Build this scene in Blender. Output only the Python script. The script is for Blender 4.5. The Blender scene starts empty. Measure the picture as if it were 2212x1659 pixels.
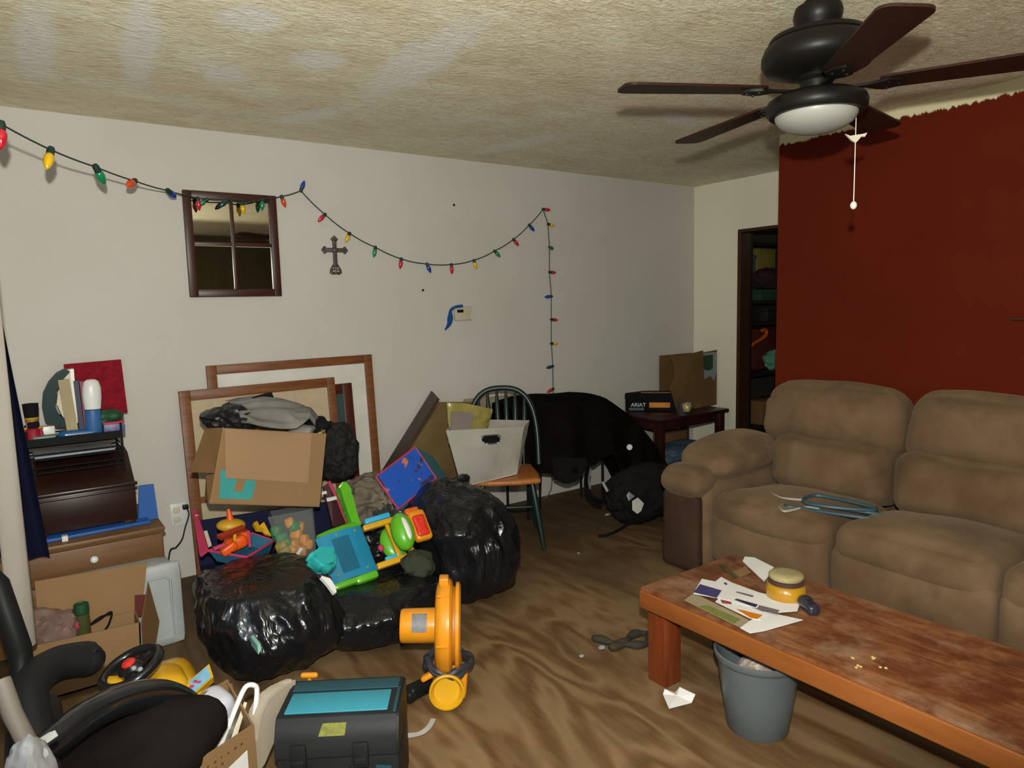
import bpy, bmesh, math, random
from math import pi, sin, cos, radians
from mathutils import Vector, Matrix, Euler, noise
random.seed(7)
SC = bpy.context.scene
COL = SC.collection
# ------------------------------------------------------------------ camera, light, exposure
CAM = Vector((-4.9225, -4.1191, 1.4568))
cam_d = bpy.data.cameras.new('camera'); cam = bpy.data.objects.new('camera', cam_d); COL.objects.link(cam)
yaw, pit, rol, foc = 0.6176, 0.1120, -0.0250, 1506.455
fw = Vector((sin(yaw)*cos(pit), cos(yaw)*cos(pit), -sin(pit)))
rt = Vector((cos(yaw), -sin(yaw), 0)); up = rt.cross(fw)
r2 = rt*cos(rol)+up*sin(rol); u2 = -rt*sin(rol)+up*cos(rol)
cam.matrix_world = Matrix(((r2.x, u2.x, -fw.x, CAM.x), (r2.y, u2.y, -fw.y, CAM.y), (r2.z, u2.z, -fw.z, CAM.z), (0, 0, 0, 1)))
cam_d.sensor_fit = 'HORIZONTAL'; cam_d.sensor_width = 36.0; cam_d.lens = foc*36.0/2212.0
cam_d.clip_start = 0.02
SC.camera = cam
world = bpy.data.worlds.new('world'); SC.world = world; world.use_nodes = True
world.node_tree.nodes['Background'].inputs[0].default_value = (0.55, 0.65, 0.8, 1)
world.node_tree.nodes['Background'].inputs[1].default_value = 0.5
vs = SC.view_settings
vs.view_transform = 'Standard'; vs.look = 'None'; vs.gamma = 1.0; vs.use_curve_mapping = False
vs.exposure = 0.0
def lamp(name, kind, loc, energy, color, size=0.1, sizey=None, look=None):
    d = bpy.data.lights.new(name, kind); d.energy = energy; d.color = color
    if kind == 'AREA':
        d.size = size
        if sizey: d.shape = 'RECTANGLE'; d.size_y = sizey
    else: d.shadow_soft_size = size
    o = bpy.data.objects.new(name, d); o.location = loc; COL.objects.link(o)
    if look is not None:
        o.rotation_euler = (Vector(look)-Vector(loc)).to_track_quat('-Z', 'Y').to_euler()
    return o
# the flash of the photographer, a little above the lens
fl = lamp("camera_flash", "SPOT", tuple(CAM+Vector((-0.01, -0.02, 0.2))), 372, (1.0, 0.982, 0.875), 0.022, look=tuple(CAM+fw*3+Vector((0.05, 0, 0.75))))
fl.data.spot_size = radians(112); fl.data.spot_blend = 0.4
# daylight through the left wall window; added fill lamp behind the photographer
lamp('window_daylight', 'AREA', (-5.06, -2.75, 1.35), 9, (0.60, 0.80, 1.0), 1.0, 1.1, look=(-3.9, -0.9, 0.9))
lamp('rear_fill_lamp', 'AREA', (-4.55, -5.38, 1.5), 26, (1.0, 0.98, 0.88), 0.9, 1.1, look=(-3.0, -1.5, 2.4))
# ------------------------------------------------------------------ materials
def S(r, g, b):
    f = lambda c: (c/255/12.92) if c/255 <= 0.04045 else ((c/255+0.055)/1.055)**2.4
    return (f(r), f(g), f(b))
def c4(c): return (c[0], c[1], c[2], 1.0)
class NT:
    def __init__(s, name):
        s.m = bpy.data.materials.new(name); s.m.use_nodes = True; s.t = s.m.node_tree
        s.b = s.t.nodes['Principled BSDF']; s.tc = None
    def n(s, ty, **kw):
        x = s.t.nodes.new(ty)
        for k, v in kw.items():
            if k.startswith('i_'):
                key = k[2:]; key = int(key) if key.isdigit() else key.replace('_', ' ')
                x.inputs[key].default_value = v
            else: setattr(x, k, v)
        return x
    def l(s, a, b): s.t.links.new(a, b)
    def coord(s, scale=(1, 1, 1), rot=(0, 0, 0), kind='Object'):
        if s.tc is None: s.tc = s.n('ShaderNodeTexCoord')
        mp = s.n('ShaderNodeMapping'); mp.inputs['Scale'].default_value = scale; mp.inputs['Rotation'].default_value = rot
        s.l(s.tc.outputs[kind], mp.inputs[0]); return mp.outputs[0]
    def noise(s, co, scale, detail=3, rough=0.55, dist=0.0):
        x = s.n('ShaderNodeTexNoise'); x.inputs['Scale'].default_value = scale; x.inputs['Detail'].default_value = detail
        x.inputs['Roughness'].default_value = rough; x.inputs['Distortion'].default_value = dist
        s.l(co, x.inputs['Vector']); return x.outputs[0]
    def ramp(s, fac, stops, interp='LINEAR'):
        x = s.n('ShaderNodeValToRGB'); x.color_ramp.interpolation = interp
        e = x.color_ramp.elements
        while len(e) < len(stops): e.new(0.5)
        for i, (p, c) in enumerate(stops): e[i].position = p; e[i].color = c4(c) if len(c) == 3 else c
        s.l(fac, x.inputs[0]); return x.outputs[0]
    def mix(s, fac, a, b, mode='MIX'):
        x = s.n('ShaderNodeMix', data_type='RGBA', blend_type=mode)
        for sock, v in ((x.inputs[0], fac), (x.inputs[6], a), (x.inputs[7], b)):
            if hasattr(v, 'links'): s.l(v, sock)
            else: sock.default_value = c4(v) if isinstance(v, tuple) and len(v) == 3 else v
        return x.outputs[2]
    def math(s, op, a, b=0.0, clamp=False):
        x = s.n('ShaderNodeMath', operation=op, use_clamp=clamp)
        for sock, v in ((x.inputs[0], a), (x.inputs[1], b)):
            if hasattr(v, 'links'): s.l(v, sock)
            else: sock.default_value = v
        return x.outputs[0]
    def bump(s, h, strength=0.3, dist=0.01):
        x = s.n('ShaderNodeBump'); x.inputs['Strength'].default_value = strength; x.inputs['Distance'].default_value = dist
        s.l(h, x.inputs['Height']); s.l(x.outputs[0], s.b.inputs['Normal'])
    def set(s, color=None, rough=None, metal=None, spec=None, trans=None, ior=None, coat=None, alpha=None):
        for k, v in (('Base Color', color), ('Roughness', rough), ('Metallic', metal), ('Specular IOR Level', spec),
                     ('Transmission Weight', trans), ('IOR', ior), ('Coat Weight', coat), ('Alpha', alpha)):
            if v is None: continue
            if hasattr(v, 'links'): s.l(v, s.b.inputs[k])
            else: s.b.inputs[k].default_value = c4(v) if isinstance(v, tuple) else v
        return s.m
def mat(name, c, rough=0.55, c2=None, sc=6.0, stretch=(1, 1, 1), bump=None, metal=0.0, spec=0.4, coat=None, det=3, trans=None, ior=None):
    t = NT(name)
    co = t.coord(stretch)
    nz = t.noise(co, sc, det)
    if c2 is None: c2 = tuple(x*0.86 for x in c)
    t.set(t.ramp(nz, [(0.32, c2), (0.68, c)]), rough, metal, spec, trans, ior, coat)
    if bump: t.bump(t.noise(t.coord(stretch), bump[0], 4), bump[1], bump[2] if len(bump) > 2 else 0.004)
    return t.m
M = {}
M['red_plastic'] = mat('red_plastic', (0.55, 0.03, 0.02), 0.3, coat=0.2)
M['yellow_plastic'] = mat('yellow_plastic', (0.62, 0.33, 0.01), 0.35, coat=0.2)
M['orange_plastic'] = mat('orange_plastic', (0.62, 0.11, 0.01), 0.35)
M['amber_plastic'] = mat('amber_plastic', (0.70, 0.27, 0.012), 0.32, (0.58, 0.21, 0.01), coat=0.15)
M['amber_dark'] = mat('amber_dark', (0.42, 0.15, 0.01), 0.5)
M['green_plastic'] = mat('green_plastic', (0.11, 0.42, 0.02), 0.3, coat=0.2)
M['sky_plastic'] = mat('sky_plastic', (0.035, 0.40, 0.68), 0.3, coat=0.2)
M['white_plastic'] = mat('white_plastic', (0.68, 0.68, 0.66), 0.35)
M['black_plastic'] = mat('black_plastic', (0.009, 0.009, 0.0095), 0.45, spec=0.2)
M['gloss_black'] = mat('gloss_black', (0.009, 0.009, 0.010), 0.2, coat=0.5)
M['black_fabric'] = mat('black_fabric', (0.010, 0.009, 0.010), 0.9, bump=(60, 0.3), spec=0.1)
M['brown_black_fabric'] = mat('brown_black_fabric', (0.012, 0.009, 0.008), 0.95, (0.007, 0.005, 0.005), bump=(40, 0.3), spec=0.06)
M['navy_fabric'] = mat('navy_fabric', (0.012, 0.014, 0.045), 0.85, bump=(40, 0.3), spec=0.15)
M['cardboard'] = mat('cardboard', (0.245, 0.145, 0.068), 0.8, (0.215, 0.125, 0.056), 3, bump=(80, 0.08), spec=0.2)
M['cardboard_dark'] = mat('cardboard_dark', (0.17, 0.09, 0.036), 0.85, spec=0.2)
M['cardboard_light'] = mat('cardboard_light', (0.31, 0.19, 0.10), 0.8, (0.28, 0.17, 0.09), 3, spec=0.2)
M['teal_print'] = mat('teal_print', (0.03, 0.26, 0.25), 0.7)
M['wood_brown'] = mat('wood_brown', (0.20, 0.075, 0.025), 0.45, (0.12, 0.042, 0.014), 5, (1, 1, 10), spec=0.3)
M['wood_red'] = mat('wood_red', (0.075, 0.016, 0.010), 0.35, (0.045, 0.009, 0.006), 6, (6, 6, 1))
M['mahogany'] = mat('mahogany', (0.035, 0.008, 0.006), 0.4, (0.020, 0.005, 0.004), 6)
M['green_paint'] = mat('green_paint', (0.010, 0.022, 0.019), 0.35)
M['orange_wood'] = mat('orange_wood', (0.42, 0.15, 0.035), 0.4, (0.30, 0.10, 0.02), 10, (1, 6, 1))
M['bronze'] = mat('bronze', (0.009, 0.0078, 0.0065), 0.42, metal=0.1, spec=0.22)
M['matte_black'] = mat('matte_black', (0.008, 0.008, 0.0095), 0.8, spec=0.06)
M['brass'] = mat('brass', (0.50, 0.42, 0.21), 0.4, metal=0.35, bump=(300, 0.15))
M['paper'] = mat('paper', (0.72, 0.71, 0.70), 0.7, (0.66, 0.65, 0.65))
M['teal_fabric'] = mat('teal_fabric', (0.03, 0.33, 0.36), 0.8, bump=(60, 0.2))
M['pink'] = mat('pink', (0.48, 0.035, 0.10), 0.6)
M['silver_cloth'] = mat('silver_cloth', (0.42, 0.41, 0.385), 0.7, (0.24, 0.23, 0.215), 4, bump=(30, 0.3))
M['taupe_cloth'] = mat('taupe_cloth', (0.17, 0.135, 0.10), 0.9, (0.12, 0.095, 0.07), 5, bump=(50, 0.4))
M['olive_cloth'] = mat('olive_cloth', (0.030, 0.034, 0.018), 0.85, bump=(50, 0.3))
M['cream'] = mat('cream', (0.60, 0.54, 0.42), 0.6)
M['grey_bin'] = mat('grey_bin', (0.34, 0.36, 0.36), 0.5)
M['bucket_grey'] = mat('bucket_grey', (0.095, 0.112, 0.122), 0.36, (0.085, 0.10, 0.11))
M['cord_green'] = mat('cord_green', (0.012, 0.035, 0.03), 0.5)
M['clear'] = NT('clear_plastic').set((0.9, 0.92, 0.9), 0.15, trans=0.92, ior=1.12, spec=0.5)
for nm, c in (('red', (0.55, 0.012, 0.03)), ('orange', (0.70, 0.07, 0.01)), ('yellow', (0.75, 0.45, 0.01)), ('green', (0.01, 0.22, 0.09)), ('blue', (0.012, 0.05, 0.35)), ('dark', (0.01, 0.05, 0.06))):
    M['bulb_'+nm] = mat('bulb_'+nm, c, 0.12, coat=0.6, spec=0.6)
# ------------------------------------------------------------------ mesh helpers
def frame(loc, yaw=0.0, pitch=0.0, roll=0.0):
    return Matrix.Translation(loc) @ Euler((pitch, roll, yaw), 'XYZ').to_matrix().to_4x4()
class MB:
    def __init__(s, M=None): s.bm = bmesh.new(); s.M = M or Matrix(); s.mi = 0
    def _fin(s, verts, m=None):
        T = s.M @ m if m is not None else s.M
        for v in verts: v.co = T @ v.co
        fs = set()
        for v in verts:
            for f in v.link_faces: fs.add(f)
        for f in fs: f.material_index = s.mi
        return verts
    def box(s, c, size, rot=None, bev=0.0, seg=2):
        vs_ = bmesh.ops.create_cube(s.bm, size=1.0)['verts']
        for v in vs_: v.co = Vector((v.co.x*size[0], v.co.y*size[1], v.co.z*size[2]))
        if bev > 0:
            es = set(e for v in vs_ for e in v.link_edges)
            r = bmesh.ops.bevel(s.bm, geom=list(es), offset=bev, segments=seg, affect='EDGES', profile=0.5)
            vs_ = list(set(r['verts']) | set(v for v in vs_ if v.is_valid))
        R_ = rot if isinstance(rot, Matrix) else (Euler(rot).to_matrix().to_4x4() if rot else Matrix())
        return s._fin(vs_, Matrix.Translation(c) @ R_)
    def cyl(s, p0, p1, r0, r1=None, n=16, bev=0.0):
        p0 = Vector(p0); p1 = Vector(p1); r1 = r0 if r1 is None else r1
        d = p1-p0; q = d.to_track_quat('Z', 'Y').to_matrix().to_4x4()
        vs_ = bmesh.ops.create_cone(s.bm, cap_ends=True, segments=n, radius1=r0, radius2=r1, depth=d.length)['verts']
        return s._fin(vs_, Matrix.Translation((p0+p1)/2) @ q)
    def tube(s, pts, r, n=8, closed=False):
        pts = [Vector(p) for p in pts]; k = len(pts); rings = []
        rs = r if isinstance(r, (list, tuple)) else [r]*k
        up_ = None; allv = []
        for i, p in enumerate(pts):
            if closed: t = (pts[(i+1) % k]-pts[i-1])
            else: t = pts[min(i+1, k-1)]-pts[max(i-1, 0)]
            t = t.normalized() if t.length > 1e-9 else Vector((0, 0, 1))
            if up_ is None:
                up_ = Vector((0, 0, 1)) if abs(t.z) < 0.9 else Vector((1, 0, 0))
            a = (up_ - t*up_.dot(t)).normalized(); up_ = a; b = t.cross(a)
            ring = [s.bm.verts.new(p+(a*cos(2*pi*j/n)+b*sin(2*pi*j/n))*rs[i]) for j in range(n)]
            rings.append(ring); allv += ring
        m = k if closed else k-1
        for i in range(m):
            A = rings[i]; B = rings[(i+1) % k]
            for j in range(n): s.bm.faces.new((A[j], A[(j+1) % n], B[(j+1) % n], B[j]))
        if not closed:
            s.bm.faces.new(rings[0][::-1]); s.bm.faces.new(rings[-1])
        return s._fin(allv)
    def lathe(s, prof, m=None, n=32):
        rings = []; allv = []
        for r, z in prof:
            if r < 1e-6: ring = [s.bm.verts.new((0, 0, z))]
            else: ring = [s.bm.verts.new((r*cos(2*pi*j/n), r*sin(2*pi*j/n), z)) for j in range(n)]
            rings.append(ring); allv += ring
        for A, B in zip(rings, rings[1:]):
            for j in range(n):
                if len(A) == 1 and len(B) == 1: break
                if len(A) == 1: s.bm.faces.new((A[0], B[(j+1) % n], B[j]))
                elif len(B) == 1: s.bm.faces.new((A[j], A[(j+1) % n], B[0]))
                else: s.bm.faces.new((A[j], A[(j+1) % n], B[(j+1) % n], B[j]))
        return s._fin(allv, m)
    def slab(s, pts, t, off=0.0):
        pts = [Vector(p) for p in pts]
        nrm = Vector((0, 0, 0))
        for i in range(len(pts)):
            a = pts[i]; b = pts[(i+1) % len(pts)]; nrm += a.cross(b)
        nrm.normalize()
        A = [s.bm.verts.new(p+nrm*off) for p in pts]; B = [s.bm.verts.new(p+nrm*(off-t)) for p in pts]
        s.bm.faces.new(A); s.bm.faces.new(B[::-1]); k = len(pts)
        for i in range(k): s.bm.faces.new((A[i], B[i], B[(i+1) % k], A[(i+1) % k]))
        return s._fin(A+B)
    def ell(s, c, r, rot=None, sub=2):
        vs_ = bmesh.ops.create_icosphere(s.bm, subdivisions=sub, radius=1.0)['verts']
        r = (r, r, r) if not isinstance(r, (tuple, list)) else r
        for v in vs_: v.co = Vector((v.co.x*r[0], v.co.y*r[1], v.co.z*r[2]))
        R_ = rot if isinstance(rot, Matrix) else (Euler(rot).to_matrix().to_4x4() if rot else Matrix())
        return s._fin(vs_, Matrix.Translation(c) @ R_)
    def grid(s, fn, nu, nv, cu=False, thick=0.0):
        V = [[s.bm.verts.new(fn(i/(nu if cu else nu-1), j/(nv-1))) for j in range(nv)] for i in range(nu)]
        fs = []
        for i in range(nu if cu else nu-1):
            for j in range(nv-1):
                fs.append(s.bm.faces.new((V[i][j], V[(i+1) % nu][j], V[(i+1) % nu][j+1], V[i][j+1])))
        vs_ = [v for r in V for v in r]
        if thick:
            r = bmesh.ops.solidify(s.bm, geom=fs, thickness=thick)
            vs_ = list(set(vs_) | set(g for g in r['geom'] if isinstance(g, bmesh.types.BMVert)))
        return s._fin(vs_)
    def rbox(s, c, size, r, n=8, puff=(0, 0, 0), rot=None, warp=None):
        h = Vector(size)/2; vmap = {}; allv = []
        def put(p):
            key = (round(p[0], 5), round(p[1], 5), round(p[2], 5))
            if key in vmap: return vmap[key]
            q = Vector((p[0]*h.x, p[1]*h.y, p[2]*h.z)); rr = min(r, h.x, h.y, h.z)
            core = Vector([max(-(h[k]-rr), min(h[k]-rr, q[k])) for k in range(3)])
            d = q-core
            q2 = core + d.normalized()*rr if d.length > 1e-9 else q
            for k in range(3):
                a, b = (k+1) % 3, (k+2) % 3
                q2[k] += math.copysign(1, p[k])*abs(p[k])*puff[k]*(1-p[a]**2)*(1-p[b]**2)
            v = s.bm.verts.new(q2); vmap[key] = v; allv.append(v); return v
        for ax in range(3):
            for sg in (-1, 1):
                for i in range(n):
                    for j in range(n):
                        def P(a, b):
                            w = [0, 0, 0]; w[ax] = sg
                            f = lambda x: sin(x*pi/2)*0.35+x*0.65
                            w[(ax+1) % 3] = f(-1+2*a/n); w[(ax+2) % 3] = f(-1+2*b/n); return w
                        q = [put(P(i, j)), put(P(i+1, j)), put(P(i+1, j+1)), put(P(i, j+1))]
                        s.bm.faces.new(q if sg > 0 else q[::-1])
        if warp:
            for v in allv: v.co = warp(v.co.copy())
        R_ = rot if isinstance(rot, Matrix) else (Euler(rot).to_matrix().to_4x4() if rot else Matrix())
        return s._fin(allv, Matrix.Translation(c) @ R_)
    def build(s, name, mats, parent=None, smooth=True, ang=40, loc=None):
        bmesh.ops.recalc_face_normals(s.bm, faces=s.bm.faces)
        me = bpy.data.meshes.new(name)
        if parent is not None: org = parent['_w'] if '_w' in parent else parent.location
        elif loc is not None: org = loc
        else:
            xs = [v.co for v in s.bm.verts]
            org = (sum(min(v[k] for v in xs)+max(v[k] for v in xs) for k in (0,))/2,
                   (min(v[1] for v in xs)+max(v[1] for v in xs))/2, min(v[2] for v in xs))
        org = Vector(org)
        bmesh.ops.translate(s.bm, verts=s.bm.verts, vec=-org)
        s.bm.to_mesh(me); s.bm.free()
        for m in (mats if isinstance(mats, (list, tuple)) else [mats]): me.materials.append(M[m] if isinstance(m, str) else m)
        if smooth:
            for p in me.polygons: p.use_smooth = True
            me.set_sharp_from_angle(angle=radians(ang))
        o = bpy.data.objects.new(name, me); COL.objects.link(o)
        if parent is not None:
            o.parent = parent
        else: o.location = org
        return o
ORIGIN = {}
def thing(name, label, cat, loc, group=None):
    o = bpy.data.objects.new(name, None); COL.objects.link(o); o.location = loc
    o.empty_display_size = 0.05
    o['label'] = label; o['category'] = cat
    if group: o['group'] = group
    ORIGIN[o.name] = Vector(loc)
    return o
def part(mb, name, mats, parent, label=None, **kw):
    # mesh of a part (or of a sub-part: its parent mesh sits on the thing's origin, so the same origin serves)
    root = parent
    while root.parent is not None: root = root.parent
    o = mb.build(name, mats, None, loc=root.location, **kw)
    o.location = (0, 0, 0); o.parent = parent
    if label: o['label'] = label
    return o
def tag(o, label, cat, group=None, kind=None):
    o['label'] = label; o['category'] = cat
    if group: o['group'] = group
    if kind: o['kind'] = kind
    return o
def struct(mb, name, mats, smooth=False, **kw):
    o = mb.build(name, mats, None, smooth=smooth, loc=(0, 0, 0), **kw); o['kind'] = 'structure'; return o
def nz(p, s=1.0, seed=0.0): return noise.noise(Vector(p)*s+Vector((seed*13.1, seed*7.7, seed*3.3)))
def ridge(p, s=1.0, seed=0.0): return 1-2*abs(noise.noise(Vector(p)*s+Vector((seed*5.1, seed*9.7, seed*2.3))))
def text_mesh(body, size, m, ext=0.0008):
    cu = bpy.data.curves.new('txt', 'FONT'); cu.body = body; cu.size = size; cu.extrude = ext; cu.align_x = 'LEFT'; cu.offset = size*0.012
    o = bpy.data.objects.new('txt', cu); COL.objects.link(o)
    dg = bpy.context.evaluated_depsgraph_get(); dg.update()
    me = bpy.data.meshes.new_from_object(o.evaluated_get(dg)); bpy.data.objects.remove(o)
    mb = MB(); mb.bm.from_mesh(me); bpy.data.meshes.remove(me)
    for v in mb.bm.verts: v.co = m @ v.co
    return mb
def arc(c, r, a0, a1, n, ax=(1, 0, 0), ay=(0, 0, 1)):
    ax = Vector(ax); ay = Vector(ay); c = Vector(c)
    rx, ry = r if isinstance(r, tuple) else (r, r)
    return [c+ax*rx*cos(a0+(a1-a0)*i/n)+ay*ry*sin(a0+(a1-a0)*i/n) for i in range(n+1)]
def facecam(pts):
    # same corners, wound so that the face looks into the room towards the viewer's side
    P = [Vector(p) for p in pts]
    n = (P[1]-P[0]).cross(P[2]-P[1])
    return P if n.dot(CAM-P[0]) > 0 else P[::-1]
def smooth_path(pts, k=6):
    pts = [Vector(p) for p in pts]; out = []
    for i in range(len(pts)-1):
        p0 = pts[max(i-1, 0)]; p1 = pts[i]; p2 = pts[i+1]; p3 = pts[min(i+2, len(pts)-1)]
        for j in range(k):
            t = j/k
            out.append(0.5*((2*p1)+(p2-p0)*t+(2*p0-5*p1+4*p2-p3)*t*t+(3*p1-p0-3*p2+p3)*t**3))
    out.append(pts[-1]); return out
CEIL_PATCH = [(-4.45, -1.1, 0.075, 0.62, -0.1), (-4.77, -0.95, 0.08, 0.55, 0), (-4.18, -1.6, 0.13, 0.14, 0), (-3.5, -1.5, 0.15, 0.60, -0.05), (-3.85, -1.34, 0.12, 0.13, 0), (-4.13, -0.98, 0.11, 0.15, 0), (-3.6, -0.55, 0.09, 0.30, 0.4), (-2.3, -0.55, 0.12, 0.5, 0.3), (-1.85, -1.45, 0.25, 0.10, 0.3)]
BLADE_PITCH = -5
CZ1, CZ2, CZ3, CZ4, CZ5 = 1.96, 1.43, 1.24, 0.79, 0.30
# ================================================================== THE ROOM
H = 2.44
XL, YF, XR, XP, YP = -5.15, -5.45, 0.0, -1.05, -1.527
t = NT('wall_white'); co = t.coord()
t.set(t.ramp(t.noise(co, 1.1, 4), [(0.3, (0.500, 0.474, 0.430)), (0.7, (0.550, 0.524, 0.486))]), 0.75, spec=0.25)
t.bump(t.noise(co, 90, 3), 0.12, 0.002); M['wall_white'] = t.m
# cream wall whose red coat of paint stops short of the ceiling in a ragged brushed edge
t = NT('wall_red'); co = t.coord(); sep = t.n('ShaderNodeSeparateXYZ'); t.l(t.tc.outputs['Object'], sep.inputs[0])
edge = t.math('ADD', sep.outputs[2], t.math('MULTIPLY', t.noise(t.coord((1, 26, 5)), 1.0, 5, 0.7), 0.075))
low = t.math('ADD', edge, t.math('MULTIPLY', t.noise(co, 3.2, 2), 0.05))
m_ = t.math('MULTIPLY', t.math('SUBTRACT', 2.447, low), 120.0, True)
red = t.ramp(t.noise(co, 2.2, 4), [(0.3, (0.095, 0.0105, 0.0030)), (0.7, (0.110, 0.013, 0.0040))])
t.set(t.mix(m_, (0.66, 0.60, 0.38), red), 0.75, spec=0.08); t.bump(t.noise(co, 90, 3), 0.12, 0.002); M['wall_red'] = t.m
t = NT('wall_panelling'); co = t.coord((6, 6, 0.6)); t.set(t.ramp(t.noise(co, 2.0, 4), [(0.3, (0.12, 0.105, 0.060)), (0.7, (0.16, 0.14, 0.085))]), 0.6); M['wall_panelling'] = t.m
# sprayed, stained ceiling with smooth pale patches where it was mended
t = NT('ceiling_spray'); co = t.coord(); cs = t.coord((1.0, 1.7, 1), (0, 0, radians(-14)))
base = t.ramp(t.noise(cs, 2.6, 6, 0.62, 0.6), [(0.30, (0.70, 0.60, 0.40)), (0.5, (0.82, 0.74, 0.53)), (0.72, (0.90, 0.84, 0.66))])
speck = t.ramp(t.noise(cs, 26, 4, 0.7), [(0.45, (0.0, 0.0, 0.0)), (0.75, (1, 1, 1))])
base = t.mix(t.math('MULTIPLY', speck, 0.30), base, (0.93, 0.90, 0.78))
wv = t.ramp(t.noise(t.coord((2.0, 4.6, 1), (0, 0, radians(-12))), 3.6, 6, 0.72, 1.4), [(0.45, (0, 0, 0)), (0.62, (1, 1, 1))])
base = t.mix(t.math('MULTIPLY', wv, 0.42), base, (0.58, 0.47, 0.28))
sp = t.n('ShaderNodeSeparateXYZ'); t.l(t.tc.outputs['Object'], sp.inputs[0])
def blob(x, y, rx, ry, ang):
    mp = t.n('ShaderNodeMapping'); mp.vector_type = 'TEXTURE'
    mp.inputs['Location'].default_value = (x, y, 0); mp.inputs['Rotation'].default_value = (0, 0, ang); mp.inputs['Scale'].default_value = (rx, ry, 1)
    va = t.n('ShaderNodeVectorMath', operation='MULTIPLY'); t.l(t.tc.outputs['Object'], va.inputs[0]); va.inputs[1].default_value = (1, 1, 0)
    t.l(va.outputs[0], mp.inputs[0]); ln = t.n('ShaderNodeVectorMath', operation='LENGTH'); t.l(mp.outputs[0], ln.inputs[0])
    e = t.math('ADD', ln.outputs['Value'], t.math('MULTIPLY', t.math('SUBTRACT', t.noise(co, 9, 4, 0.6), 0.5), 0.9))
    return t.math('MULTIPLY', t.math('SUBTRACT', 1.0, e), 2.2, True)
mask = None
for (x, y, rx, ry, a) in CEIL_PATCH:
    b_ = blob(x, y, rx, ry, a); mask = b_ if mask is None else t.math('MAXIMUM', mask, b_)
base = t.mix(t.math('MULTIPLY', mask, 0.8), base, (0.84, 0.82, 0.75))
t.set(base, 0.75, spec=0.35)
hgt = t.math('ADD', t.noise(cs, 30, 5, 0.7, 0.8), t.math('MULTIPLY', t.noise(t.coord((2.0, 3.4, 1), (0, 0, radians(-12))), 9, 5, 0.66, 0.8), 1.1))
t.bump(hgt, 0.6, 0.018); M['ceiling_spray'] = t.m
# worn brown floor, swirled grain
t = NT('floor_worn'); co = t.coord()
lay = t.noise(t.coord((1.5, 0.42, 1), (0, 0, radians(-8))), 1.5, 3, 0.5, 0.5)
rings = t.math('SINE', t.math('MULTIPLY', lay, 52.0)); ring01 = t.math('ADD', t.math('MULTIPLY', rings, 0.5), 0.5)
fine = t.noise(t.coord((9, 1.6, 1), (0, 0, radians(-8))), 3.0, 5, 0.65, 0.6); blot = t.noise(co, 1.7, 5, 0.6)
c1 = t.ramp(ring01, [(0.0, (0.100, 0.050, 0.018)), (0.55, (0.150, 0.083, 0.034)), (1.0, (0.205, 0.128, 0.062))])
c1 = t.mix(t.math('MULTIPLY', t.ramp(fine, [(0.42, (0, 0, 0)), (0.70, (1, 1, 1))]), 0.40), c1, (0.215, 0.145, 0.075))
c1 = t.mix(t.math('MULTIPLY', t.ramp(blot, [(0.50, (0, 0, 0)), (0.70, (1, 1, 1))]), 0.55), c1, (0.105, 0.062, 0.028))
c1 = t.mix(t.math('MULTIPLY', t.ramp(t.noise(t.coord((1, 1, 1), (0, 0, 2)), 2.4, 5, 0.6), [(0.55, (0, 0, 0)), (0.75, (1, 1, 1))]), 0.45), c1, (0.085, 0.058, 0.036))
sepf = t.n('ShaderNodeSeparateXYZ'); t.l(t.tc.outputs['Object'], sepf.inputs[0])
far_mask = t.math('MULTIPLY', t.math('ADD', t.math('ADD', sepf.outputs[1], 1.75), t.math('MULTIPLY', t.math('SUBTRACT', blot, 0.5), 1.6)), 1.1, True)  # floor colour turns darker towards the back wall, edge broken by noise
c1 = t.mix(t.math('MULTIPLY', far_mask, 0.72), c1, (0.062, 0.040, 0.021))
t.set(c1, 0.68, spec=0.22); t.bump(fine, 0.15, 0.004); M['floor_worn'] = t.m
M['lime_wall'] = mat('lime_wall', (0.10, 0.26, 0.008), 0.7)
M['dark_trim'] = mat('dark_trim', (0.055, 0.018, 0.009), 0.5, (0.035, 0.012, 0.006), 4, (1, 1, 6))

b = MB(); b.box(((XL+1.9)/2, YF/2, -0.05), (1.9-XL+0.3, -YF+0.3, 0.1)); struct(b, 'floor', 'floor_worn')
b = MB(); b.box(((XL+1.9)/2, YF/2, H+0.05), (1.9-XL+0.3, -YF+0.3, 0.1)); struct(b, 'ceiling', 'ceiling_spray')
b = MB(); b.box(((XL+1.9)/2, 0.06, H/2), (1.9-XL+0.3, 0.12, H)); struct(b, 'wall_back', 'wall_white')
# left wall with a window opening beside the photographer
wy0, wy1, wz0, wz1 = -3.3, -2.0, 0.8, 1.95
b = MB()
for c, s_ in (((XL-0.06, (YF+wy0)/2, H/2), (0.12, wy0-YF, H)), ((XL-0.06, wy1/2, H/2), (0.12, -wy1, H)),
              ((XL-0.06, (wy0+wy1)/2, wz0/2), (0.12, wy1-wy0, wz0)), ((XL-0.06, (wy0+wy1)/2, (wz1+H)/2), (0.12, wy1-wy0, H-wz1))): b.box(c, s_)
struct(b, 'wall_left', 'wall_white')
b = MB()
for c, s_ in (((XL-0.05, wy0+0.03, (wz0+wz1)/2), (0.08, 0.06, wz1-wz0)), ((XL-0.05, wy1-0.03, (wz0+wz1)/2), (0.08, 0.06, wz1-wz0)),
              ((XL-0.05, (wy0+wy1)/2, wz0+0.03), (0.08, wy1-wy0-.12, 0.06)), ((XL-0.05, (wy0+wy1)/2, wz1-0.03), (0.08, wy1-wy0-.12, 0.06)),
              ((XL-0.05, (wy0+wy1)/2, (wz0+wz1)/2), (0.07, wy1-wy0-.12, 0.05))): b.box(c, s_)
wf = struct(b, 'window_1', 'white_plastic')
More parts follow.
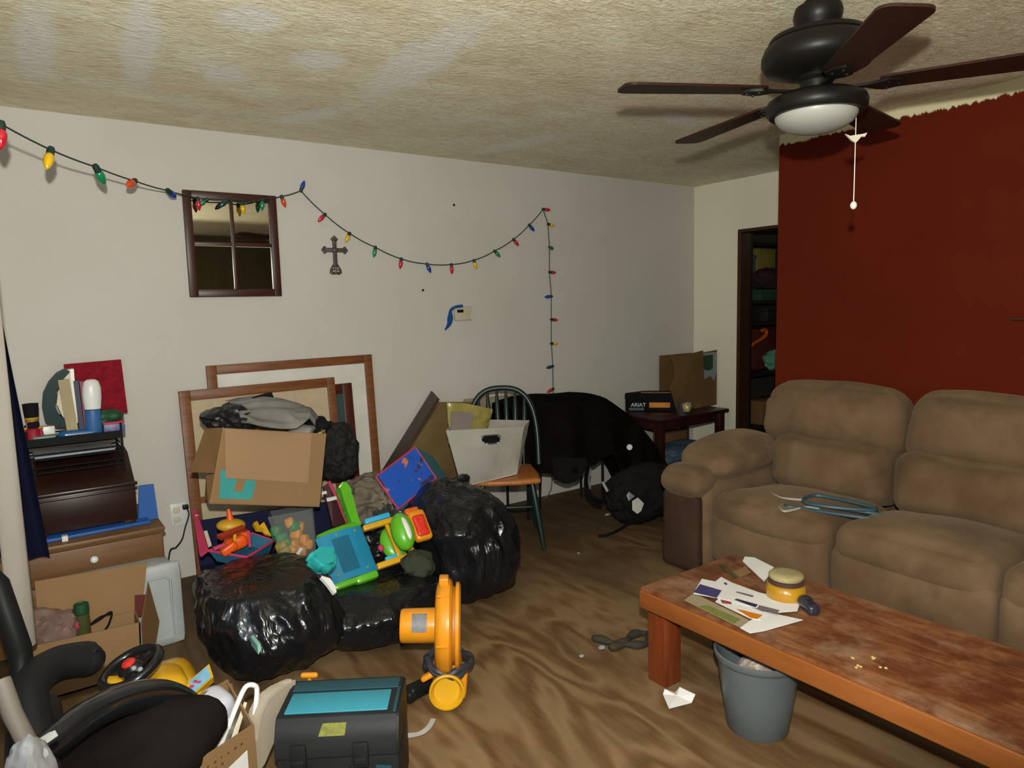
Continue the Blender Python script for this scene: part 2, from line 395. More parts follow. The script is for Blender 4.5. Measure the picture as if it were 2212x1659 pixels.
b = MB(); b.box((XL-0.055, (wy0+wy1)/2, (wz0+wz1)/2), (0.006, wy1-wy0-.1, wz1-wz0-.1)); o = b.build('pane', 'clear', None, loc=(0, 0, 0)); o.parent = wf
# wall behind the photographer
b = MB(); b.box(((XL+1.9)/2, YF-0.06, H/2), (1.9-XL+0.3, 0.12, H)); struct(b, 'wall_front', 'wall_panelling')
b = MB()
for c, s_ in (((-5.03, YF+.01, 1.5), (0.06, 0.03, 1.3)), ((-4.07, YF+.01, 1.5), (0.06, 0.03, 1.3)), ((-4.55, YF+.01, 0.88), (0.9, 0.03, 0.06)), ((-4.55, YF+.01, 2.12), (0.9, 0.03, 0.06))): b.box(c, s_)
struct(b, 'added_rear_frame', 'white_plastic')  # added frame without an opening, put there for the rear fill lamp
# right wall (x = 0) with the doorway
dy0, dy1, dz = -1.36, -0.452, 2.032
b = MB(); b.box((0.06, dy1/2, H/2), (0.12, -dy1, H)); b.box((0.06, (dy0+dy1)/2, (dz+H)/2), (0.12, dy1-dy0, H-dz)); b.box((0.06, (YF+dy0)/2, H/2), (0.12, dy0-YF, H))
M['wall_cream'] = mat('wall_cream', (0.80, 0.76, 0.61), 0.7, (0.76, 0.715, 0.57), 1.2, bump=(90, 0.12, 0.002))
struct(b, 'wall_right', 'wall_cream')
b = MB(); b.box((0.065, dy1-0.016, dz/2), (0.13, 0.032, dz)); b.box((0.065, dy0+0.016, dz/2), (0.13, 0.032, dz)); b.box((0.065, (dy0+dy1)/2, dz-0.012), (0.13, dy1-dy0-.064, 0.024))
struct(b, 'trim_1', 'dark_trim')
b = MB(); b.box((XP+0.06, (YF+YP)/2, H/2), (0.12, YP-YF, H)); struct(b, 'wall_partition', 'wall_red')
# closet beyond the doorway
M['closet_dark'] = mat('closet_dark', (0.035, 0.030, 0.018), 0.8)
b = MB(); b.box((1.86, YF/2, H/2), (0.12, -YF, H)); struct(b, 'wall_closet', 'closet_dark')
b = MB(); b.box((0.95, -2.2, H/2), (1.66, 0.1, H)); struct(b, 'wall_closet_side', 'closet_dark')
b = MB(); b.box((0.96, -0.004, 1.09), (1.66, 0.008, 2.18)); b.box((0.96, -0.004, 2.31), (1.66, 0.008, 0.26)); struct(b, 'wall_closet_back', 'closet_dark')
b = MB(); b.box((0.96, -1.08, 2.425), (1.66, 2.13, 0.02)); struct(b, 'ceiling_closet', 'lime_wall')
lamp('closet_lamp', 'POINT', (1.35, -1.3, 2.2), 1.6, (0.9, 1.0, 0.6), 0.05)

# ================================================================== CLOSET SHELVES
M['shelf_dark'] = mat('shelf_dark', (0.012, 0.009, 0.008), 0.6)
r_ = thing('shelving_unit', 'dark shelving unit crammed with things inside the doorway closet', 'shelves', (0.85, -0.2, 0))
for x in (0.30, 1.40):
    for y in (-0.36, -0.04):
        b = MB(); b.box((x, y, 1.02), (0.03, 0.03, 2.04)); part(b, 'post', 'shelf_dark', r_)
SHZ = (CZ5, CZ4, CZ3, CZ2, CZ1)
for z in SHZ:
    b = MB(); b.box((0.85, -0.2, z), (1.07, 0.30, 0.03), bev=0.004); part(b, 'shelf', 'shelf_dark', r_)
def closet_box(name, lab, cat, x0, x1, z, h, m, y0=-0.33, y1=-0.10):
    o = MB(); o.box(((x0+x1)/2, (y0+y1)/2, z+0.0155+h/2), (x1-x0, y1-y0, h), bev=0.012)
    o.box(((x0+x1)/2, (y0+y1)/2, z+0.0155+h-0.02), (x1-x0+.012, y1-y0+.012, 0.03), bev=0.004)
    return tag(o.build(name, m), lab, cat)
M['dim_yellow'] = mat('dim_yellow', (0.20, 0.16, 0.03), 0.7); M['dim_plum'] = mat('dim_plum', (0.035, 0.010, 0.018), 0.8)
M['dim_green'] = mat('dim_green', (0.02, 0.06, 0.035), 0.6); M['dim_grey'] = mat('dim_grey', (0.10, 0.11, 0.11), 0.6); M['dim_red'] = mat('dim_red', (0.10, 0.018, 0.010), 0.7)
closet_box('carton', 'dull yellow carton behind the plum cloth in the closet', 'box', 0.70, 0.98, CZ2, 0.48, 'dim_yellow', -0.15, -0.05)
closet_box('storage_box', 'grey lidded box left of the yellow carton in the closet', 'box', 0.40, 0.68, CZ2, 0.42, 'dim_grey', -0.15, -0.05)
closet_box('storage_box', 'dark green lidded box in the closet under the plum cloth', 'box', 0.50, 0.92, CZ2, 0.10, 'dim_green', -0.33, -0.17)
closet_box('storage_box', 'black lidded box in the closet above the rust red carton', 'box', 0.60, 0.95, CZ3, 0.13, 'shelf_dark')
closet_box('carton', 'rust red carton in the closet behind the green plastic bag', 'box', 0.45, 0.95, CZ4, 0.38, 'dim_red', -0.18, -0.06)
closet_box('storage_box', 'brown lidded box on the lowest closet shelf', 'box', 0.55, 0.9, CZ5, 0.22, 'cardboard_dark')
def lump(c, r, seed, amp=0.25, sub=4, flat=None, fr=1.6):
    def f(mb):
        n0 = len(mb.bm.verts); vs_ = mb.ell((0, 0, 0), 1.0, sub=sub)
        for v in vs_:
            d = v.co.normalized(); k = 1+amp*nz(d, fr, seed)+amp*0.5*ridge(d, fr*2.4, seed)
            p = Vector((d.x*r[0]*k, d.y*r[1]*k, d.z*r[2]*k))
            if flat is not None and p.z < flat: p.z = flat
            v.co = Vector(c)+p
    b = MB(); f(b); return b
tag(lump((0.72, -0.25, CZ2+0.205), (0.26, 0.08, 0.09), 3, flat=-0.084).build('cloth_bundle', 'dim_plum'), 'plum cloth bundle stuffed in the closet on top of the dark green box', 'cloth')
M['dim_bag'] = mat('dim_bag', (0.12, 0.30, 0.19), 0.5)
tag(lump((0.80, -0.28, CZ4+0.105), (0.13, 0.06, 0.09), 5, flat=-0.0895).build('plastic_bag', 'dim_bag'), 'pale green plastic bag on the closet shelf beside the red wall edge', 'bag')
b = MB(); b.tube(smooth_path([(0.423, -0.260, 1.025), (0.504, -0.260, 1.062), (0.620, -0.260, 1.099), (0.689, -0.260, 1.138), (0.680, -0.260, 1.180), (0.625, -0.260, 1.174)]), 0.016, 8)
tag(b.build('hose', 'orange_plastic'), 'bent orange hose in front of the rust red carton in the closet', 'hose')

# ================================================================== CEILING FAN
FX, FY = -2.646, -2.732
M['blade_wood'] = mat('blade_wood', (0.030, 0.011, 0.0065), 0.45, (0.020, 0.008, 0.005), 8, (2, 14, 1), spec=0.14)
M['opal_glass'] = NT('opal_glass').set((0.34, 0.345, 0.31), 0.4, spec=0.35)
fan = thing('ceiling_fan', 'dark bronze five blade ceiling fan with a white glass light bowl', 'ceiling fan', (FX, FY, H))
T = Matrix.Translation((FX, FY, 0))
b = MB(T); b.lathe([(0, 2.44), (0.045, 2.44), (0.045, 2.425), (0.072, 2.42), (0.078, 2.40), (0.070, 2.37), (0.055, 2.352), (0.05, 2.33), (0, 2.33)]); part(b, 'canopy', 'bronze', fan)
b = MB(T); b.lathe([(0, 2.345), (0.06, 2.345), (0.10, 2.336), (0.145, 2.318), (0.168, 2.296), (0.178, 2.27), (0.178, 2.248), (0.165, 2.226), (0.12, 2.21), (0.07, 2.20), (0.0, 2.20)], n=48)
b.lathe([(0.14, 2.322), (0.150, 2.326), (0.157, 2.312), (0.15, 2.308)], n=48); part(b, 'motor_housing', 'bronze', fan)
b = MB(T); b.lathe([(0, 2.21), (0.062, 2.21), (0.066, 2.19), (0.052, 2.18), (0.05, 2.14), (0.058, 2.13), (0, 2.13)]); part(b, 'neck', 'bronze', fan)
b = MB(T); b.lathe([(0, 2.145), (0.07, 2.145), (0.125, 2.138), (0.155, 2.122), (0.162, 2.105), (0.160, 2.085), (0.148, 2.072), (0.132, 2.072), (0, 2.075)], n=48); part(b, 'light_fitter', 'bronze', fan)
b = MB(T); b.lathe([(0.132, 2.076)]+[(0.132*cos(a), 2.074-0.062*sin(a)) for a in [k*pi/2/12 for k in range(1, 12)]]+[(0, 2.012)], n=48); part(b, 'glass_bowl', 'opal_glass', fan, label='white glass bowl')
for k, (ang, zt) in enumerate(((152, 2.150), (80, 2.128), (9, 2.132), (-54, 2.168), (-131, 2.152))):
    a = radians(ang)
    tilt = math.atan2(zt-2.150, 0.6)
    Mb = T @ Matrix.Translation((0, 0, 2.152)) @ Matrix.Rotation(a, 4, 'Z') @ Matrix.Rotation(-tilt, 4, 'Y') @ Matrix.Rotation(radians(BLADE_PITCH), 4, 'X')
    b = MB(Mb); out = []
    x0, x1, w0, w1, rr = 0.19, 0.68, 0.052, 0.070, 0.035
    pts = [(x0, -w0+.015), (x0+.02, -w0), (x1-rr, -w1)]
    pts += [(x1-rr+rr*sin(q), -w1+rr-rr*cos(q)) for q in (0.4, 0.8, 1.2, 1.57)]
    pts += [(x1-rr+rr*cos(q), w1-rr+rr*sin(q)) for q in (0, 0.4, 0.8, 1.2, 1.57)]
    pts += [(x0+.02, w0), (x0, w0-.015)]
    b.slab([(x, y, 0.004) for x, y in pts], 0.008)
    bl = part(b, 'blade', 'blade_wood', fan, ang=60)
    b = MB(Mb); b.slab([(0.075, -0.014, 0.0), (0.15, -0.011, 0.0), (0.185, -0.03, -0.004), (0.21, -0.042, -0.004), (0.25, -0.03, -0.004), (0.27, 0, -0.004), (0.25, 0.03, -0.004), (0.21, 0.042, -0.004), (0.185, 0.03, -0.004), (0.15, 0.011, 0.0), (0.075, 0.014, 0.0)], 0.008)
    for sx_, sy_ in ((0.215, -0.022), (0.215, 0.022), (0.248, 0)): b.ell((sx_, sy_, -0.014), 0.006, sub=1)
    part(b, 'blade_iron', 'bronze', bl)
rv = Vector((0.815, -0.58, 0)); cp = Vector((FX, FY, 0))+rv*0.137
b = MB(); z = 2.085
b.tube([(cp.x, cp.y, 2.09), (cp.x, cp.y, 1.778)], 0.0016, 6)
M['chain'] = mat('chain', (0.55, 0.52, 0.45), 0.35, metal=0.6)
ch = part(b, 'pull_chain', 'chain', fan)
b = MB(); b.ell((cp.x, cp.y, 1.770), (0.011, 0.011, 0.014), sub=3); part(b, 'pull_ball', 'white_plastic', ch)
b = MB(); q = lambda s_, z_: cp+rv*s_+Vector((0, 0, z_))
b.slab([q(-0.036, 2.008), q(-0.02, 2.001), q(0.0, 2.004), q(0.02, 2.006), q(0.038, 2.010), q(0.03, 1.997), q(0.018, 1.998), q(0.008, 1.986), q(0.0, 1.978), q(-0.014, 1.986), q(-0.024, 1.996)], 0.008, 0.004)
part(b, 'pull_charm', 'cream', ch, label='cream winged charm on the chain')
# ================================================================== ON THE BACK WALL
# window-pane mirror
M['mirror_frame'] = mat('mirror_frame', (0.050, 0.013, 0.008), 0.4, (0.034, 0.009, 0.006), 8, (1, 1, 4))
M['mirror_glass'] = NT('mirror_glass').set((0.62, 0.60, 0.52), 0.03, 1.0)
mx0, mx1, mz0, mz1 = -4.129, -3.634, 1.544, 2.113
mr = thing('wall_mirror', 'dark red framed window-pane mirror hanging on the white wall', 'mirror', ((mx0+mx1)/2, 0, mz0))
w = 0.042; cx = (mx0+mx1)/2; cz = (mz0+mz1)/2
b = MB()
b.box((mx0+w/2, -0.0125, cz), (w, 0.025, mz1-mz0), bev=0.004); b.box((mx1-w/2, -0.0125, cz), (w, 0.025, mz1-mz0), bev=0.004)
b.box((cx, -0.0125, mz0+w/2), (mx1-mx0-2*w, 0.025, w), bev=0.004); b.box((cx, -0.0125, mz1-w/2), (mx1-mx0-2*w, 0.025, w), bev=0.004)
part(b, 'mirror_frame', 'mirror_frame', mr)
b = MB(); b.box((cx, -0.010, cz), (0.018, 0.016, mz1-mz0-2*w), bev=0.003); part(b, 'muntin', 'mirror_frame', mr)
b = MB(); b.box((cx, -0.010, cz+0.005), (mx1-mx0-2*w, 0.014, 0.020), bev=0.003); part(b, 'muntin', 'mirror_frame', mr)
for sx_ in (0, 1):
    for sz_ in (0, 1):
        xa = (mx0+w, cx-0.008) if sx_ == 0 else (cx+0.008, mx1-w); za = (mz0+w, cz-0.008) if sz_ == 0 else (cz+0.012, mz1-w)
        b = MB(); b.box(((xa[0]+xa[1])/2, -0.005, (za[0]+za[1])/2), (xa[1]-xa[0], 0.004, za[1]-za[0])); part(b, 'pane', 'mirror_glass', mr)
# ornate cross
M['pewter'] = mat('pewter', (0.045, 0.030, 0.030), 0.5, (0.13, 0.11, 0.11), 60, bump=(90, 0.6), metal=0.3)
cx, ztop, zbot = -3.295, 1.901, 1.671
b = MB(); y = -0.008
b.box((cx, y, 1.80), (0.026, 0.012, 0.17), bev=0.004); b.box((cx, y, 1.817), (0.13, 0.012, 0.026), bev=0.004)
b.ell((cx, y-.004, 1.817), (0.020, 0.010, 0.020))
for p in ((cx, 1.893), (cx-0.012, 1.882), (cx+0.012, 1.882)): b.ell((p[0], y, p[1]), (0.011, 0.008, 0.011))
for s_ in (-1, 1):
    for dx, dz_ in ((0.073, 0), (0.064, 0.012), (0.064, -0.012)): b.ell((cx+s_*dx, y, 1.817+dz_), (0.011, 0.008, 0.011))
wc = thing('wall_cross', 'small ornate pewter cross on the wall right of the mirror', 'cross', (cx, 0, zbot))
part(b, 'cross_body', 'pewter', wc, ang=60)
b = MB()
b.tube([(cx-0.013, y, 1.728), (cx-0.03, y, 1.70), (cx-0.034, y, 1.682), (cx-0.022, y, 1.675), (cx, y, 1.678), (cx+0.022, y, 1.675), (cx+0.034, y, 1.682), (cx+0.03, y, 1.70), (cx+0.013, y, 1.728)], 0.006, 6, True)
for s_ in (-1, 1): b.tube(arc((cx+s_*0.014, y, 1.692), 0.009, 0, 2*pi, 10), 0.004, 5, True)
b.tube(arc((cx, y, 1.712), 0.008, 0, 2*pi, 10), 0.004, 5, True)
part(b, 'scroll_foot', 'pewter', wc, ang=60)
# thermostat and tape
th = thing('thermostat', 'beige wall thermostat with a dark display', 'thermostat', (-2.41, 0, 1.36))
M['beige_plastic'] = mat('beige_plastic', (0.52, 0.48, 0.36), 0.5)
b = MB(); b.box((-2.405, -0.013, 1.412), (0.135, 0.026, 0.095), bev=0.006); part(b, 'housing', 'beige_plastic', th)
b = MB(); b.box((-2.432, -0.027, 1.428), (0.05, 0.004, 0.020), bev=0.001); part(b, 'display', 'black_plastic', th)
b = MB(); b.box((-2.345, -0.027, 1.395), (0.006, 0.004, 0.05)); b.box((-2.40, -0.027, 1.382), (0.08, 0.003, 0.003)); part(b, 'button_strip', 'cream', th)
M['blue_tape'] = mat('blue_tape', (0.02, 0.14, 0.45), 0.6)
tp = [(-2.412, -0.030, 1.462), (-2.468, -0.031, 1.457), (-2.496, -0.010, 1.436), (-2.501, -0.008, 1.392), (-2.516, -0.012, 1.343), (-2.558, -0.026, 1.304)]
b = MB()
def ribbon(b, pts, w, nrm=(0, -1, 0), t=0.0015):
    P = smooth_path(pts, 5); k = len(P); N = Vector(nrm)
    def fn(u, v):
        i = min(int(u*(k-1)+1e-6), k-1); tg = (P[min(i+1, k-1)]-P[max(i-1, 0)]).normalized(); sd = tg.cross(N).normalized()
        ww = w(u) if callable(w) else w
        return P[i]+sd*ww*(v-0.5)
    b.grid(fn, k, 3, thick=t)
ribbon(b, tp, lambda u: 0.020+0.026*math.exp(-((u-0.66)/0.16)**2)-0.012*max(0, u-0.85)/0.15)
tag(b.build('painters_tape', 'blue_tape'), 'curling strip of blue tape stuck at the thermostat', 'tape')
for (px, lab) in (((-2.443, -0.004, 2.137), 'dark nail in the white wall above the bulb garland'), ((-2.703, -0.004, 1.572), 'dark nail in the white wall left above the thermostat')):
    b = MB(); b.cyl((px[0], 0.0, px[2]), (px[0], -0.008, px[2]), 0.004, n=8); b.cyl((px[0], -0.007, px[2]), (px[0], -0.010, px[2]), 0.008, n=10)
    tag(b.build('nail', 'black_plastic'), lab, 'nail')
# outlet with plug and cord
ot = thing('wall_outlet', 'white double wall outlet low on the wall beside the brown framed board', 'outlet', (-4.272, 0, 0.30))
b = MB(); b.box((-4.268, -0.004, 0.362), (0.082, 0.008, 0.125), bev=0.003); part(b, 'cover_plate', 'white_plastic', ot)
for dz_ in (-0.026, 0.026):
    b = MB(); b.box((-4.278, -0.009, 0.362+dz_), (0.034, 0.004, 0.030), bev=0.006); part(b, 'socket_face', 'cream', ot)
pc = thing('power_cord', 'thin dark cord hanging from a plug by the wall outlet', 'cord', (-4.215, -0.02, 0.10))
b = MB(); b.box((-4.234, -0.022, 0.402), (0.030, 0.028, 0.024), bev=0.005); part(b, 'plug', 'black_plastic', pc)
b = MB(); b.tube(smooth_path([(-4.23, -0.03, 0.395), (-4.222, -0.035, 0.36), (-4.248, -0.045, 0.292), (-4.272, -0.070, 0.239), (-4.309, -0.100, 0.211), (-4.352, -0.160, 0.205), (-4.39, -0.25, 0.02), (-4.40, -0.40, 0.004)], 6), 0.0035, 6); part(b, 'cable', 'black_plastic', pc)

# ------------------------------------------------------------------ string of bulbs
sl = thing('string_lights', 'garland of coloured bulbs on a dark green cord draped along the wall', 'string lights', (-3.6, -0.02, 2.0))
# (socket point, bulb tip, colour)
BUL = [((-4.897, -1.217, 2.092), (-4.901, -1.224, 2.043), 'red'), ((-4.753, -0.998, 2.066), (-4.771, -1.025, 2.000), 'yellow'),
 ((-4.590, -0.750, 2.062), (-4.564, -0.711, 2.011), 'green'), ((-4.415, -0.483, 2.062), (-4.476, -0.576, 2.009), 'orange'),
 ((-4.229, -0.201, 2.073), (-4.165, -0.103, 2.040), 'blue'),
 ((-4.060, -0.050, 2.068), (-4.056, -0.050, 2.003), 'red'), ((-4.014, -0.050, 2.064), (-4.030, -0.045, 2.052), 'green'), ((-3.907, -0.050, 2.069), (-3.953, -0.050, 2.029), 'dark'), ((-3.832, -0.050, 2.059), (-3.826, -0.050, 1.994), 'yellow'), ((-3.720, -0.050, 2.086), (-3.726, -0.050, 2.027), 'green'),
 ((-3.602, -0.020, 2.113), (-3.584, -0.020, 2.057), 'orange'), ((-3.487, -0.020, 2.153), (-3.464, -0.020, 2.207), 'blue'), ((-3.349, -0.020, 2.025), (-3.391, -0.020, 1.983), 'red'),
 ((-3.200, -0.020, 1.920), (-3.227, -0.020, 1.866), 'yellow'), ((-3.033, -0.020, 1.841), (-3.045, -0.020, 1.786), 'green'), ((-2.857, -0.020, 1.772), (-2.869, -0.020, 1.711), 'red'), ((-2.673, -0.020, 1.743), (-2.648, -0.020, 1.689), 'blue'),
 ((-2.486, -0.020, 1.742), (-2.485, -0.020, 1.684), 'red'), ((-2.305, -0.020, 1.773), (-2.288, -0.020, 1.713), 'yellow'), ((-2.133, -0.020, 1.840), (-2.076, -0.020, 1.790), 'green'), ((-1.967, -0.020, 1.925), (-1.916, -0.020, 1.875), 'red'),
 ((-1.824, -0.020, 2.032), (-1.775, -0.020, 1.988), 'blue'), ((-1.694, -0.020, 2.151), (-1.632, -0.030, 2.147), 'red'),
 ((-1.649, -0.020, 2.047), (-1.583, -0.020, 2.036), 'yellow'), ((-1.640, -0.020, 1.879), (-1.646, -0.050, 1.870), 'dark'), ((-1.644, -0.020, 1.696), (-1.578, -0.020, 1.693), 'red'), ((-1.630, -0.020, 1.518), (-1.710, -0.020, 1.512), 'blue'),
 ((-1.635, -0.020, 1.346), (-1.554, -0.020, 1.337), 'red'), ((-1.639, -0.020, 1.166), (-1.572, -0.020, 1.159), 'yellow'), ((-1.629, -0.020, 0.994), (-1.692, -0.020, 0.985), 'dark'), ((-1.629, -0.020, 0.822), (-1.697, -0.020, 0.799), 'red')]
b = MB(); P = []
ps = [Vector(x[0]) for x in BUL]
nail = [((-1.654, -0.020, 2.173)), ((-1.628, -0.020, 1.791))]
for i, (a, c) in enumerate(zip(ps, ps[1:])):
    n_ = 5; L = (c-a).length
    for j in range(n_):
        f_ = j/n_; sg = (0.003 if i < 5 else 0.010) if i < 22 else 0.0
        P.append(a.lerp(c, f_)+Vector((0, 0, -sg*4*f_*(1-f_)*min(1, L/0.3))))
P = [ps[0]+Vector((-0.11, -0.105, 0.06))]+P+[ps[-1], Vector((-1.626, -0.020, 0.750)), Vector((-1.625, -0.020, 0.590))]
b.tube(P, 0.0034, 6); part(b, 'cord', 'cord_green', sl)
bmesh_bulb = {}
for i, (a, c, colr) in enumerate(BUL):
    a = Vector(a); c = Vector(c); d = (c-a).normalized()
    q = Matrix.Translation(a) @ d.to_track_quat('Z', 'Y').to_matrix().to_4x4() @ Matrix.Scale(1.3 if i < 5 else 1.0, 4)
    b = MB(); b.lathe([(0, 0.012), (0.009, 0.013), (0.0135, 0.024), (0.014, 0.034), (0.011, 0.048), (0.006, 0.060), (0.0, 0.067)], q, 14)
    bu = part(b, 'bulb', 'bulb_'+colr, sl, label=colr.replace('dark', 'dark green')+' bulb', ang=70)
    b = MB(); b.lathe([(0, -0.008), (0.008, -0.008), (0.0105, 0.0), (0.0105, 0.016), (0, 0.016)], q, 12); part(b, 'bulb_socket', 'cord_green', bu)

# ------------------------------------------------------------------ boards leaning on the wall
def framed(name, label, cat, TL, TR, BL, w, d, mf, mp, pt=0.006, cross=None, wr=None):
    TL, TR, BL = Vector(TL), Vector(TR), Vector(BL)
    ux = (TR-TL).normalized(); uz = (TL-BL); Lz = uz.length; Lx = (TR-TL).length
    uz = (uz-ux*uz.dot(ux)).normalized(); uy = uz.cross(ux)
    Mt = Matrix((( ux.x, uy.x, uz.x, BL.x), (ux.y, uy.y, uz.y, BL.y), (ux.z, uy.z, uz.z, BL.z), (0, 0, 0, 1)))
    r = thing(name, label, cat, tuple(BL+ux*Lx/2)); wr = wr or w
    for nm, c, s_ in (('side_rail', (w/2, -d/2, Lz/2), (w, d, Lz)), ('side_rail', (Lx-wr/2, -d/2, Lz/2), (wr, d, Lz)), ('top_rail', ((Lx+w-wr)/2, -d/2, Lz-w/2), (Lx-w-wr, d, w)), ('bottom_rail', ((Lx+w-wr)/2, -d/2, w/2), (Lx-w-wr, d, w))):
        b = MB(Mt); b.box(c, s_, bev=0.003); part(b, nm, mf, r)
    b = MB(Mt); b.box((Lx/2, -d*0.45, Lz/2), (Lx-1.5*w, pt, Lz-1.5*w)); part(b, 'panel', mp, r)
    if cross:
        b = MB(Mt); b.box((Lx/2, -d*0.6, cross), (Lx-2*w, d*0.45, 0.035)); part(b, 'crossbar', mf, r)
    return r
M['board_white'] = mat('board_white', (0.64, 0.61, 0.57), 0.55)
M['board_beige'] = mat('board_beige', (0.46, 0.37, 0.245), 0.85, (0.42, 0.335, 0.22), 30)
M['teal_picture'] = mat('teal_picture', (0.030, 0.062, 0.062), 0.5, (0.02, 0.042, 0.045), 3)
framed('framed_whiteboard', 'large brown framed white board leaning at the back of the stack', 'board', (-4.065, -0.030, 1.169), (-3.090, -0.030, 1.174), (-4.075, -0.10, 0.004), 0.052, 0.022, 'wood_brown', 'board_white')
framed('framed_picture', 'dark red framed teal picture leaning between the two boards', 'picture', (-3.80, -0.085, 1.005), (-3.255, -0.085, 1.013), (-3.80, -0.145, 0.004), 0.06, 0.02, 'wood_red', 'teal_picture')
framed('framed_board', 'brown framed beige board leaning in front of the white board', 'board', (-4.258, -0.125, 1.051), (-3.406, -0.125, 1.059), (-4.235, -0.20, 0.004), 0.055, 0.022, 'wood_brown', 'board_beige', cross=0.46, wr=0.048)

# ================================================================== LEFT CORNER
M['dresser_wood'] = mat('dresser_wood', (0.155, 0.075, 0.026), 0.5, (0.125, 0.058, 0.020), 6, (1, 1, 8))
dx0, dx1, dyf, dyb, dzt = -5.10, -4.424, -0.60, -0.08, 0.478
dr = thing('dresser', 'low tan wooden chest of drawers with a white knob', 'dresser', ((dx0+dx1)/2, -0.34, 0))
b = MB(); b.box(((dx0+dx1)/2, (dyf+dyb)/2+0.01, dzt/2+0.008), (dx1-dx0-0.02, dyb-dyf-0.02, dzt-0.045)); part(b, 'carcass', 'dresser_wood', dr)
b = MB(); b.box(((dx0+dx1)/2, (dyf+dyb)/2, dzt-0.012), (dx1-dx0, dyb-dyf, 0.024), bev=0.008); part(b, 'top_panel', 'dresser_wood', dr)
for z0, z1 in ((0.315, 0.448), (0.165, 0.305), (0.03, 0.155)):
    b = MB(); b.box(((dx0+dx1)/2, dyf+0.006, (z0+z1)/2), (dx1-dx0-0.03, 0.02, z1-z0), bev=0.005); df = part(b, 'drawer_front', 'dresser_wood', dr)
    b = MB(); kx = (-4.717, -0.615, 0.399)[0]
    b.ell((kx, dyf-0.018, (z0+z1)/2+0.008), (0.017, 0.013, 0.017)); b.cyl((kx, dyf, (z0+z1)/2+0.008), (kx, dyf-0.014, (z0+z1)/2+0.008), 0.008, n=10)
    part(b, 'drawer_knob', 'white_plastic', df, label='white knob')
# blue file folders under and beside the chest
M['blue_card'] = mat('blue_card', (0.015, 0.09, 0.33), 0.5)
b = MB(); b.box((-4.73, -0.36, 0.4865), (0.50, 0.34, 0.014), rot=(0, 0, radians(3)), bev=0.003)
tag(b.build('blue_binder', 'blue_card'), 'flat blue binder lying under the dark wooden chest', 'binder')
b = MB(); b.slab([(-4.499, -0.430, 0.649), (-4.436, -0.430, 0.647), (-4.428, -0.43, 0.4785), (-4.514, -0.43, 0.4785)], 0.014)
tag(b.build('blue_binder', 'blue_card'), 'blue binder standing on edge right of the dark wooden chest', 'binder')
b = MB(); b.box((-4.815, -0.545, 0.4905), (0.024, 0.04, 0.024), bev=0.003); tag(b.build('white_block', 'white_plastic'), 'little white block at the foot of the dark wooden chest', 'block')
# dark wooden chest with sloping lid
M['chest_wood'] = mat('chest_wood', (0.024, 0.0075, 0.005), 0.35, (0.016, 0.005, 0.0035), 5, (1, 1, 8))
ch = thing('wooden_chest', 'dark stained wooden chest with a sloping lid standing on the dresser', 'chest', (-4.72, -0.36, 0.4945))
zb, zf, zt_ = 0.4945, 0.685, 0.81
b = MB(); x0, x1 = -4.93, -4.522; yf, yb = -0.505, -0.22
b.box(((x0+x1)/2, (yf+yb)/2, (zb+0.012+zf)/2), (x1-x0, yb-yf, zf-zb-0.012), bev=0.005)
part(b, 'body', 'chest_wood', ch)
for p in ((x0+.03, yf+.03), (x1-.03, yf+.03), (x0+.03, yb-.03), (x1-.03, yb-.03)):
    b = MB(); b.box((p[0], p[1], zb+0.008), (0.05, 0.05, 0.016), bev=0.003); part(b, 'foot', 'chest_wood', ch)
b = MB(); A = [(x0, yf, zf+.002), (x0, yf+0.02, zf+.02), (x0, -0.33, zt_-0.01), (x0, yb, zt_), (x0, yb, zf+.002)]
b.slab([Vector(p) for p in A], (x1-x0)); part(b, 'lid', 'chest_wood', ch)
b = MB(); b.box(((x0+x1)/2, yf-0.004, zf-0.004), (x1-x0+0.02, 0.016, 0.018), bev=0.005); b.box(((x0+x1)/2, yf-0.002, zf-0.028), (x1-x0+0.006, 0.01, 0.010), bev=0.003); part(b, 'lid_moulding', 'chest_wood', ch)
# wire rack
M['wire_black'] = mat('wire_black', (0.006, 0.006, 0.007), 0.6, spec=0.1)
rk = thing('wire_rack', 'black wire letter rack standing on the dark chest', 'rack', (-4.73, -0.34, 0.75))
rx0, rx1, ry0, ry1 = -4.915, -4.555, -0.47, -0.24
LV = (0.775, 0.835, 0.90)
legs = ((rx0, ry0), (rx1, ry0), (rx0, ry1), (rx1, ry1))
for x, y in legs:
    b = MB(); b.tube([(x, y, 0.7285 if y < -0.4 else 0.8105), (x, y, 0.965)], 0.0045, 6); part(b, 'upright', 'wire_black', rk)
for z in LV:
    b = MB(); b.tube([(rx0, ry0, z), (rx1, ry0, z), (rx1, ry1, z), (rx0, ry1, z)], 0.0045, 6, True); b.tube([(rx0, ry0, z+0.022), (rx1, ry0, z+0.022), (rx1, ry1, z+0.022), (rx0, ry1, z+0.022)], 0.0035, 6, True)
    for k in range(1, 12): x = rx0+(rx1-rx0)*k/12; b.tube([(x, ry0, z), (x, ry1, z)], 0.002, 5)
    if z == LV[2]: b.box(((rx0+rx1)/2, ry0-0.002, z+0.012), (rx1-rx0, 0.006, 0.034))
    part(b, 'wire_tray', 'wire_black', rk)
M['paper_grey'] = mat('paper_grey', (0.26, 0.30, 0.32), 0.6)
b = MB(); b.box((-4.74, -0.355, 0.8435), (0.31, 0.20, 0.009), rot=(0, 0, 0.02), bev=0.001); tag(b.build('paper_stack', 'paper_grey'), 'grey sheets of paper on the middle tray of the wire rack', 'paper')
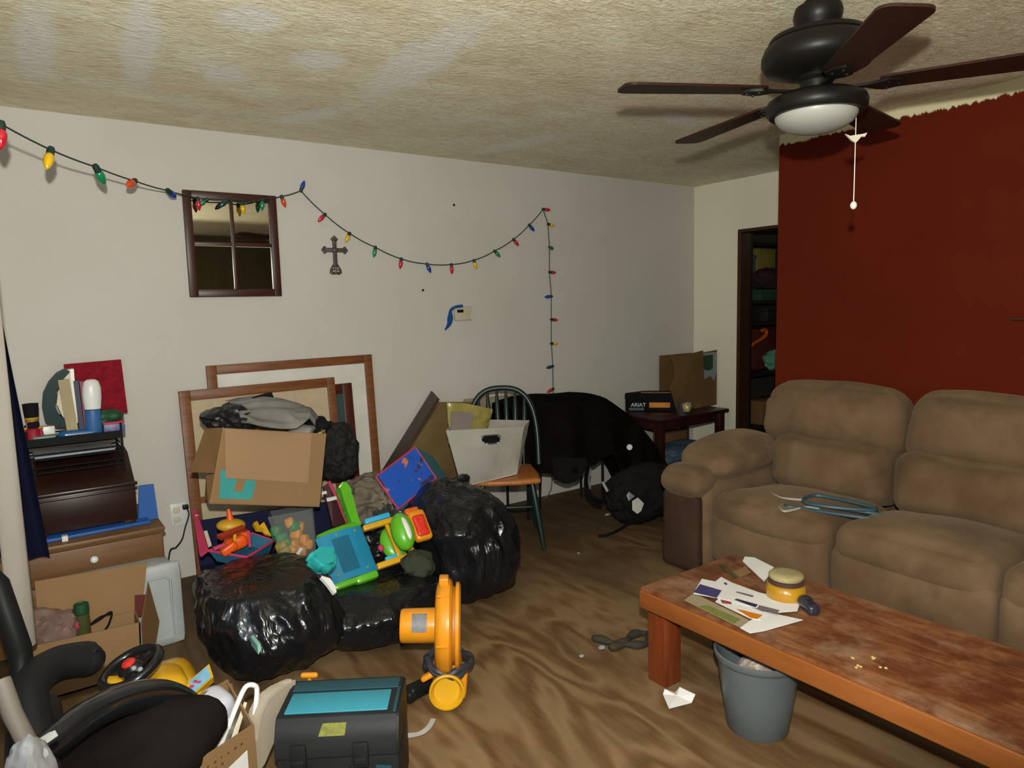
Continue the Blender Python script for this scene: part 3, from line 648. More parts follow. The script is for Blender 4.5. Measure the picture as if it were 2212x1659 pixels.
# things on the rack
zr = 0.9055
M['iron_green'] = mat('iron_green', (0.004, 0.024, 0.024), 0.45, spec=0.15)
M['iron_sole'] = mat('iron_sole', (0.50, 0.47, 0.42), 0.4, metal=0.2)
ir = thing('clothes_iron', 'dark green and white clothes iron standing upright on the wire rack', 'iron', (-4.80, -0.35, zr))
def ipx(u, v, d=0): return None
prof = [(-4.841, -0.330, 0.998), (-4.845, -0.330, 1.051), (-4.836, -0.330, 1.114), (-4.811, -0.330, 1.164), (-4.778, -0.330, 1.202), (-4.741, -0.330, 1.221), (-4.727, -0.330, 1.207), (-4.763, -0.330, 1.167), (-4.788, -0.330, 1.120), (-4.797, -0.330, 1.057), (-4.783, -0.330, 1.012), (-4.755, -0.330, 0.981), (-4.755, -0.330, 0.960), (-4.801, -0.330, 0.967)]
b = MB(); b.slab([Vector(p)+Vector((0, -0.045, 0)) for p in prof], -0.09); part(b, 'body', 'iron_green', ir, ang=50)
sole = [(-4.741, -0.340, 1.217), (-4.723, -0.340, 1.218), (-4.720, -0.340, 0.970), (-4.754, -0.340, 0.974), (-4.773, -0.340, 1.008), (-4.790, -0.340, 1.064), (-4.781, -0.340, 1.120), (-4.756, -0.340, 1.171)]
b = MB(); b.slab([Vector(p)+Vector((0, -0.03, 0)) for p in sole], -0.06); part(b, 'shell', 'cream', ir, label='cream shell')
b = MB(); b.tube(smooth_path([(-4.795, -0.310, 1.091), (-4.779, -0.300, 1.123), (-4.774, -0.300, 1.105), (-4.774, -0.300, 1.041)]), 0.004, 6); part(b, 'handle', 'paper_grey', ir)
b = MB(); b.slab([Vector(p)+Vector((0, -0.035, 0)) for p in ((-4.727, -0.340, 1.218), (-4.712, -0.340, 1.219), (-4.716, -0.340, 0.969), (-4.729, -0.340, 0.971))], -0.07); part(b, 'soleplate', 'iron_sole', ir)
def book(label, px, z0, m, y0=-0.40, y1=-0.25):
    (xa, xb, za, lean) = px
    b = MB(); b.slab([(xa, y0, z0), (xb, y0, z0), (xb+lean, y0, za), (xa+lean, y0, za)], (y1-y0))
    return tag(b.build('book', m), label, 'book', 'books on the wire rack')
M['book_tan'] = mat('book_tan', (0.36, 0.29, 0.16), 0.7); M['book_navy'] = mat('book_navy', (0.012, 0.014, 0.05), 0.5); M['book_plum'] = mat('book_plum', (0.22, 0.02, 0.07), 0.5); M['book_teal'] = mat('book_teal', (0.01, 0.05, 0.065), 0.5)
book('tan book upright against the iron on the wire rack', (-4.760, -4.716, 1.175, -0.018), zr, 'book_tan')
book('navy book upright between the tan book and the plum book', (-4.713, -4.694, 1.165, -0.006), zr, 'book_navy', -0.395)
book('plum red book upright behind the white capped bottle', (-4.692, -4.678, 1.16, -0.004), zr, 'book_plum', -0.39)
pb = thing('powder_bottle', 'tall blue bottle with a long white cap on the wire rack', 'bottle', (-4.665, -0.43, zr))
q = Matrix.Translation((-4.660, -0.43, zr)) @ Matrix.Rotation(radians(1.5), 4, 'Y')
M['blue_bottle'] = mat('blue_bottle', (0.035, 0.12, 0.30), 0.35)
b = MB(q); b.lathe([(0, 0), (0.032, 0), (0.034, 0.006), (0.032, 0.125), (0, 0.128)], n=20)
for v in b.bm.verts: v.co = q @ Matrix.Diagonal((1, .7, 1, 1)) @ (q.inverted() @ v.co)
part(b, 'bottle_body', 'blue_bottle', pb)
b = MB(q); b.lathe([(0, 0.1285), (0.033, 0.129), (0.038, 0.18), (0.038, 0.225), (0.030, 0.255), (0.018, 0.264), (0, 0.266)], n=20)
for v in b.bm.verts: v.co = q @ Matrix.Diagonal((1, .7, 1, 1)) @ (q.inverted() @ v.co)
part(b, 'cap', 'white_plastic', pb, label='white cap')
M['red_board'] = mat('red_board', (0.24, 0.006, 0.016), 0.7, (0.14, 0.003, 0.008), 40, spec=0.1)
b = MB(); b.slab([(-4.740, -0.160, 1.231), (-4.498, -0.160, 1.239), (-4.489, -0.160, 0.972), (-4.737, -0.160, 0.966)], 0.012)
tag(b.build('red_board', 'red_board'), 'tilted dark red patterned board behind the bottle on the wire rack', 'board')
M['blue_plastic'] = mat('blue_plastic', (0.008, 0.085, 0.24), 0.15, coat=0.5)
b = MB(); b.rbox((-4.715, -0.43, zr+0.022), (0.175, 0.055, 0.042), 0.02, 8); tag(b.build('blue_pouch', 'blue_plastic'), 'glossy blue pouch lying at the front edge of the wire rack', 'pouch')
M['pale_green'] = mat('pale_green', (0.12, 0.20, 0.17), 0.5)
b = MB(); b.box((-4.85, -0.43, zr+0.016), (0.085, 0.05, 0.030), bev=0.004); tag(b.build('soap_box', 'pale_green'), 'pale green little box left of the glossy blue pouch', 'box')
b = MB(); b.box((-4.835, -0.33, zr+0.03), (0.06, 0.05, 0.06), bev=0.004); tag(b.build('white_box', 'white_plastic'), 'white little box under the iron on the wire rack', 'box')
gb = thing('gift_box', 'small blue and pink patterned box at the right end of the wire rack', 'box', (-4.575, -0.40, zr))
M['blue_teal'] = mat('blue_teal', (0.01, 0.07, 0.20), 0.45, (0.20, 0.13, 0.26), 25)
b = MB(); b.box((-4.578, -0.40, zr+0.027), (0.085, 0.07, 0.05), bev=0.004); part(b, 'box_body', 'blue_teal', gb)
b = MB(); b.box((-4.578, -0.40, zr+0.056), (0.09, 0.075, 0.008), bev=0.002); part(b, 'rim', 'pink', gb, label='pink rim')
M['dark_green'] = mat('dark_green', (0.008, 0.055, 0.018), 0.6)
o = lump((-4.60, -0.385, zr+0.083), (0.065, 0.035, 0.030), 8, 0.35, 3); tag(o.build('green_bow', 'dark_green'), 'dark green cloth bow on the small patterned box', 'bow')
# nutcracker-like figure with tall black hat
nt = thing('soldier_figurine', 'toy soldier figurine with a tall black hat and red coat', 'figurine', (-4.885, -0.40, zr))
nx, ny = (-4.889, -0.420, 1.024)[0], -0.42
Tn = Matrix.Translation((nx, ny, zr))
M['skin_paint'] = mat('skin_paint', (0.40, 0.16, 0.07), 0.5); M['gold_paint'] = mat('gold_paint', (0.45, 0.30, 0.02), 0.4); M['red_cloth'] = mat('red_cloth', (0.28, 0.008, 0.025), 0.6)
b = MB(Tn); b.lathe([(0, 0), (0.030, 0), (0.032, 0.01), (0.027, 0.035), (0.030, 0.062), (0.020, 0.072), (0, 0.074)], n=18); part(b, 'coat', 'red_cloth', nt)
b = MB(Tn); b.lathe([(0, 0.074), (0.016, 0.074), (0.021, 0.088), (0.020, 0.104), (0, 0.108)], n=16); b.ell((-0.02, -0.008, 0.088), 0.006, sub=1); part(b, 'head', 'skin_paint', nt)
b = MB(Tn); b.rbox((0.004, -0.008, 0.083), (0.046, 0.042, 0.030), 0.012, 6); part(b, 'beard', 'black_fabric', nt)
b = MB(Tn); b.lathe([(0, 0.106), (0.024, 0.106), (0.026, 0.113), (0.026, 0.116), (0, 0.116)], n=18); part(b, 'hat_band', 'gold_paint', nt, label='gold band')
b = MB(Tn); b.lathe([(0, 0.116), (0.026, 0.116), (0.030, 0.17), (0.031, 0.176), (0, 0.178)], n=18); part(b, 'hat', 'black_fabric', nt, label='tall black hat')
b = MB(Tn)
for s_ in (-1, 1): b.rbox((s_*0.030, -0.002, 0.040), (0.016, 0.02, 0.055), 0.007, 5, rot=(0, s_*-0.15, 0))
part(b, 'arms', 'red_cloth', nt)
b = MB(Tn)
for s_ in (-1, 1): b.ell((s_*0.026, -0.002, 0.067), (0.013, 0.012, 0.006), sub=2)
part(b, 'epaulettes', 'gold_paint', nt)
# curtain and navy cloth
M['curtain'] = mat('curtain', (0.58, 0.53, 0.465), 0.85, (0.53, 0.48, 0.42), 4, bump=(120, 0.15), spec=0.1)
def cur(u, v):
    y = -1.36+0.58*u; z = 0.36+1.84*v
    fold = 0.045*sin(u*2*pi*5+0.6*sin(v*3)+0.3)+0.02*sin(u*2*pi*2.3+1.2)
    x = -4.990+fold*0.65
    return Vector((x, y+0.012*sin(v*5+u*20), z))
cu_ = thing('curtain', 'long beige curtain hanging along the left edge', 'curtain', (-5.05, -1.4, 0.36))
b = MB(); b.grid(cur, 160, 26, thick=0.003); part(b, 'curtain_cloth', 'curtain', cu_, ang=70)
b = MB(); b.cyl((-5.05, -3.4, 2.215), (-5.05, -0.66, 2.215), 0.012, n=12); b.ell((-5.05, -0.65, 2.215), 0.022); part(b, 'curtain_rod', 'bronze', cu_)
b = MB()
for y in (-3.3, -0.8): b.box((-5.10, y, 2.215), (0.10, 0.02, 0.03))
part(b, 'rod_bracket', 'bronze', cu_)
def nav(u, v):
    z = 0.455+0.93*v; wd = 0.005+0.155*(1-v)**0.75
    xx = -5.03+wd*u
    a = Vector(NAVY_BOT_L).lerp(Vector(NAVY_TOP), v); c = Vector(NAVY_BOT_R).lerp(Vector(NAVY_TOP), v**0.9)
    p = a.lerp(c, u); p.y += 0.025*sin(u*9+v*2)*(1-v*0.6); return p
NAVY_TOP = (-4.954, -0.780, 1.452); NAVY_BOT_L = (-5.06, -0.70, 0.50); NAVY_BOT_R = (-4.878, -0.740, 0.471)
b = MB(); b.grid(nav, 28, 30, thick=0.004)
tag(b.build('navy_cloth', 'navy_fabric', ang=80), 'navy blue cloth hanging beside the beige curtain in front of the dresser', 'cloth')
# ================================================================== LOWER LEFT
def quadbox(name, label, F4, depth, m, mi, t=0.005, flaps=(), bottom=True, group=None, cat='box', extra=None):
    # open carton from its front face TL TR BR BL and a depth vector; walls are slabs
    TL, TR, BR, BL = [Vector(p) for p in F4]; dv = Vector(depth)
    cen = (BL+BR)/2+dv/2
    r = thing(name, label, cat, (cen.x, cen.y, min(BL.z, BR.z)), group)
    b = MB()
    b.slab([TL, BL, BR, TR], t); b.slab([TR+dv, BR+dv, BL+dv, TL+dv], t)
    b.slab([TL+dv, BL+dv, BL, TL], t); b.slab([TR, BR, BR+dv, TR+dv], t)
    if bottom: b.slab([BL, BL+dv, BR+dv, BR], t)
    part(b, 'carton_body', m, r)
    for (nm, pts, mm) in flaps:
        b = MB(); b.slab([Vector(p) for p in pts], t*0.8); part(b, nm, mm, r)
    return r
# grey storage tote on its side, lid facing the room
gt = thing('storage_tote', 'pale grey storage tote standing on its side behind the open carton', 'tote', (-4.62, -0.75, 0))
b = MB(); b.rbox((-4.66, -0.715, 0.187), (0.46, 0.14, 0.35), 0.03, 6); part(b, 'tote_body', 'grey_bin', gt)
b = MB(); b.rbox((-4.66, -0.81, 0.187), (0.505, 0.045, 0.374), 0.022, 8); part(b, 'tote_lid', 'grey_bin', gt)
b = MB(); P = [(-4.455, -0.8345, 0.04), (-4.455, -0.8345, 0.30), (-4.475, -0.8345, 0.318), (-4.85, -0.8345, 0.318), (-4.865, -0.8345, 0.30), (-4.865, -0.8345, 0.04)]
b.tube(P, 0.006, 6, True); part(b, 'lid_rib', 'grey_bin', gt)
# open carton in front of it
fx0, fx1, fy, fz = -5.025, -4.595, -1.02, 0.235
TLf, TRf = Vector((-5.024, -1.020, 0.229)), Vector((-4.603, -1.020, 0.216))
ob = quadbox('open_carton', 'large open carton of odds and ends below the dresser drawers', ((fx0, fy, TLf.z), (TRf.x, fy, TRf.z), (TRf.x-.01, fy, 0.004), (fx0, fy, 0.004)), (0.0, 0.14, 0.0), 'cardboard', None,
  flaps=[('back_flap', ((-4.937, -0.860, 0.424), (-4.941, -0.865, 0.247), (-4.583, -0.865, 0.178), (-4.541, -0.860, 0.406)), 'cardboard'),
         ('side_flap', ((-4.547, -0.870, 0.322), (-4.521, -0.890, 0.148), (-4.556, -0.960, 0.062), (-4.606, -1.012, 0.024), (-4.600, -1.012, 0.211)), 'cardboard_dark')])  # side flap takes a darker cardboard to stand for its shade
M['dark_red'] = mat('dark_red', (0.10, 0.012, 0.008), 0.6)
b = MB(); b.slab([(-4.600, -0.876, 0.281), (-4.556, -0.876, 0.273), (-4.569, -0.876, 0.182), (-4.607, -0.876, 0.185)], 0.004); tag(b.build('red_card', 'dark_red'), 'dark red card stuck inside the open carton at its right end', 'card')
jb = thing('glass_bottle', 'small green topped bottle upright in the open carton', 'bottle', (-4.78, -0.92, 0.10))
bx = (-4.795, -0.920, 0.263)
q = Matrix.Translation((bx[0], -0.92, bx[2]-0.10))
M['green_glass'] = mat('green_glass', (0.06, 0.065, 0.022), 0.25, coat=0.3)
b = MB(q); b.lathe([(0, 0), (0.026, 0), (0.028, 0.01), (0.027, 0.11), (0, 0.112)], n=18); part(b, 'bottle_body', 'green_glass', jb)
b = MB(q); b.lathe([(0, 0.1125), (0.027, 0.113), (0.028, 0.128), (0.026, 0.15), (0.020, 0.153), (0.016, 0.147), (0, 0.146)], n=18); part(b, 'bottle_top', 'dark_green', jb, label='dark green top')
M['clear_film'] = mat('clear_film', (0.20, 0.13, 0.12), 0.25, (0.14, 0.085, 0.075), 8, coat=0.4)
o = lump((-4.915, -0.92, 0.215), (0.10, 0.075, 0.095), 4, 0.3, 4); tag(o.build('film_bag', 'clear_film'), 'crumpled brownish film bag at the left end of the open carton', 'bag')
b = MB(); b.tube(smooth_path([(-4.770, -0.930, 0.221), (-4.737, -0.930, 0.234), (-4.694, -0.930, 0.254), (-4.704, -0.930, 0.211), (-4.723, -0.930, 0.183)]), 0.004, 6); b.tube(smooth_path([(-4.766, -0.920, 0.222), (-4.732, -0.920, 0.241), (-4.693, -0.920, 0.242)]), 0.003, 6)
tag(b.build('wire_clip', 'wire_black'), 'bent dark wire beside the green topped bottle in the open carton', 'wire')
o = lump((-4.844, -0.930, 0.227), (0.035, 0.03, 0.03), 14, 0.3, 3); tag(o.build('small_toy', 'dim_plum' if False else 'pink'), 'small pink toy between the film bag and the bottle', 'toy')
# toddler ride-on with steering wheel
rd = thing('ride_on_toy', 'yellow ride-on toy with a black steering wheel and red horn button', 'toy', (-4.64, -1.5, 0))
wc_ = Vector((-4.697, -1.620, 0.327))
Mw = Matrix.Translation(wc_+Vector((-0.005, 0, -0.015))) @ Matrix.Rotation(radians(-20), 4, 'Y') @ Matrix.Rotation(radians(3), 4, 'X') @ Matrix.Scale(0.84, 4)
b = MB(Mw); b.tube([(0.105*cos(2*pi*k/36), 0.105*sin(2*pi*k/36), 0.0) for k in range(36)], 0.019, 10, True); part(b, 'wheel_rim', 'gloss_black', rd)
b = MB(Mw); b.lathe([(0, -0.03), (0.045, -0.025), (0.05, 0.0), (0.035, 0.02), (0, 0.022)], n=20)
for k in range(3): b.box((0.065*cos(k*2.09+.4), 0.065*sin(k*2.09+.4), -0.003), (0.08, 0.035, 0.018), rot=(0, 0, k*2.09+.4), bev=0.006)
part(b, 'wheel_hub', 'gloss_black', rd)
b = MB(Mw); b.lathe([(0.026, 0.018), (0.026, 0.026), (0.018, 0.034), (0, 0.036)], n=18); part(b, 'horn_button', 'red_plastic', rd, label='red horn button')
b = MB(Mw)
for k in range(2): b.ell((0.01+0.018*k, -0.05-0.035*k, 0.018), 0.010, sub=2)
part(b, 'wheel_studs', 'paper_grey', rd)
b = MB(Mw); b.cyl((0, 0, -0.02), (0.0, 0.02, -0.20), 0.022, n=14); part(b, 'steering_column', 'black_plastic', rd)
yb = Vector((-4.572, -1.600, 0.213))
b = MB(); b.rbox((-4.60, -1.55, 0.11), (0.22, 0.30, 0.21), 0.05, 8, (0, 0, 0.02)); b.rbox((yb.x-0.03, yb.y, yb.z), (0.12, 0.16, 0.10), 0.04, 7, rot=(0, 0.35, 0)); b.rbox(Vector((-4.758, -1.600, 0.265)), (0.07, 0.10, 0.05), 0.02, 5)
part(b, 'body', 'yellow_plastic', rd)
for y in (-1.62, -1.40):
    for x in (-4.72, -4.50):
        b = MB(); b.cyl((x-.015, y, 0.045), (x+.015, y, 0.045), 0.045, n=20); part(b, 'road_wheel', 'black_plastic', rd)
# little activity panel with blue face
ap = thing('activity_toy', 'yellow edged light blue toy panel propped beside the yellow ride-on toy', 'toy', (-4.5, -1.65, 0))
A = facecam([(-4.577, -1.660, 0.206), (-4.467, -1.620, 0.247), (-4.464, -1.660, 0.216), (-4.567, -1.720, 0.188)])
b = MB(); b.slab(A, 0.03); part(b, 'panel_body', 'yellow_plastic', ap)
cA = sum(A, Vector())/4
b = MB(); b.slab([cA+(p-cA)*0.86+Vector((0, 0, 0)) for p in A], 0.006, 0.003)
M['light_blue'] = mat('light_blue', (0.12, 0.34, 0.50), 0.5, (0.20, 0.36, 0.48), 40); part(b, 'panel_face', 'light_blue', ap, label='light blue face')
b = MB()
n_ = (A[1]-A[0]).cross(A[3]-A[0]).normalized()
for f_, g_ in ((0.35, 0.5), (0.55, 0.45), (0.5, 0.6)): b.ell(A[0].lerp(A[1], f_).lerp(A[3].lerp(A[2], f_), g_)+n_*0.003, (0.010, 0.010, 0.004), sub=2)
part(b, 'panel_print', 'pink', ap)
b = MB(); mid = (A[0]+A[3])/2; b.box((cA.x+.01, cA.y+0.04, (cA.z-0.01)/2), (0.05, 0.05, cA.z-0.03), bev=0.006); part(b, 'panel_stand', 'yellow_plastic', ap)
# black office chair seen from above in the lower left corner
bc = thing('black_chair', 'black padded chair with curved arms in the lower left corner', 'chair', (-4.84, -2.2, 0))
sc = Vector((-4.79, -2.16, 0.335))
b = MB(); Ms = Matrix.Translation(sc) @ Matrix.Rotation(radians(-38), 4, 'Z')
b.rbox((0, 0, 0), (0.40, 0.42, 0.13), 0.06, 12, (0.02, 0.02, 0.02), rot=Ms); part(b, 'seat', 'brown_black_fabric', bc)
ridge_pts = smooth_path([Vector(p)+Vector((0, 0, -0.04)) for p in [(-4.972, -2.360, 0.554), (-4.920, -2.320, 0.556), (-4.852, -2.240, 0.549), (-4.765, -2.140, 0.511), (-4.681, -2.060, 0.453), (-4.620, -2.020, 0.389), (-4.588, -2.020, 0.321), (-4.585, -2.060, 0.269), (-4.619, -2.140, 0.255), (-4.660, -2.220, 0.266)]], 6)
b = MB(); k = len(ridge_pts); b.tube(ridge_pts, [0.030+0.012*sin(pi*min(1, i/(k-1)*1.0)) for i in range(k)], 12); part(b, 'seat_shell_rim', 'gloss_black', bc)
arm = smooth_path([(-4.955, -2.18, 0.40), (-4.972, -2.050, 0.491), (-4.954, -1.980, 0.516), (-4.906, -1.920, 0.517), (-4.840, -1.880, 0.495), (-4.834, -1.880, 0.490)], 6)
k = len(arm); b = MB(); b.tube(arm, [0.045+0.004*(i/(k-1)) for i in range(k)], 14); b.ell(arm[-1], (0.047, 0.047, 0.047), sub=3); part(b, 'arm', 'black_plastic', bc)
b = MB(); pa, pb_ = Vector((-5.019, -1.750, 0.720)), Vector((-4.984, -1.780, 0.533))
b.tube([pa+Vector((-0.02, 0, 0.03)), pa, pa.lerp(pb_, .5), pb_, pb_+Vector((0.0, 0.0, -0.05)), (-4.99, -1.86, 0.36)], 0.030, 12); part(b, 'arm', 'black_plastic', bc)
b = MB(); b.rbox((-4.965, -2.06, 0.37), (0.13, 0.48, 0.09), 0.035, 7); part(b, 'arm_base', 'black_plastic', bc)
b = MB(); b.cyl((sc.x, sc.y, 0.10), (sc.x, sc.y, 0.29), 0.03, n=16); part(b, 'gas_column', 'black_plastic', bc)
for k in range(5):
    a = k*2*pi/5+0.3; b = MB(); b.tube([(sc.x, sc.y, 0.11), (sc.x+0.15*cos(a), sc.y+0.15*sin(a), 0.085), (sc.x+0.21*cos(a), sc.y+0.21*sin(a), 0.06)], [0.025, 0.02, 0.015], 8); lg = part(b, 'base_leg', 'black_plastic', bc)
    b = MB(); cx_, cy_ = sc.x+0.21*cos(a), sc.y+0.21*sin(a); b.cyl((cx_-0.012*sin(a), cy_+.012*cos(a), 0.026), (cx_+0.012*sin(a), cy_-.012*cos(a), 0.026), 0.026, n=14); part(b, 'castor', 'black_plastic', lg)
# pale rail, crumpled white bag
M['pale_rail'] = mat('pale_rail', (0.14, 0.11, 0.085), 0.6)
b = MB(); b.tube([(-5.003, -2.420, 0.728), (-4.988, -2.460, 0.668), (-4.969, -2.520, 0.637), (-4.985, -2.60, 0.35), (-4.99, -2.68, 0.004)], 0.018, 12); tag(b.build('pale_pole', 'pale_rail'), 'pale beige pole leaning at the lower left edge', 'pole')
wb = (-4.967, -2.660, 0.675)
o = lump((wb[0]+0.004, wb[1], wb[2]-0.045), (0.036, 0.05, 0.075), 21, 0.22, 4); M['white_bag'] = mat('white_bag', (0.24, 0.225, 0.215), 0.6, (0.19, 0.18, 0.17), 6, bump=(30, 0.3))
wbag = o.build('white_bag', 'white_bag'); tag(wbag, 'crumpled white cloth bag with a white tab at the lower left edge', 'bag')
b = MB(); b.slab([(-4.955, -2.600, 0.672), (-4.933, -2.550, 0.655), (-4.929, -2.550, 0.642), (-4.952, -2.600, 0.658)], 0.012); b.build('tab', 'white_plastic', None, loc=tuple(wbag.location)); 
tb = bpy.data.objects['tab']; tb.location = (0, 0, 0); tb.parent = wbag
M['teal_deep'] = mat('teal_deep', (0.01, 0.16, 0.24), 0.6)
o = lump((-4.645, -2.35, 0.09), (0.11, 0.13, 0.085), 31, 0.2, 4, flat=-0.085); tag(o.build('teal_cloth', 'teal_deep'), 'teal cloth bundle on the floor under the black chair front', 'cloth')
# silvery toy part, small carton of magazines, hanger
M['silver_plastic'] = mat('silver_plastic', (0.45, 0.45, 0.50), 0.3, coat=0.3)
sp_ = (-4.558, -1.980, 0.276)
b = MB(); b.rbox((-4.512, -1.93, 0.17), (0.09, 0.12, 0.30), 0.04, 8, rot=(0.2, -0.1, 0.3)); tag(b.build('silver_case', 'silver_plastic'), 'silvery rounded plastic case between the black chair and the magazine carton', 'case')
F4 = ((-4.672, -2.30, 0.336), (-4.463, -2.155, 0.275), (-4.463, -2.155, 0.004), (-4.672, -2.30, 0.004))
TLb = Vector((-4.658, -2.330, 0.344)); TRb = Vector((-4.465, -2.180, 0.304))
sbx = quadbox('magazine_carton', 'small cardboard carton of magazines in front of the trash bags', (TLb, TRb, (TRb.x+.004, TRb.y, 0.004), (TLb.x+.01, TLb.y, 0.004)), (0.0, 0.30, 0.0), 'cardboard', None,
   flaps=[('end_flap', ((-4.536, -1.950, 0.312), (-4.458, -1.900, 0.298), (-4.437, -1.860, 0.139), (-4.510, -1.900, 0.141)), 'cardboard')])
dn = (TRb-TLb).normalized(); nn = Vector((0, 0, 1)).cross(dn).normalized()*-1
if nn.y > 0: nn = -nn
b = MB(); M['print_brown'] = mat('print_brown', (0.10, 0.05, 0.02), 0.8)
random.seed(3)
for row in range(2):
    for k in range(7 - row*3):
        p = TLb.lerp(TRb, 0.12+k*0.105)+Vector((0, 0, -0.035-row*0.018)); w_ = random.uniform(.005, .010)
        b.slab([p+nn*.001+Vector((0, 0, 0.006)), p+nn*.001, p+dn*w_+nn*.001+Vector((0, 0, random.uniform(-.002, .002))), p+dn*w_+nn*.001+Vector((0, 0, 0.006))], 0.0012)
part(b, 'carton_print', 'print_brown', sbx)
b = MB(); p0 = TLb.lerp(TRb, 0.25)+Vector((0, 0, -0.085)); p1 = TLb.lerp(TRb, 0.85)+Vector((0, 0, -0.060)); b.slab([p0+nn*.0015, p0+nn*.0015+Vector((0, 0, -.1)), p1+nn*.0015+Vector((0, 0, -.12)), p1+nn*.0015], 0.001); part(b, 'shipping_label', 'paper', sbx, label='white label')
b = MB(); b.slab([(-4.548, -2.020, 0.320), (-4.499, -2.060, 0.263), (-4.570, -2.200, 0.254), (-4.630, -2.220, 0.290)], 0.003); tag(b.build('paper_sheet', 'paper'), 'white paper sheet standing at the left inside the magazine carton', 'paper')
def mag(label, q4, m, t):
    b = MB(); b.slab(q4, t); return tag(b.build('magazine', m), label, 'magazine', 'magazines in the small carton')
M['magazine_dark'] = mat('magazine_dark', (0.05, 0.05, 0.05), 0.3, (0.25, 0.25, 0.24), 14)
mag('dark magazine leaning under the white hanger', [(-4.483, -2.020, 0.266), (-4.463, -2.020, 0.252), (-4.547, -2.160, 0.243), (-4.571, -2.160, 0.253)], 'magazine_dark', 0.006)
mag('pale edged magazine leaning right of the dark magazine', [(-4.453, -2.030, 0.293), (-4.445, -2.030, 0.287), (-4.507, -2.140, 0.251), (-4.528, -2.140, 0.242)], 'cream', 0.004)
b = MB(); hp = [(-4.536, -2.100, 0.230), (-4.494, -2.060, 0.283), (-4.456, -2.030, 0.327), (-4.438, -2.020, 0.337), (-4.420, -2.020, 0.332), (-4.412, -2.020, 0.315), (-4.427, -2.050, 0.275), (-4.456, -2.100, 0.223)]
b.tube(smooth_path(hp, 5), 0.0075, 8); tag(b.build('clothes_hanger', 'white_plastic'), 'white plastic clothes hanger sticking out of the magazine carton', 'hanger')

# ================================================================== TOOL CASE
M['case_black'] = mat('case_black', (0.009, 0.0095, 0.010), 0.5, (0.014, 0.015, 0.016), 5, spec=0.18)
M['case_teal'] = mat('case_teal', (0.032, 0.21, 0.28), 0.5, (0.04, 0.235, 0.31), 6, spec=0.2); M['case_teal_dark'] = mat('case_teal_dark', (0.012, 0.055, 0.075), 0.5)
A_ = Vector((-4.42, -2.20, 0)); Bv = Vector((0.295, -0.19, 0)).normalized(); Nv = Vector((0.54, 0.84, 0))
Mt = Matrix(((Bv.x, Nv.x, 0, A_.x), (Bv.y, Nv.y, 0, A_.y), (0, 0, 1, 0), (0, 0, 0, 1)))
tc = thing('tool_case', 'black hard tool case with a bright teal lid panel and yellow label', 'tool case', tuple(A_+Bv*0.175+Nv*0.1))
Lc, Dc = 0.352, 0.225
b = MB(Mt); b.box((Lc/2, Dc/2+.005, 0.095), (Lc, Dc, 0.185), bev=0.014); part(b, 'base_shell', 'case_black', tc)
b = MB(Mt); b.slab([(0, -0.012, 0.19), (0, -0.008, 0.235), (0, 0.02, 0.29), (0, 0.035, 0.30), (0, Dc, 0.30), (0, Dc+0.01, 0.29), (0, Dc+.012, 0.19)], Lc); 
bmesh.ops.bevel(b.bm, geom=b.bm.edges[:], offset=0.006, segments=2, affect='EDGES'); part(b, 'lid_shell', 'case_black', tc)
b = MB(Mt); b.box((Lc/2-.006, 0.09, 0.3015), (Lc-0.055, 0.105, 0.006), bev=0.003); part(b, 'lid_panel', 'case_teal', tc, label='bright teal lid panel')
b = MB(Mt); b.box((Lc/2, 0.185, 0.3005), (Lc-0.03, 0.055, 0.004), bev=0.0015); part(b, 'lid_back_strip', 'case_teal_dark', tc)
def onslope(x0, x1, s0, s1, t):
    p0 = Vector((0, -0.008, 0.235)); p1 = Vector((0, 0.02, 0.29)); n = Vector((0, -0.89, 0.45))*0.002
    a = p0.lerp(p1, s0)+n; c = p0.lerp(p1, s1)+n
    return [(x0, a.y, a.z), (x1, a.y, a.z), (x1+.004, c.y, c.z), (x0+.012, c.y, c.z)]
M['label_yellow'] = mat('label_yellow', (0.17, 0.17, 0.010), 0.6, (0.08, 0.09, 0.012), 60)
b = MB(Mt); b.slab(onslope(0.125, 0.20, 0.30, 0.85, 0.002), 0.002); part(b, 'lid_label', 'label_yellow', tc, label='yellow label')
for x in (0.07, 0.245):
    b = MB(Mt); b.box((x, -0.014, 0.20), (0.045, 0.014, 0.075), bev=0.005); b.box((x, -0.022, 0.185), (0.035, 0.008, 0.02), bev=0.003); part(b, 'latch', 'case_black', tc)
b = MB(Mt); b.tube(smooth_path([(0.10, -0.012, 0.16), (0.11, -0.035, 0.155), (0.16, -0.042, 0.15), (0.21, -0.035, 0.155), (0.22, -0.012, 0.16)]), 0.010, 8); part(b, 'carry_handle', 'case_black', tc)
b = MB(Mt); b.slab([(0.285, -0.0105, 0.165), (0.33, -0.0105, 0.160), (0.325, -0.0105, 0.12), (0.305, -0.0105, 0.09)], 0.002); part(b, 'side_sticker', 'case_teal_dark', tc)
b = MB(Mt); b.box((Lc-0.012, 0.09, 0.3022), (0.010, 0.13, 0.006), bev=0.002); part(b, 'lid_edge_strip', 'case_teal_dark', tc)
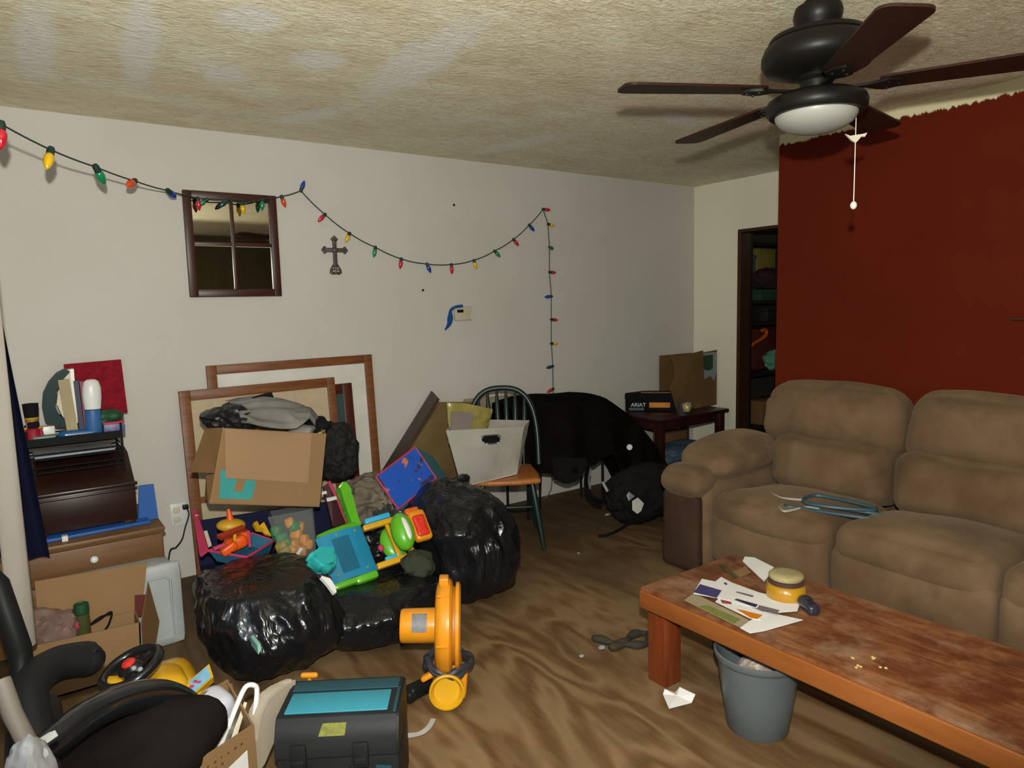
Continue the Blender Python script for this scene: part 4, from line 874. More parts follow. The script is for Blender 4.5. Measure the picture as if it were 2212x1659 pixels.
# beige cloth pouch, orange peg
M['beige_cloth'] = mat('beige_cloth', (0.30, 0.255, 0.195), 0.85, (0.26, 0.22, 0.165), 5, bump=(60, 0.2))
pt = [Vector(p) for p in ((-4.286, -2.050, 0.324), (-4.338, -2.040, 0.315), (-4.394, -2.050, 0.300), (-4.431, -2.080, 0.269), (-4.448, -2.120, 0.238), (-4.447, -2.150, 0.234), (-4.47, -2.14, 0.10), (-4.42, -2.11, 0.12), (-4.294, -2.020, 0.272))]
b = MB(); b.slab(pt, 0.05); bmesh.ops.bevel(b.bm, geom=b.bm.edges[:], offset=0.012, segments=3, affect='EDGES'); tag(b.build('beige_pouch', 'beige_cloth', ang=60), 'limp beige cloth pouch leaning on the left of the tool case', 'pouch')
op = Vector((-4.221, -1.930, 0.256)); b = MB(); b.cyl(op-rv*0.020, op+rv*0.020, 0.0095, n=14); b.ell(op-rv*0.020, 0.0095, sub=2); b.ell(op+rv*0.020, 0.0095, sub=2)
b.cyl(op, (op.x, op.y, 0.002), 0.006, n=8)
tag(b.build('orange_grip', 'amber_plastic'), 'orange grip of a handle standing behind the tool case', 'handle')
# ================================================================== BLACK TRASH BAGS
M['trash_bag'] = NT('trash_bag').set((0.0075, 0.008, 0.010), 0.16, spec=0.55)
t = NT('trash_bag'); co = t.coord((1, 1, 0.7))
t.set((0.007, 0.0075, 0.009), t.ramp(t.noise(co, 7, 3), [(0.35, (0.13,)*3), (0.7, (0.26,)*3)]), spec=0.4)
w1 = t.noise(t.coord((1, 1, 0.45)), 6, 3, 0.5, 1.2); w2 = t.noise(t.coord((1, 1, 0.6), (0.4, 0.3, 0.5)), 24, 4, 0.55, 1.0)
t.bump(t.math('ADD', t.math('MULTIPLY', w1, 1.0), t.math('MULTIPLY', w2, 0.12)), 0.55, 0.05); M['trash_bag'] = t.m
def sack(c, r, seed, topflat=None, lean=(0, 0), sub=6, amp=1.0):
    b = MB(); vs_ = b.ell((0, 0, 0), 1.0, sub=sub); c = Vector(c)
    for v in vs_:
        d = v.co.normalized()
        e = 2.6
        k = (abs(d.x)**e+abs(d.y)**e+abs(d.z)**e)**(-1/e)
        q = d*k
        kk = 1+amp*(0.10*nz(d, 1.5, seed)+0.07*ridge(Vector((d.x, d.y, d.z*0.5)), 2.6, seed)+0.030*ridge(Vector((d.x, d.y, d.z*.35)), 5.0, seed+1)+0.016*ridge(Vector((d.x, d.y, d.z*.5)), 9.0, seed+2))
        p = Vector((q.x*r[0], q.y*r[1], q.z*r[2]))*kk
        p.x += lean[0]*(q.z+1); p.y += lean[1]*(q.z+1)
        if topflat is not None and p.z > topflat: p.z = topflat+(p.z-topflat)*0.12
        p.z = max(p.z, -r[2]+0.004+0.004*nz(d, 9, seed))
        v.co = c+p
    return b
bg = thing('trash_bag', 'full black trash bag with a flat top nearest the tool case', 'trash bag', (-4.0, -1.18, 0))
b = sack((-4.105, -1.22, 0.205), (0.258, 0.30, 0.205), 2, topflat=0.155, lean=(-0.03, 0.02)); part(b, 'bag_body', 'trash_bag', bg, ang=180)
b = sack((-3.69, -1.20, 0.125), (0.31, 0.31, 0.125), 5, topflat=0.105); part(b, 'bag_end', 'trash_bag', bg, ang=180)
M['mint'] = mat('mint', (0.25, 0.50, 0.42), 0.4)
b = MB(); b.slab([(-4.295, -1.500, 0.247), (-4.283, -1.500, 0.249), (-4.283, -1.500, 0.225), (-4.294, -1.500, 0.212)], 0.09); part(b, 'mint_scrap', 'mint', bg, label='mint green scrap showing')
bg = thing('trash_bag', 'bulging black trash bag with a knotted neck in front of the spindle chair', 'trash bag', (-3.15, -1.1, 0))
b = sack((-3.13, -1.10, 0.255), (0.24, 0.32, 0.255), 9, lean=(0.0, 0.03), amp=1.0); part(b, 'bag_body', 'trash_bag', bg, ang=180)
b = MB(); b.tube(smooth_path([(-3.10, -1.0, 0.42), (-3.189, -0.980, 0.467), (-3.075, -0.930, 0.487), (-2.983, -0.900, 0.504), (-2.940, -0.880, 0.508)], 6), [0.13-0.115*(i/24)**0.7 for i in range(25)], 14)
for v in b.bm.verts: v.co += Vector((nz(v.co, 14, 1), nz(v.co, 14, 2), nz(v.co, 14, 3)))*0.018
part(b, 'bag_neck', 'trash_bag', bg, ang=180)

# ================================================================== HEAP OF TOYS
# fabric toy bin behind the bags
tb_ = thing('fabric_toy_bin', 'navy fabric toy bin with pink edges under the tilted carton', 'toy bin', (-3.95, -0.62, 0))
bx0, bx1, by0, by1 = -4.27, -3.52, -0.80, -0.45
b = MB(); b.slab([(bx0, by1, 0.43), (bx0+.02, by1, 0.004), (bx1, by1, 0.004), (bx1, by1, 0.40)], 0.012); part(b, 'back_panel', 'navy_fabric', tb_)
b = MB(); b.slab([(bx1, by0, 0.36), (bx1, by1, 0.40), (bx1, by1, 0.004), (bx1, by0, 0.004)], 0.012); part(b, 'side_panel', 'navy_fabric', tb_)
b = MB(); b.slab([(-4.271, -0.460, 0.477), (-4.252, -0.460, 0.478), (-4.280, -0.800, 0.380), (-4.317, -0.800, 0.358)], 0.018); part(b, 'edge_strip', 'pink', tb_, label='pink edge')
b = MB(); b.slab([(bx0, by0, 0.28), (bx0+0.02, by0, 0.004), (bx1, by0, 0.004), (bx1, by0, 0.25)], 0.012); part(b, 'front_panel', 'navy_fabric', tb_)
b = MB(); b.slab([(bx0+.01, by0, 0.20), (bx1-.01, by0, 0.20), (bx1-.01, by1, 0.20), (bx0+.01, by1, 0.20)], 0.01); part(b, 'floor_panel', 'navy_fabric', tb_)
b = MB()
for p in ((-4.269, -0.500, 0.472), (-4.274, -0.550, 0.422)): b.ell(Vector(p)+Vector((0, -.01, 0)), (0.012, 0.008, 0.008), sub=2)
part(b, 'end_caps', 'white_plastic', tb_, label='white end caps')
b = MB(); b.slab([(-4.270, -0.620, 0.414), (-4.248, -0.620, 0.414), (-4.253, -0.720, 0.374), (-4.276, -0.720, 0.370)], 0.012); part(b, 'cream_strap', 'cream', tb_)
# shallow blue tray with pink rim
M['tray_blue'] = mat('tray_blue', (0.02, 0.11, 0.20), 0.5)
tr = thing('toy_tray', 'dusky blue fabric tray with a pink rim holding the orange toy', 'tray', (-4.12, -0.86, 0.33))
R4 = [Vector(p) for p in ((-4.292, -0.840, 0.394), (-4.067, -0.720, 0.396), (-3.989, -0.800, 0.363), (-4.153, -0.940, 0.360))]
dn_ = Vector((0, 0, -0.055)); cR = sum(R4, Vector())/4
R5 = [cR+(p-cR)*0.8+dn_ for p in R4]
b = MB()
for i in range(4): b.slab([R4[i], R4[(i+1) % 4], R5[(i+1) % 4], R5[i]], 0.005)
b.slab(R5, 0.005); part(b, 'tray_body', 'tray_blue', tr)
b = MB(); b.tube([p for i in range(4) for p in (R4[i], R4[i].lerp(R4[(i+1) % 4], .5))], 0.006, 7, True); part(b, 'tray_rim', 'pink', tr, label='pink rim')
# orange toy with a yellow cap and cone on top
M['hot_orange'] = mat('hot_orange', (0.72, 0.085, 0.006), 0.4); M['mustard'] = mat('mustard', (0.52, 0.29, 0.02), 0.4); M['brick_red'] = mat('brick_red', (0.30, 0.03, 0.012), 0.5)
oc = cR+Vector((-0.03, 0, -0.005))
fb = thing('toy_figure', 'orange and yellow plastic toy figure with a mushroom cap and cone', 'toy', tuple(oc+Vector((0, 0, -0.045))))
cap = Vector((-4.188, -0.840, 0.492))
b = MB(); b.ell(cap, (0.064, 0.05, 0.030), rot=(0.0, 0.12, 0), sub=3); b.rbox(cap+Vector((0.012, -0.01, -0.026)), (0.07, 0.06, 0.03), 0.012, 6); part(b, 'cap', 'mustard', fb, label='mustard yellow cap')
b = MB(); b.cyl(cap+Vector((-.002, 0, 0.024)), cap+Vector((-.004, 0.01, 0.074)), 0.017, 0.007, n=14); part(b, 'cone', 'hot_orange', fb, label='orange cone')
b = MB(); bd = Vector((-4.175, -0.850, 0.409)); b.rbox(bd, (0.10, 0.07, 0.065), 0.022, 7, rot=(0, -0.25, 0)); b.rbox(Vector((-4.214, -0.880, 0.400)), (0.075, 0.05, 0.04), 0.012, 6, rot=(0, -0.5, 0)); b.rbox(Vector((-4.133, -0.840, 0.424)), (0.05, 0.06, 0.06), 0.012, 5); part(b, 'torso', 'hot_orange', fb)
b = MB(); b.rbox(Vector((-4.190, -0.905, 0.453)), (0.015, 0.012, 0.042), 0.005, 5); part(b, 'button', 'yellow_plastic', fb, label='yellow button')
b = MB(); b.slab([(-4.265, -0.900, 0.464), (-4.148, -0.880, 0.481), (-4.141, -0.900, 0.472), (-4.251, -0.920, 0.454)], 0.02); part(b, 'belt', 'brick_red', fb)
b = MB(); b.slab([(-4.289, -0.920, 0.433), (-4.240, -0.920, 0.443), (-4.237, -0.920, 0.431), (-4.284, -0.920, 0.419)], 0.012); part(b, 'arm', 'pink', fb); b = MB(); b.tube([(-4.124, -0.880, 0.463), (-4.126, -0.900, 0.390)], 0.006, 7); part(b, 'arm', 'pink', fb)
b = MB()
for A in ([(-4.069, -0.740, 0.441), (-4.052, -0.740, 0.446), (-4.045, -0.750, 0.422), (-4.028, -0.780, 0.408), (-4.064, -0.770, 0.418)], [(-4.044, -0.750, 0.431), (-4.022, -0.750, 0.445), (-4.000, -0.780, 0.379), (-4.029, -0.780, 0.395)]): b.slab(A, 0.02)
tag(b.build('toy_piece', 'yellow_plastic'), 'small yellow pronged toy piece at the right rim of the tray', 'toy')
# clear tub with toy pieces
tub = thing('clear_tub', 'clear plastic tub of green and orange toy pieces', 'tub', (-3.90, -0.93, 0.30))
K = [Vector(p) for p in ((-4.034, -0.880, 0.506), (-3.812, -0.840, 0.494), (-3.845, -0.960, 0.313), (-4.010, -1.020, 0.325))]; dv = Vector((0.05, 0.13, -0.01))
b = MB(); b.slab(K, 0.004); b.slab([p+dv for p in K], 0.004)
for i in (1, 2, 3): b.slab([K[i], K[(i+1) % 4], K[(i+1) % 4]+dv, K[i]+dv], 0.004)
M['tub_film'] = NT('tub_film').set((0.35, 0.37, 0.34), 0.2, spec=0.5, alpha=0.10); part(b, 'tub_shell', 'tub_film', tub)
random.seed(11)
for col, spots in (('green_plastic2', [(600, 1150), (612, 1172), (618, 1205), (605, 1165)]), ('toy_orange', [(640, 1140), (652, 1155), (660, 1175), (640, 1180), (665, 1185), (632, 1128), (655, 1135)]), ('olive_yellow', [(618, 1190), (628, 1200), (640, 1200)])):
    pass
M['toy_orange'] = mat('toy_orange', (0.60, 0.24, 0.03), 0.5); M['toy_green'] = mat('toy_green', (0.03, 0.20, 0.07), 0.5); M['toy_olive'] = mat('toy_olive', (0.30, 0.22, 0.03), 0.5)
TUB = {'toy_green': [(-3.982, -0.860, 0.419), (-3.968, -0.880, 0.385), (-3.972, -0.850, 0.391), (-3.954, -0.900, 0.360), (-3.894, -0.855, 0.419)], 'toy_orange': [(-3.908, -0.840, 0.435), (-3.869, -0.840, 0.408), (-3.889, -0.860, 0.380), (-3.860, -0.870, 0.349), (-3.916, -0.900, 0.347), (-3.847, -0.880, 0.326), (-3.891, -0.920, 0.313), (-3.930, -0.920, 0.322)], 'toy_olive': [(-3.979, -0.920, 0.355), (-3.976, -0.950, 0.334)]}
for mk, pts in TUB.items():
    lab = {'toy_green': 'small green toy piece inside the clear plastic tub', 'toy_orange': 'small orange toy piece inside the clear plastic tub', 'toy_olive': 'small olive yellow toy piece at the bottom of the clear plastic tub'}[mk]
    first = None
    for i, p in enumerate(pts):
        if first is None:
            b = MB(); b.rbox((0, 0, 0), (0.055, 0.045, 0.05), 0.014, 5); first = o = b.build('toy_piece', mk, None, loc=(0, 0, 0)); tag(o, lab, 'toy', mk.replace('toy_', '')+' toy pieces in the clear tub')
        else:
            o = first.copy(); COL.objects.link(o)
        o.location = Vector(p)+Vector((0, 0.035, 0)); o.rotation_euler = (random.uniform(-.5, .5), random.uniform(-.5, .5), random.uniform(-1, 1))
b = MB(); b.rbox(Vector((-3.920, -0.950, 0.334))+Vector((0, -0.002, 0)), (0.045, 0.012, 0.018), 0.006, 5, rot=(0, -0.9, 0)); part(b, 'white_peg', 'white_plastic', tub)
# maroon board with pink edge and white straps
M['maroon'] = mat('maroon', (0.045, 0.008, 0.014), 0.6)
mb_ = thing('maroon_panel', 'maroon folding panel with a pink edge and white straps beside the green toy arm', 'panel', (-3.66, -0.75, 0.42))
G = [Vector(p) for p in ((-3.702, -0.700, 0.557), (-3.662, -0.700, 0.575), (-3.616, -0.800, 0.369), (-3.705, -0.820, 0.373))]
b = MB(); b.slab(G, 0.012); part(b, 'panel', 'maroon', mb_)
b = MB(); b.tube([Vector(p) for p in ((-3.670, -0.710, 0.583), (-3.641, -0.760, 0.479), (-3.623, -0.810, 0.370))], 0.009, 8); part(b, 'edge_trim', 'pink', mb_, label='pink edge')
b = MB(); b.slab([(-3.712, -0.770, 0.516), (-3.660, -0.770, 0.518), (-3.656, -0.770, 0.501), (-3.708, -0.770, 0.498)], 0.008); b.slab([(-3.728, -0.755, 0.549), (-3.704, -0.755, 0.550), (-3.702, -0.755, 0.535), (-3.729, -0.755, 0.535)], 0.008); part(b, 'strap', 'white_plastic', mb_, label='white straps')
# tilted carton with clothes on top
ct = [Vector(p) for p in ((-4.189, -0.820, 0.940), (-3.702, -0.800, 0.848), (-3.779, -0.860, 0.503), (-4.281, -0.880, 0.619))]
dvc = Vector((0.05, 0.27, 0.02))
cb = quadbox('tilted_carton', 'open cardboard carton with a teal print tilted on the toy heap', ct, dvc, 'cardboard', None, t=0.006, cat='box',
  flaps=[('left_flap', ((-4.188, -0.815, 0.940), (-4.233, -0.840, 0.742), (-4.323, -0.740, 0.742), (-4.245, -0.740, 0.933)), 'cardboard_dark'),
         ('rolled_edge', ((-4.233, -0.842, 0.742), (-4.281, -0.878, 0.618), (-4.282, -0.820, 0.640), (-4.266, -0.800, 0.727)), 'cardboard_dark')])
nf = (ct[2]-ct[1]).cross(ct[0]-ct[1]).normalized()
if nf.y > 0: nf = -nf
def onf(u, v, k=0.001):
    # point of the carton front, u to the right, v down
    return ct[0].lerp(ct[1], u).lerp(ct[3].lerp(ct[2], u), v)+nf*k
b = MB(); b.slab([onf(.02, .01), onf(.845, .01), onf(.86, .68), onf(.10, .66)], 0.0015); part(b, 'front_panel_sheet', 'cardboard_light', cb)
b = MB(); b.slab([onf(.045, .56, .0005), onf(.10, .56, .0005), onf(.11, .66, .0005), onf(.20, .67, .0005), onf(.185, .83, .0005), onf(.26, .835, .0005), onf(.275, .675, .0005), onf(.37, .68, .0005), onf(.355, .93, .0005), onf(.075, .93, .0005)], 0.001); part(b, 'teal_print', 'teal_print', cb, label='teal printed panel')
M['black_bagging'] = mat('black_bagging', (0.012, 0.012, 0.013), 0.35, bump=(25, 0.5))
b = lump((-4.131, -0.720, 0.962), (0.10, 0.10, 0.065), 41, 0.35, 4); 
tag(b.build('black_garment', 'black_bagging'), 'crumpled black garment at the left on top of the tilted carton', 'clothing')
b = MB(); b.slab([(-4.068, -0.660, 1.031), (-3.996, -0.640, 1.049), (-3.919, -0.620, 1.058), (-3.907, -0.620, 1.025), (-3.976, -0.640, 1.020), (-4.043, -0.660, 1.015)], 0.03); tag(b.build('black_strap', 'black_fabric'), 'stiff black strap poking up behind the grey shirt', 'strap')
def shirt(u, v):
    a = [Vector(p) for p in ((-4.131, -0.640, 1.026), (-4.009, -0.620, 1.035), (-3.859, -0.600, 1.004), (-3.755, -0.600, 0.960), (-3.692, -0.600, 0.909), (-3.662, -0.600, 0.877))]
    c = [Vector(p) for p in ((-4.108, -0.860, 0.940), (-4.042, -0.870, 0.925), (-3.938, -0.870, 0.903), (-3.870, -0.860, 0.889), (-3.791, -0.820, 0.919), (-3.758, -0.800, 0.890))]
    P = a[min(int(u*5), 4)].lerp(a[min(int(u*5)+1, 5)], u*5-min(int(u*5), 4)); Q = c[min(int(u*5), 4)].lerp(c[min(int(u*5)+1, 5)], u*5-min(int(u*5), 4))
    p = P.lerp(Q, v); p.z += 0.05*sin(pi*v)*(0.5+0.5*sin(pi*u)); k = ridge((u*2, v*5, 0.3), 1.2, 4)
    p += Vector((0, -0.35, 0.9))*0.022*k; return p
b = MB(); b.grid(shirt, 50, 34, thick=-0.008)
tag(b.build('grey_shirt', 'silver_cloth', ang=180), 'wrinkled silver grey shirt draped over the tilted carton', 'clothing')
o = lump((-3.803, -0.740, 0.869), (0.06, 0.05, 0.03), 17, 0.2, 3); tag(o.build('white_cloth', 'white_bag'), 'bit of white cloth at the right rim of the tilted carton', 'cloth')
b = lump((-3.690, -0.620, 0.863), (0.06, 0.07, 0.05), 18, 0.3, 3); tag(b.build('black_sock', 'black_fabric'), 'black rumpled cloth right of the grey shirt', 'clothing')
b = MB(); b.ell((-3.726, -0.770, 0.847), (0.010, 0.010, 0.010), sub=2); b.tube([(-3.716, -0.770, 0.853), (-3.686, -0.740, 0.854)], 0.004, 6); tag(b.build('brass_knob', 'brass'), 'tiny brass knob at the right rim of the tilted carton', 'knob')
M['black_fur'] = mat('black_fur', (0.008, 0.007, 0.007), 0.8, bump=(70, 0.8))
o = lump((-3.522, -0.420, 0.673), (0.125, 0.12, 0.155), 23, 0.22, 5, fr=2.2); tag(o.build('black_plush', 'black_fur'), 'black furry bundle behind the right side of the tilted carton', 'plush')
# taupe and grey cloths
o = lump((-3.465, -0.720, 0.450), (0.14, 0.14, 0.12), 26, 0.35, 5); tag(o.build('taupe_garment', 'taupe_cloth'), 'taupe garment piled between the green toy arm and the storage cube', 'clothing')
o = lump((-3.474, -0.740, 0.190), (0.15, 0.13, 0.10), 27, 0.3, 5); tag(o.build('black_liner', 'black_bagging'), 'slack black liner bag behind the plastic toys', 'bag')
M['grey_film'] = mat('grey_film', (0.06, 0.06, 0.055), 0.35, (0.03, 0.03, 0.03), 10, bump=(25, 0.6), coat=0.3)
o = lump((-3.399, -0.800, 0.379), (0.10, 0.10, 0.09), 28, 0.35, 5); tag(o.build('grey_film_bag', 'grey_film'), 'dark grey film bag under the storage cube', 'bag')
# green toy arm, blue walker, red lid
gz = thing('green_toy', 'bright green L-shaped plastic toy arm standing in the toy heap', 'toy', (-3.60, -0.9, 0.42))
b = MB(); b.slab([Vector(p) for p in ((-3.675, -0.800, 0.554), (-3.641, -0.800, 0.588), (-3.604, -0.800, 0.546), (-3.605, -0.810, 0.514), (-3.615, -0.820, 0.499), (-3.612, -0.880, 0.421), (-3.604, -0.920, 0.377), (-3.660, -0.920, 0.375), (-3.654, -0.860, 0.444))], 0.05)
bmesh.ops.bevel(b.bm, geom=b.bm.edges[:], offset=0.008, segments=2, affect='EDGES'); part(b, 'upright', 'green_plastic', gz)
b = MB(); b.tube([Vector(p) for p in ((-3.850, -1.020, 0.407), (-3.791, -1.000, 0.409), (-3.710, -0.970, 0.407), (-3.626, -0.940, 0.403))], [0.012, 0.016, 0.018, 0.018], 10); part(b, 'foot_bar', 'green_plastic', gz)
wk = thing('activity_walker', 'sky blue and yellow plastic activity walker lying on the trash bag', 'toy', (-3.62, -1.1, 0.22))
O = Vector((-3.772, -1.160, 0.342)); ex = (Vector((-3.677, -1.160, 0.348))-Vector((-3.865, -1.160, 0.333))).normalized(); ez = (Vector((-3.735, -1.020, 0.407))-Vector((-3.751, -1.160, 0.231))); ez = (ez-ex*ez.dot(ex)).normalized(); ey = ez.cross(ex)
Mk = Matrix(((ex.x, ey.x, ez.x, O.x), (ex.y, ey.y, ez.y, O.y), (ex.z, ey.z, ez.z, O.z), (0, 0, 0, 1)))
ppm = 1506/(( O-CAM).dot(fw)); U = lambda a: a/ppm
b = MB(Mk)
def hood(u, v):
    a = (u-0.5)*1.9; x = U(52)*sin(a)/sin(0.95); z = U(54)*(v*2-1); y = -0.05*cos(a)+0.02
    return Vector((x, y, z))
b.grid(hood, 20, 8, thick=0.012); part(b, 'hood', 'sky_plastic', wk)
b = MB(Mk); b.grid(lambda u, v: hood(0.30+0.32*u, 0.14+0.72*v)+Vector((0, -0.006, 0)), 8, 6, thick=0.005); M['blue_grip'] = mat('blue_grip', (0.018, 0.22, 0.38), 0.6, bump=(200, 0.6)); part(b, 'grip_panel', 'blue_grip', wk)
b = MB(Mk)
for sx_, sz_ in ((-.7, -.75), (.55, -.8), (-.2, .85), (.6, .8)): b.ell((U(52)*sx_, -0.035, U(54)*sz_), 0.005, sub=1)
part(b, 'screws', 'mustard', wk)
b = MB(Mk); b.box((-U(20), 0.0, -U(60)), (U(60), 0.06, U(14)), bev=0.012); b.box((U(22), -0.01, -U(62)), (U(52), 0.05, U(18)), bev=0.015); part(b, 'foot_rail', 'green_plastic', wk, label='green foot rail')
b = MB(Mk)
y_ = 0.0
b.box((U(98), y_, U(46)), (U(84), 0.03, U(13)), bev=0.006); b.box((U(100), y_, -U(46)), (U(92), 0.03, U(14)), bev=0.006); b.box((U(142), y_, 0), (U(12), 0.03, U(96)), bev=0.006); b.box((U(112), y_+.006, U(2)), (U(9), 0.02, U(84)), bev=0.004); b.box((U(127), y_+.004, U(2)), (U(24), 0.02, U(7)), bev=0.003)
part(b, 'frame', 'yellow_plastic', wk, label='yellow frame')
b = MB(Mk); b.box((U(96), y_+.005, U(60)), (U(62), 0.035, U(13)), bev=0.008); part(b, 'bumper', 'sky_plastic', wk); b = MB(Mk); b.box((U(100), y_+.012, -U(34)), (U(40), 0.02, U(8)), bev=0.004); part(b, 'bumper', 'sky_plastic', wk)
b = MB(Mk); 
def disc(cx, cz, rx, rz, y0, d):
    b.ell((cx, y0, cz), (rx, d, rz), sub=3)
disc(U(120), 0, U(30), U(42), 0.055, 0.035); part(b, 'drum', 'green_plastic', wk, label='green drum')
b = MB(Mk); b.ell((U(124), 0.020, U(22)), (U(9), 0.014, U(13)), sub=3); b.ell((U(128), 0.020, -U(10)), (U(6), 0.012, U(5)), sub=2); part(b, 'bead', 'white_plastic', wk)
b = MB(Mk); b.ell((U(84), 0.03, -U(4)), (U(7), 0.015, U(9)), sub=2); part(b, 'plum_bead', 'pink', wk)
# green bowl with a white slot, red and yellow lid
gb_ = thing('green_toy_drum', 'green round toy with a white slot against the yellow walker frame', 'toy', tuple(Vector((-3.499, -1.200, 0.403))))
gc = Vector((-3.514, -1.220, 0.415))
Mg = Matrix.Translation(gc) @ Mk.to_3x3().to_4x4() @ Matrix.Rotation(0.12, 4, 'Y')
b = MB(Mg); b.ell((0, 0, 0), (U(26), 0.05, U(44)), sub=4); part(b, 'drum_shell', 'green_plastic', gb_)
b = MB(Mg); b.ell((U(3), -0.036, 0), (U(9), 0.018, U(28)), rot=(0, -0.1, 0), sub=3); part(b, 'slot', 'white_plastic', gb_, label='white slot')
rl = thing('red_toy_lid', 'red toy lid with an orange yellow rim at the right of the green toy', 'toy', tuple(Vector((-3.407, -1.180, 0.412))))
rc = Vector((-3.415, -1.200, 0.417)); Mr = Matrix.Translation(rc) @ Mk.to_3x3().to_4x4() @ Matrix.Rotation(0.05, 4, 'Y')
b = MB(Mr); b.rbox((0, 0, 0), (U(42), 0.05, U(74)), 0.02, 8); part(b, 'rim', 'amber_plastic', rl, label='orange yellow rim')
b = MB(Mr); b.rbox((-U(1), -0.018, -U(3)), (U(30), 0.03, U(52)), 0.012, 8); M['glitter_red'] = mat('glitter_red', (0.55, 0.012, 0.010), 0.3, (0.62, 0.05, 0.025), 60); part(b, 'window', 'glitter_red', rl, label='red window')
b = MB(Mr); b.rbox((-U(6), 0.0, U(38)), (U(34), 0.03, U(16)), 0.01, 6); part(b, 'tab', 'orange_plastic', rl)
# soft teal toy, purple toy, olive cloth
M['teal_plush'] = mat('teal_plush', (0.02, 0.36, 0.36), 0.7)
sh = thing('teal_soft_toy', 'teal soft toy with a white flap under the blue walker hood', 'soft toy', tuple(Vector((-3.987, -1.400, 0.402))))
b = MB(); b.slab([Vector(p) for p in ((-4.052, -1.380, 0.427), (-4.006, -1.350, 0.441), (-3.951, -1.330, 0.442), (-3.912, -1.330, 0.419), (-3.925, -1.380, 0.390), (-3.950, -1.420, 0.367), (-4.003, -1.440, 0.383))], 0.07); bmesh.ops.bevel(b.bm, geom=b.bm.edges[:], offset=0.018, segments=3, affect='EDGES'); part(b, 'toy_body', 'teal_plush', sh, ang=70)
b = MB(); b.slab([Vector(p) for p in ((-4.013, -1.460, 0.394), (-3.972, -1.470, 0.373), (-3.962, -1.500, 0.345), (-3.967, -1.520, 0.330), (-3.978, -1.520, 0.329), (-3.992, -1.490, 0.361))], 0.016); part(b, 'flap', 'white_plastic', sh, label='white flap')
b = MB(); b.ell((-3.936, -1.360, 0.409), (0.018, 0.02, 0.024), sub=2); part(b, 'patch', 'brick_red', sh); b = MB(); b.slab([(-4.017, -1.460, 0.402), (-3.964, -1.460, 0.377), (-3.965, -1.470, 0.369), (-4.017, -1.470, 0.394)], 0.012); part(b, 'trim', 'dim_plum', sh)
M['purple'] = mat('purple', (0.05, 0.015, 0.35), 0.4); M['lilac'] = mat('lilac', (0.25, 0.22, 0.40), 0.5)
pp = thing('purple_toy', 'small purple and lilac toy poking out under the yellow walker frame', 'toy', tuple(Vector((-3.568, -1.160, 0.180))))
b = MB(); b.slab([(-3.554, -1.100, 0.216), (-3.543, -1.130, 0.187), (-3.532, -1.170, 0.160), (-3.535, -1.180, 0.150), (-3.568, -1.170, 0.167), (-3.572, -1.130, 0.195)], 0.02); part(b, 'purple_fin', 'purple', pp); b = MB(); b.rbox(Vector((-3.591, -1.150, 0.199)), (0.05, 0.04, 0.035), 0.012, 5); part(b, 'lilac_body', 'lilac', pp)
b = lump((-3.472, -1.280, 0.256), (0.075, 0.06, 0.065), 33, 0.25, 4); tag(b.build('olive_garment', 'olive_cloth'), 'olive green cloth tucked between the two trash bags', 'clothing')
# storage cube
M['cube_blue'] = mat('cube_blue', (0.010, 0.060, 0.34), 0.6); M['cube_teal'] = mat('cube_teal', (0.05, 0.20, 0.26), 0.7)
Q4 = [Vector(p) for p in ((-3.476, -0.860, 0.604), (-3.204, -0.780, 0.707), (-3.116, -0.840, 0.533), (-3.381, -0.940, 0.467))]; Q4[3] = Q4[0]+Q4[2]-Q4[1]
sq = thing('storage_cube', 'tilted blue fabric storage cube with pink piping left of the spindle chair', 'storage cube', tuple((Q4[3]+Q4[2])/2))
dq = Vector((-3.014, -0.620, 0.599))-Vector((-3.204, -0.780, 0.707))
b = MB()
for i in range(4): b.slab([Q4[i], Q4[(i+1) % 4], Q4[(i+1) % 4]+dq, Q4[i]+dq][::-1], 0.004)
b.slab([p+dq for p in Q4], 0.004); part(b, 'cube_shell', 'cube_teal', sq)
t = NT('cube_print'); co = t.coord(); n1 = t.noise(co, 13, 2, 0.4); n2 = t.noise(t.coord((1, 1, 1), (1, 2, 3)), 17, 2, 0.4)
c_ = t.mix(t.ramp(n1, [(0.56, (0, 0, 0)), (0.60, (1, 1, 1))]), (0.010, 0.075, 0.42), (0.55, 0.16, 0.03))
c_ = t.mix(t.ramp(n2, [(0.60, (0, 0, 0)), (0.64, (1, 1, 1))]), c_, (0.03, 0.03, 0.08)); t.set(c_, 0.55); M['cube_print'] = t.m
b = MB(); b.slab(Q4[::-1], 0.006, 0.003); part(b, 'front_panel', 'cube_print', sq, label='blue front with abstract orange blotches')
b = MB()
for i in range(4): b.tube([Q4[i], Q4[(i+1) % 4]], 0.005, 7)
b.tube([Q4[2], Q4[2]+dq*0.25], 0.005, 7); part(b, 'piping', 'pink', sq, label='pink piping')
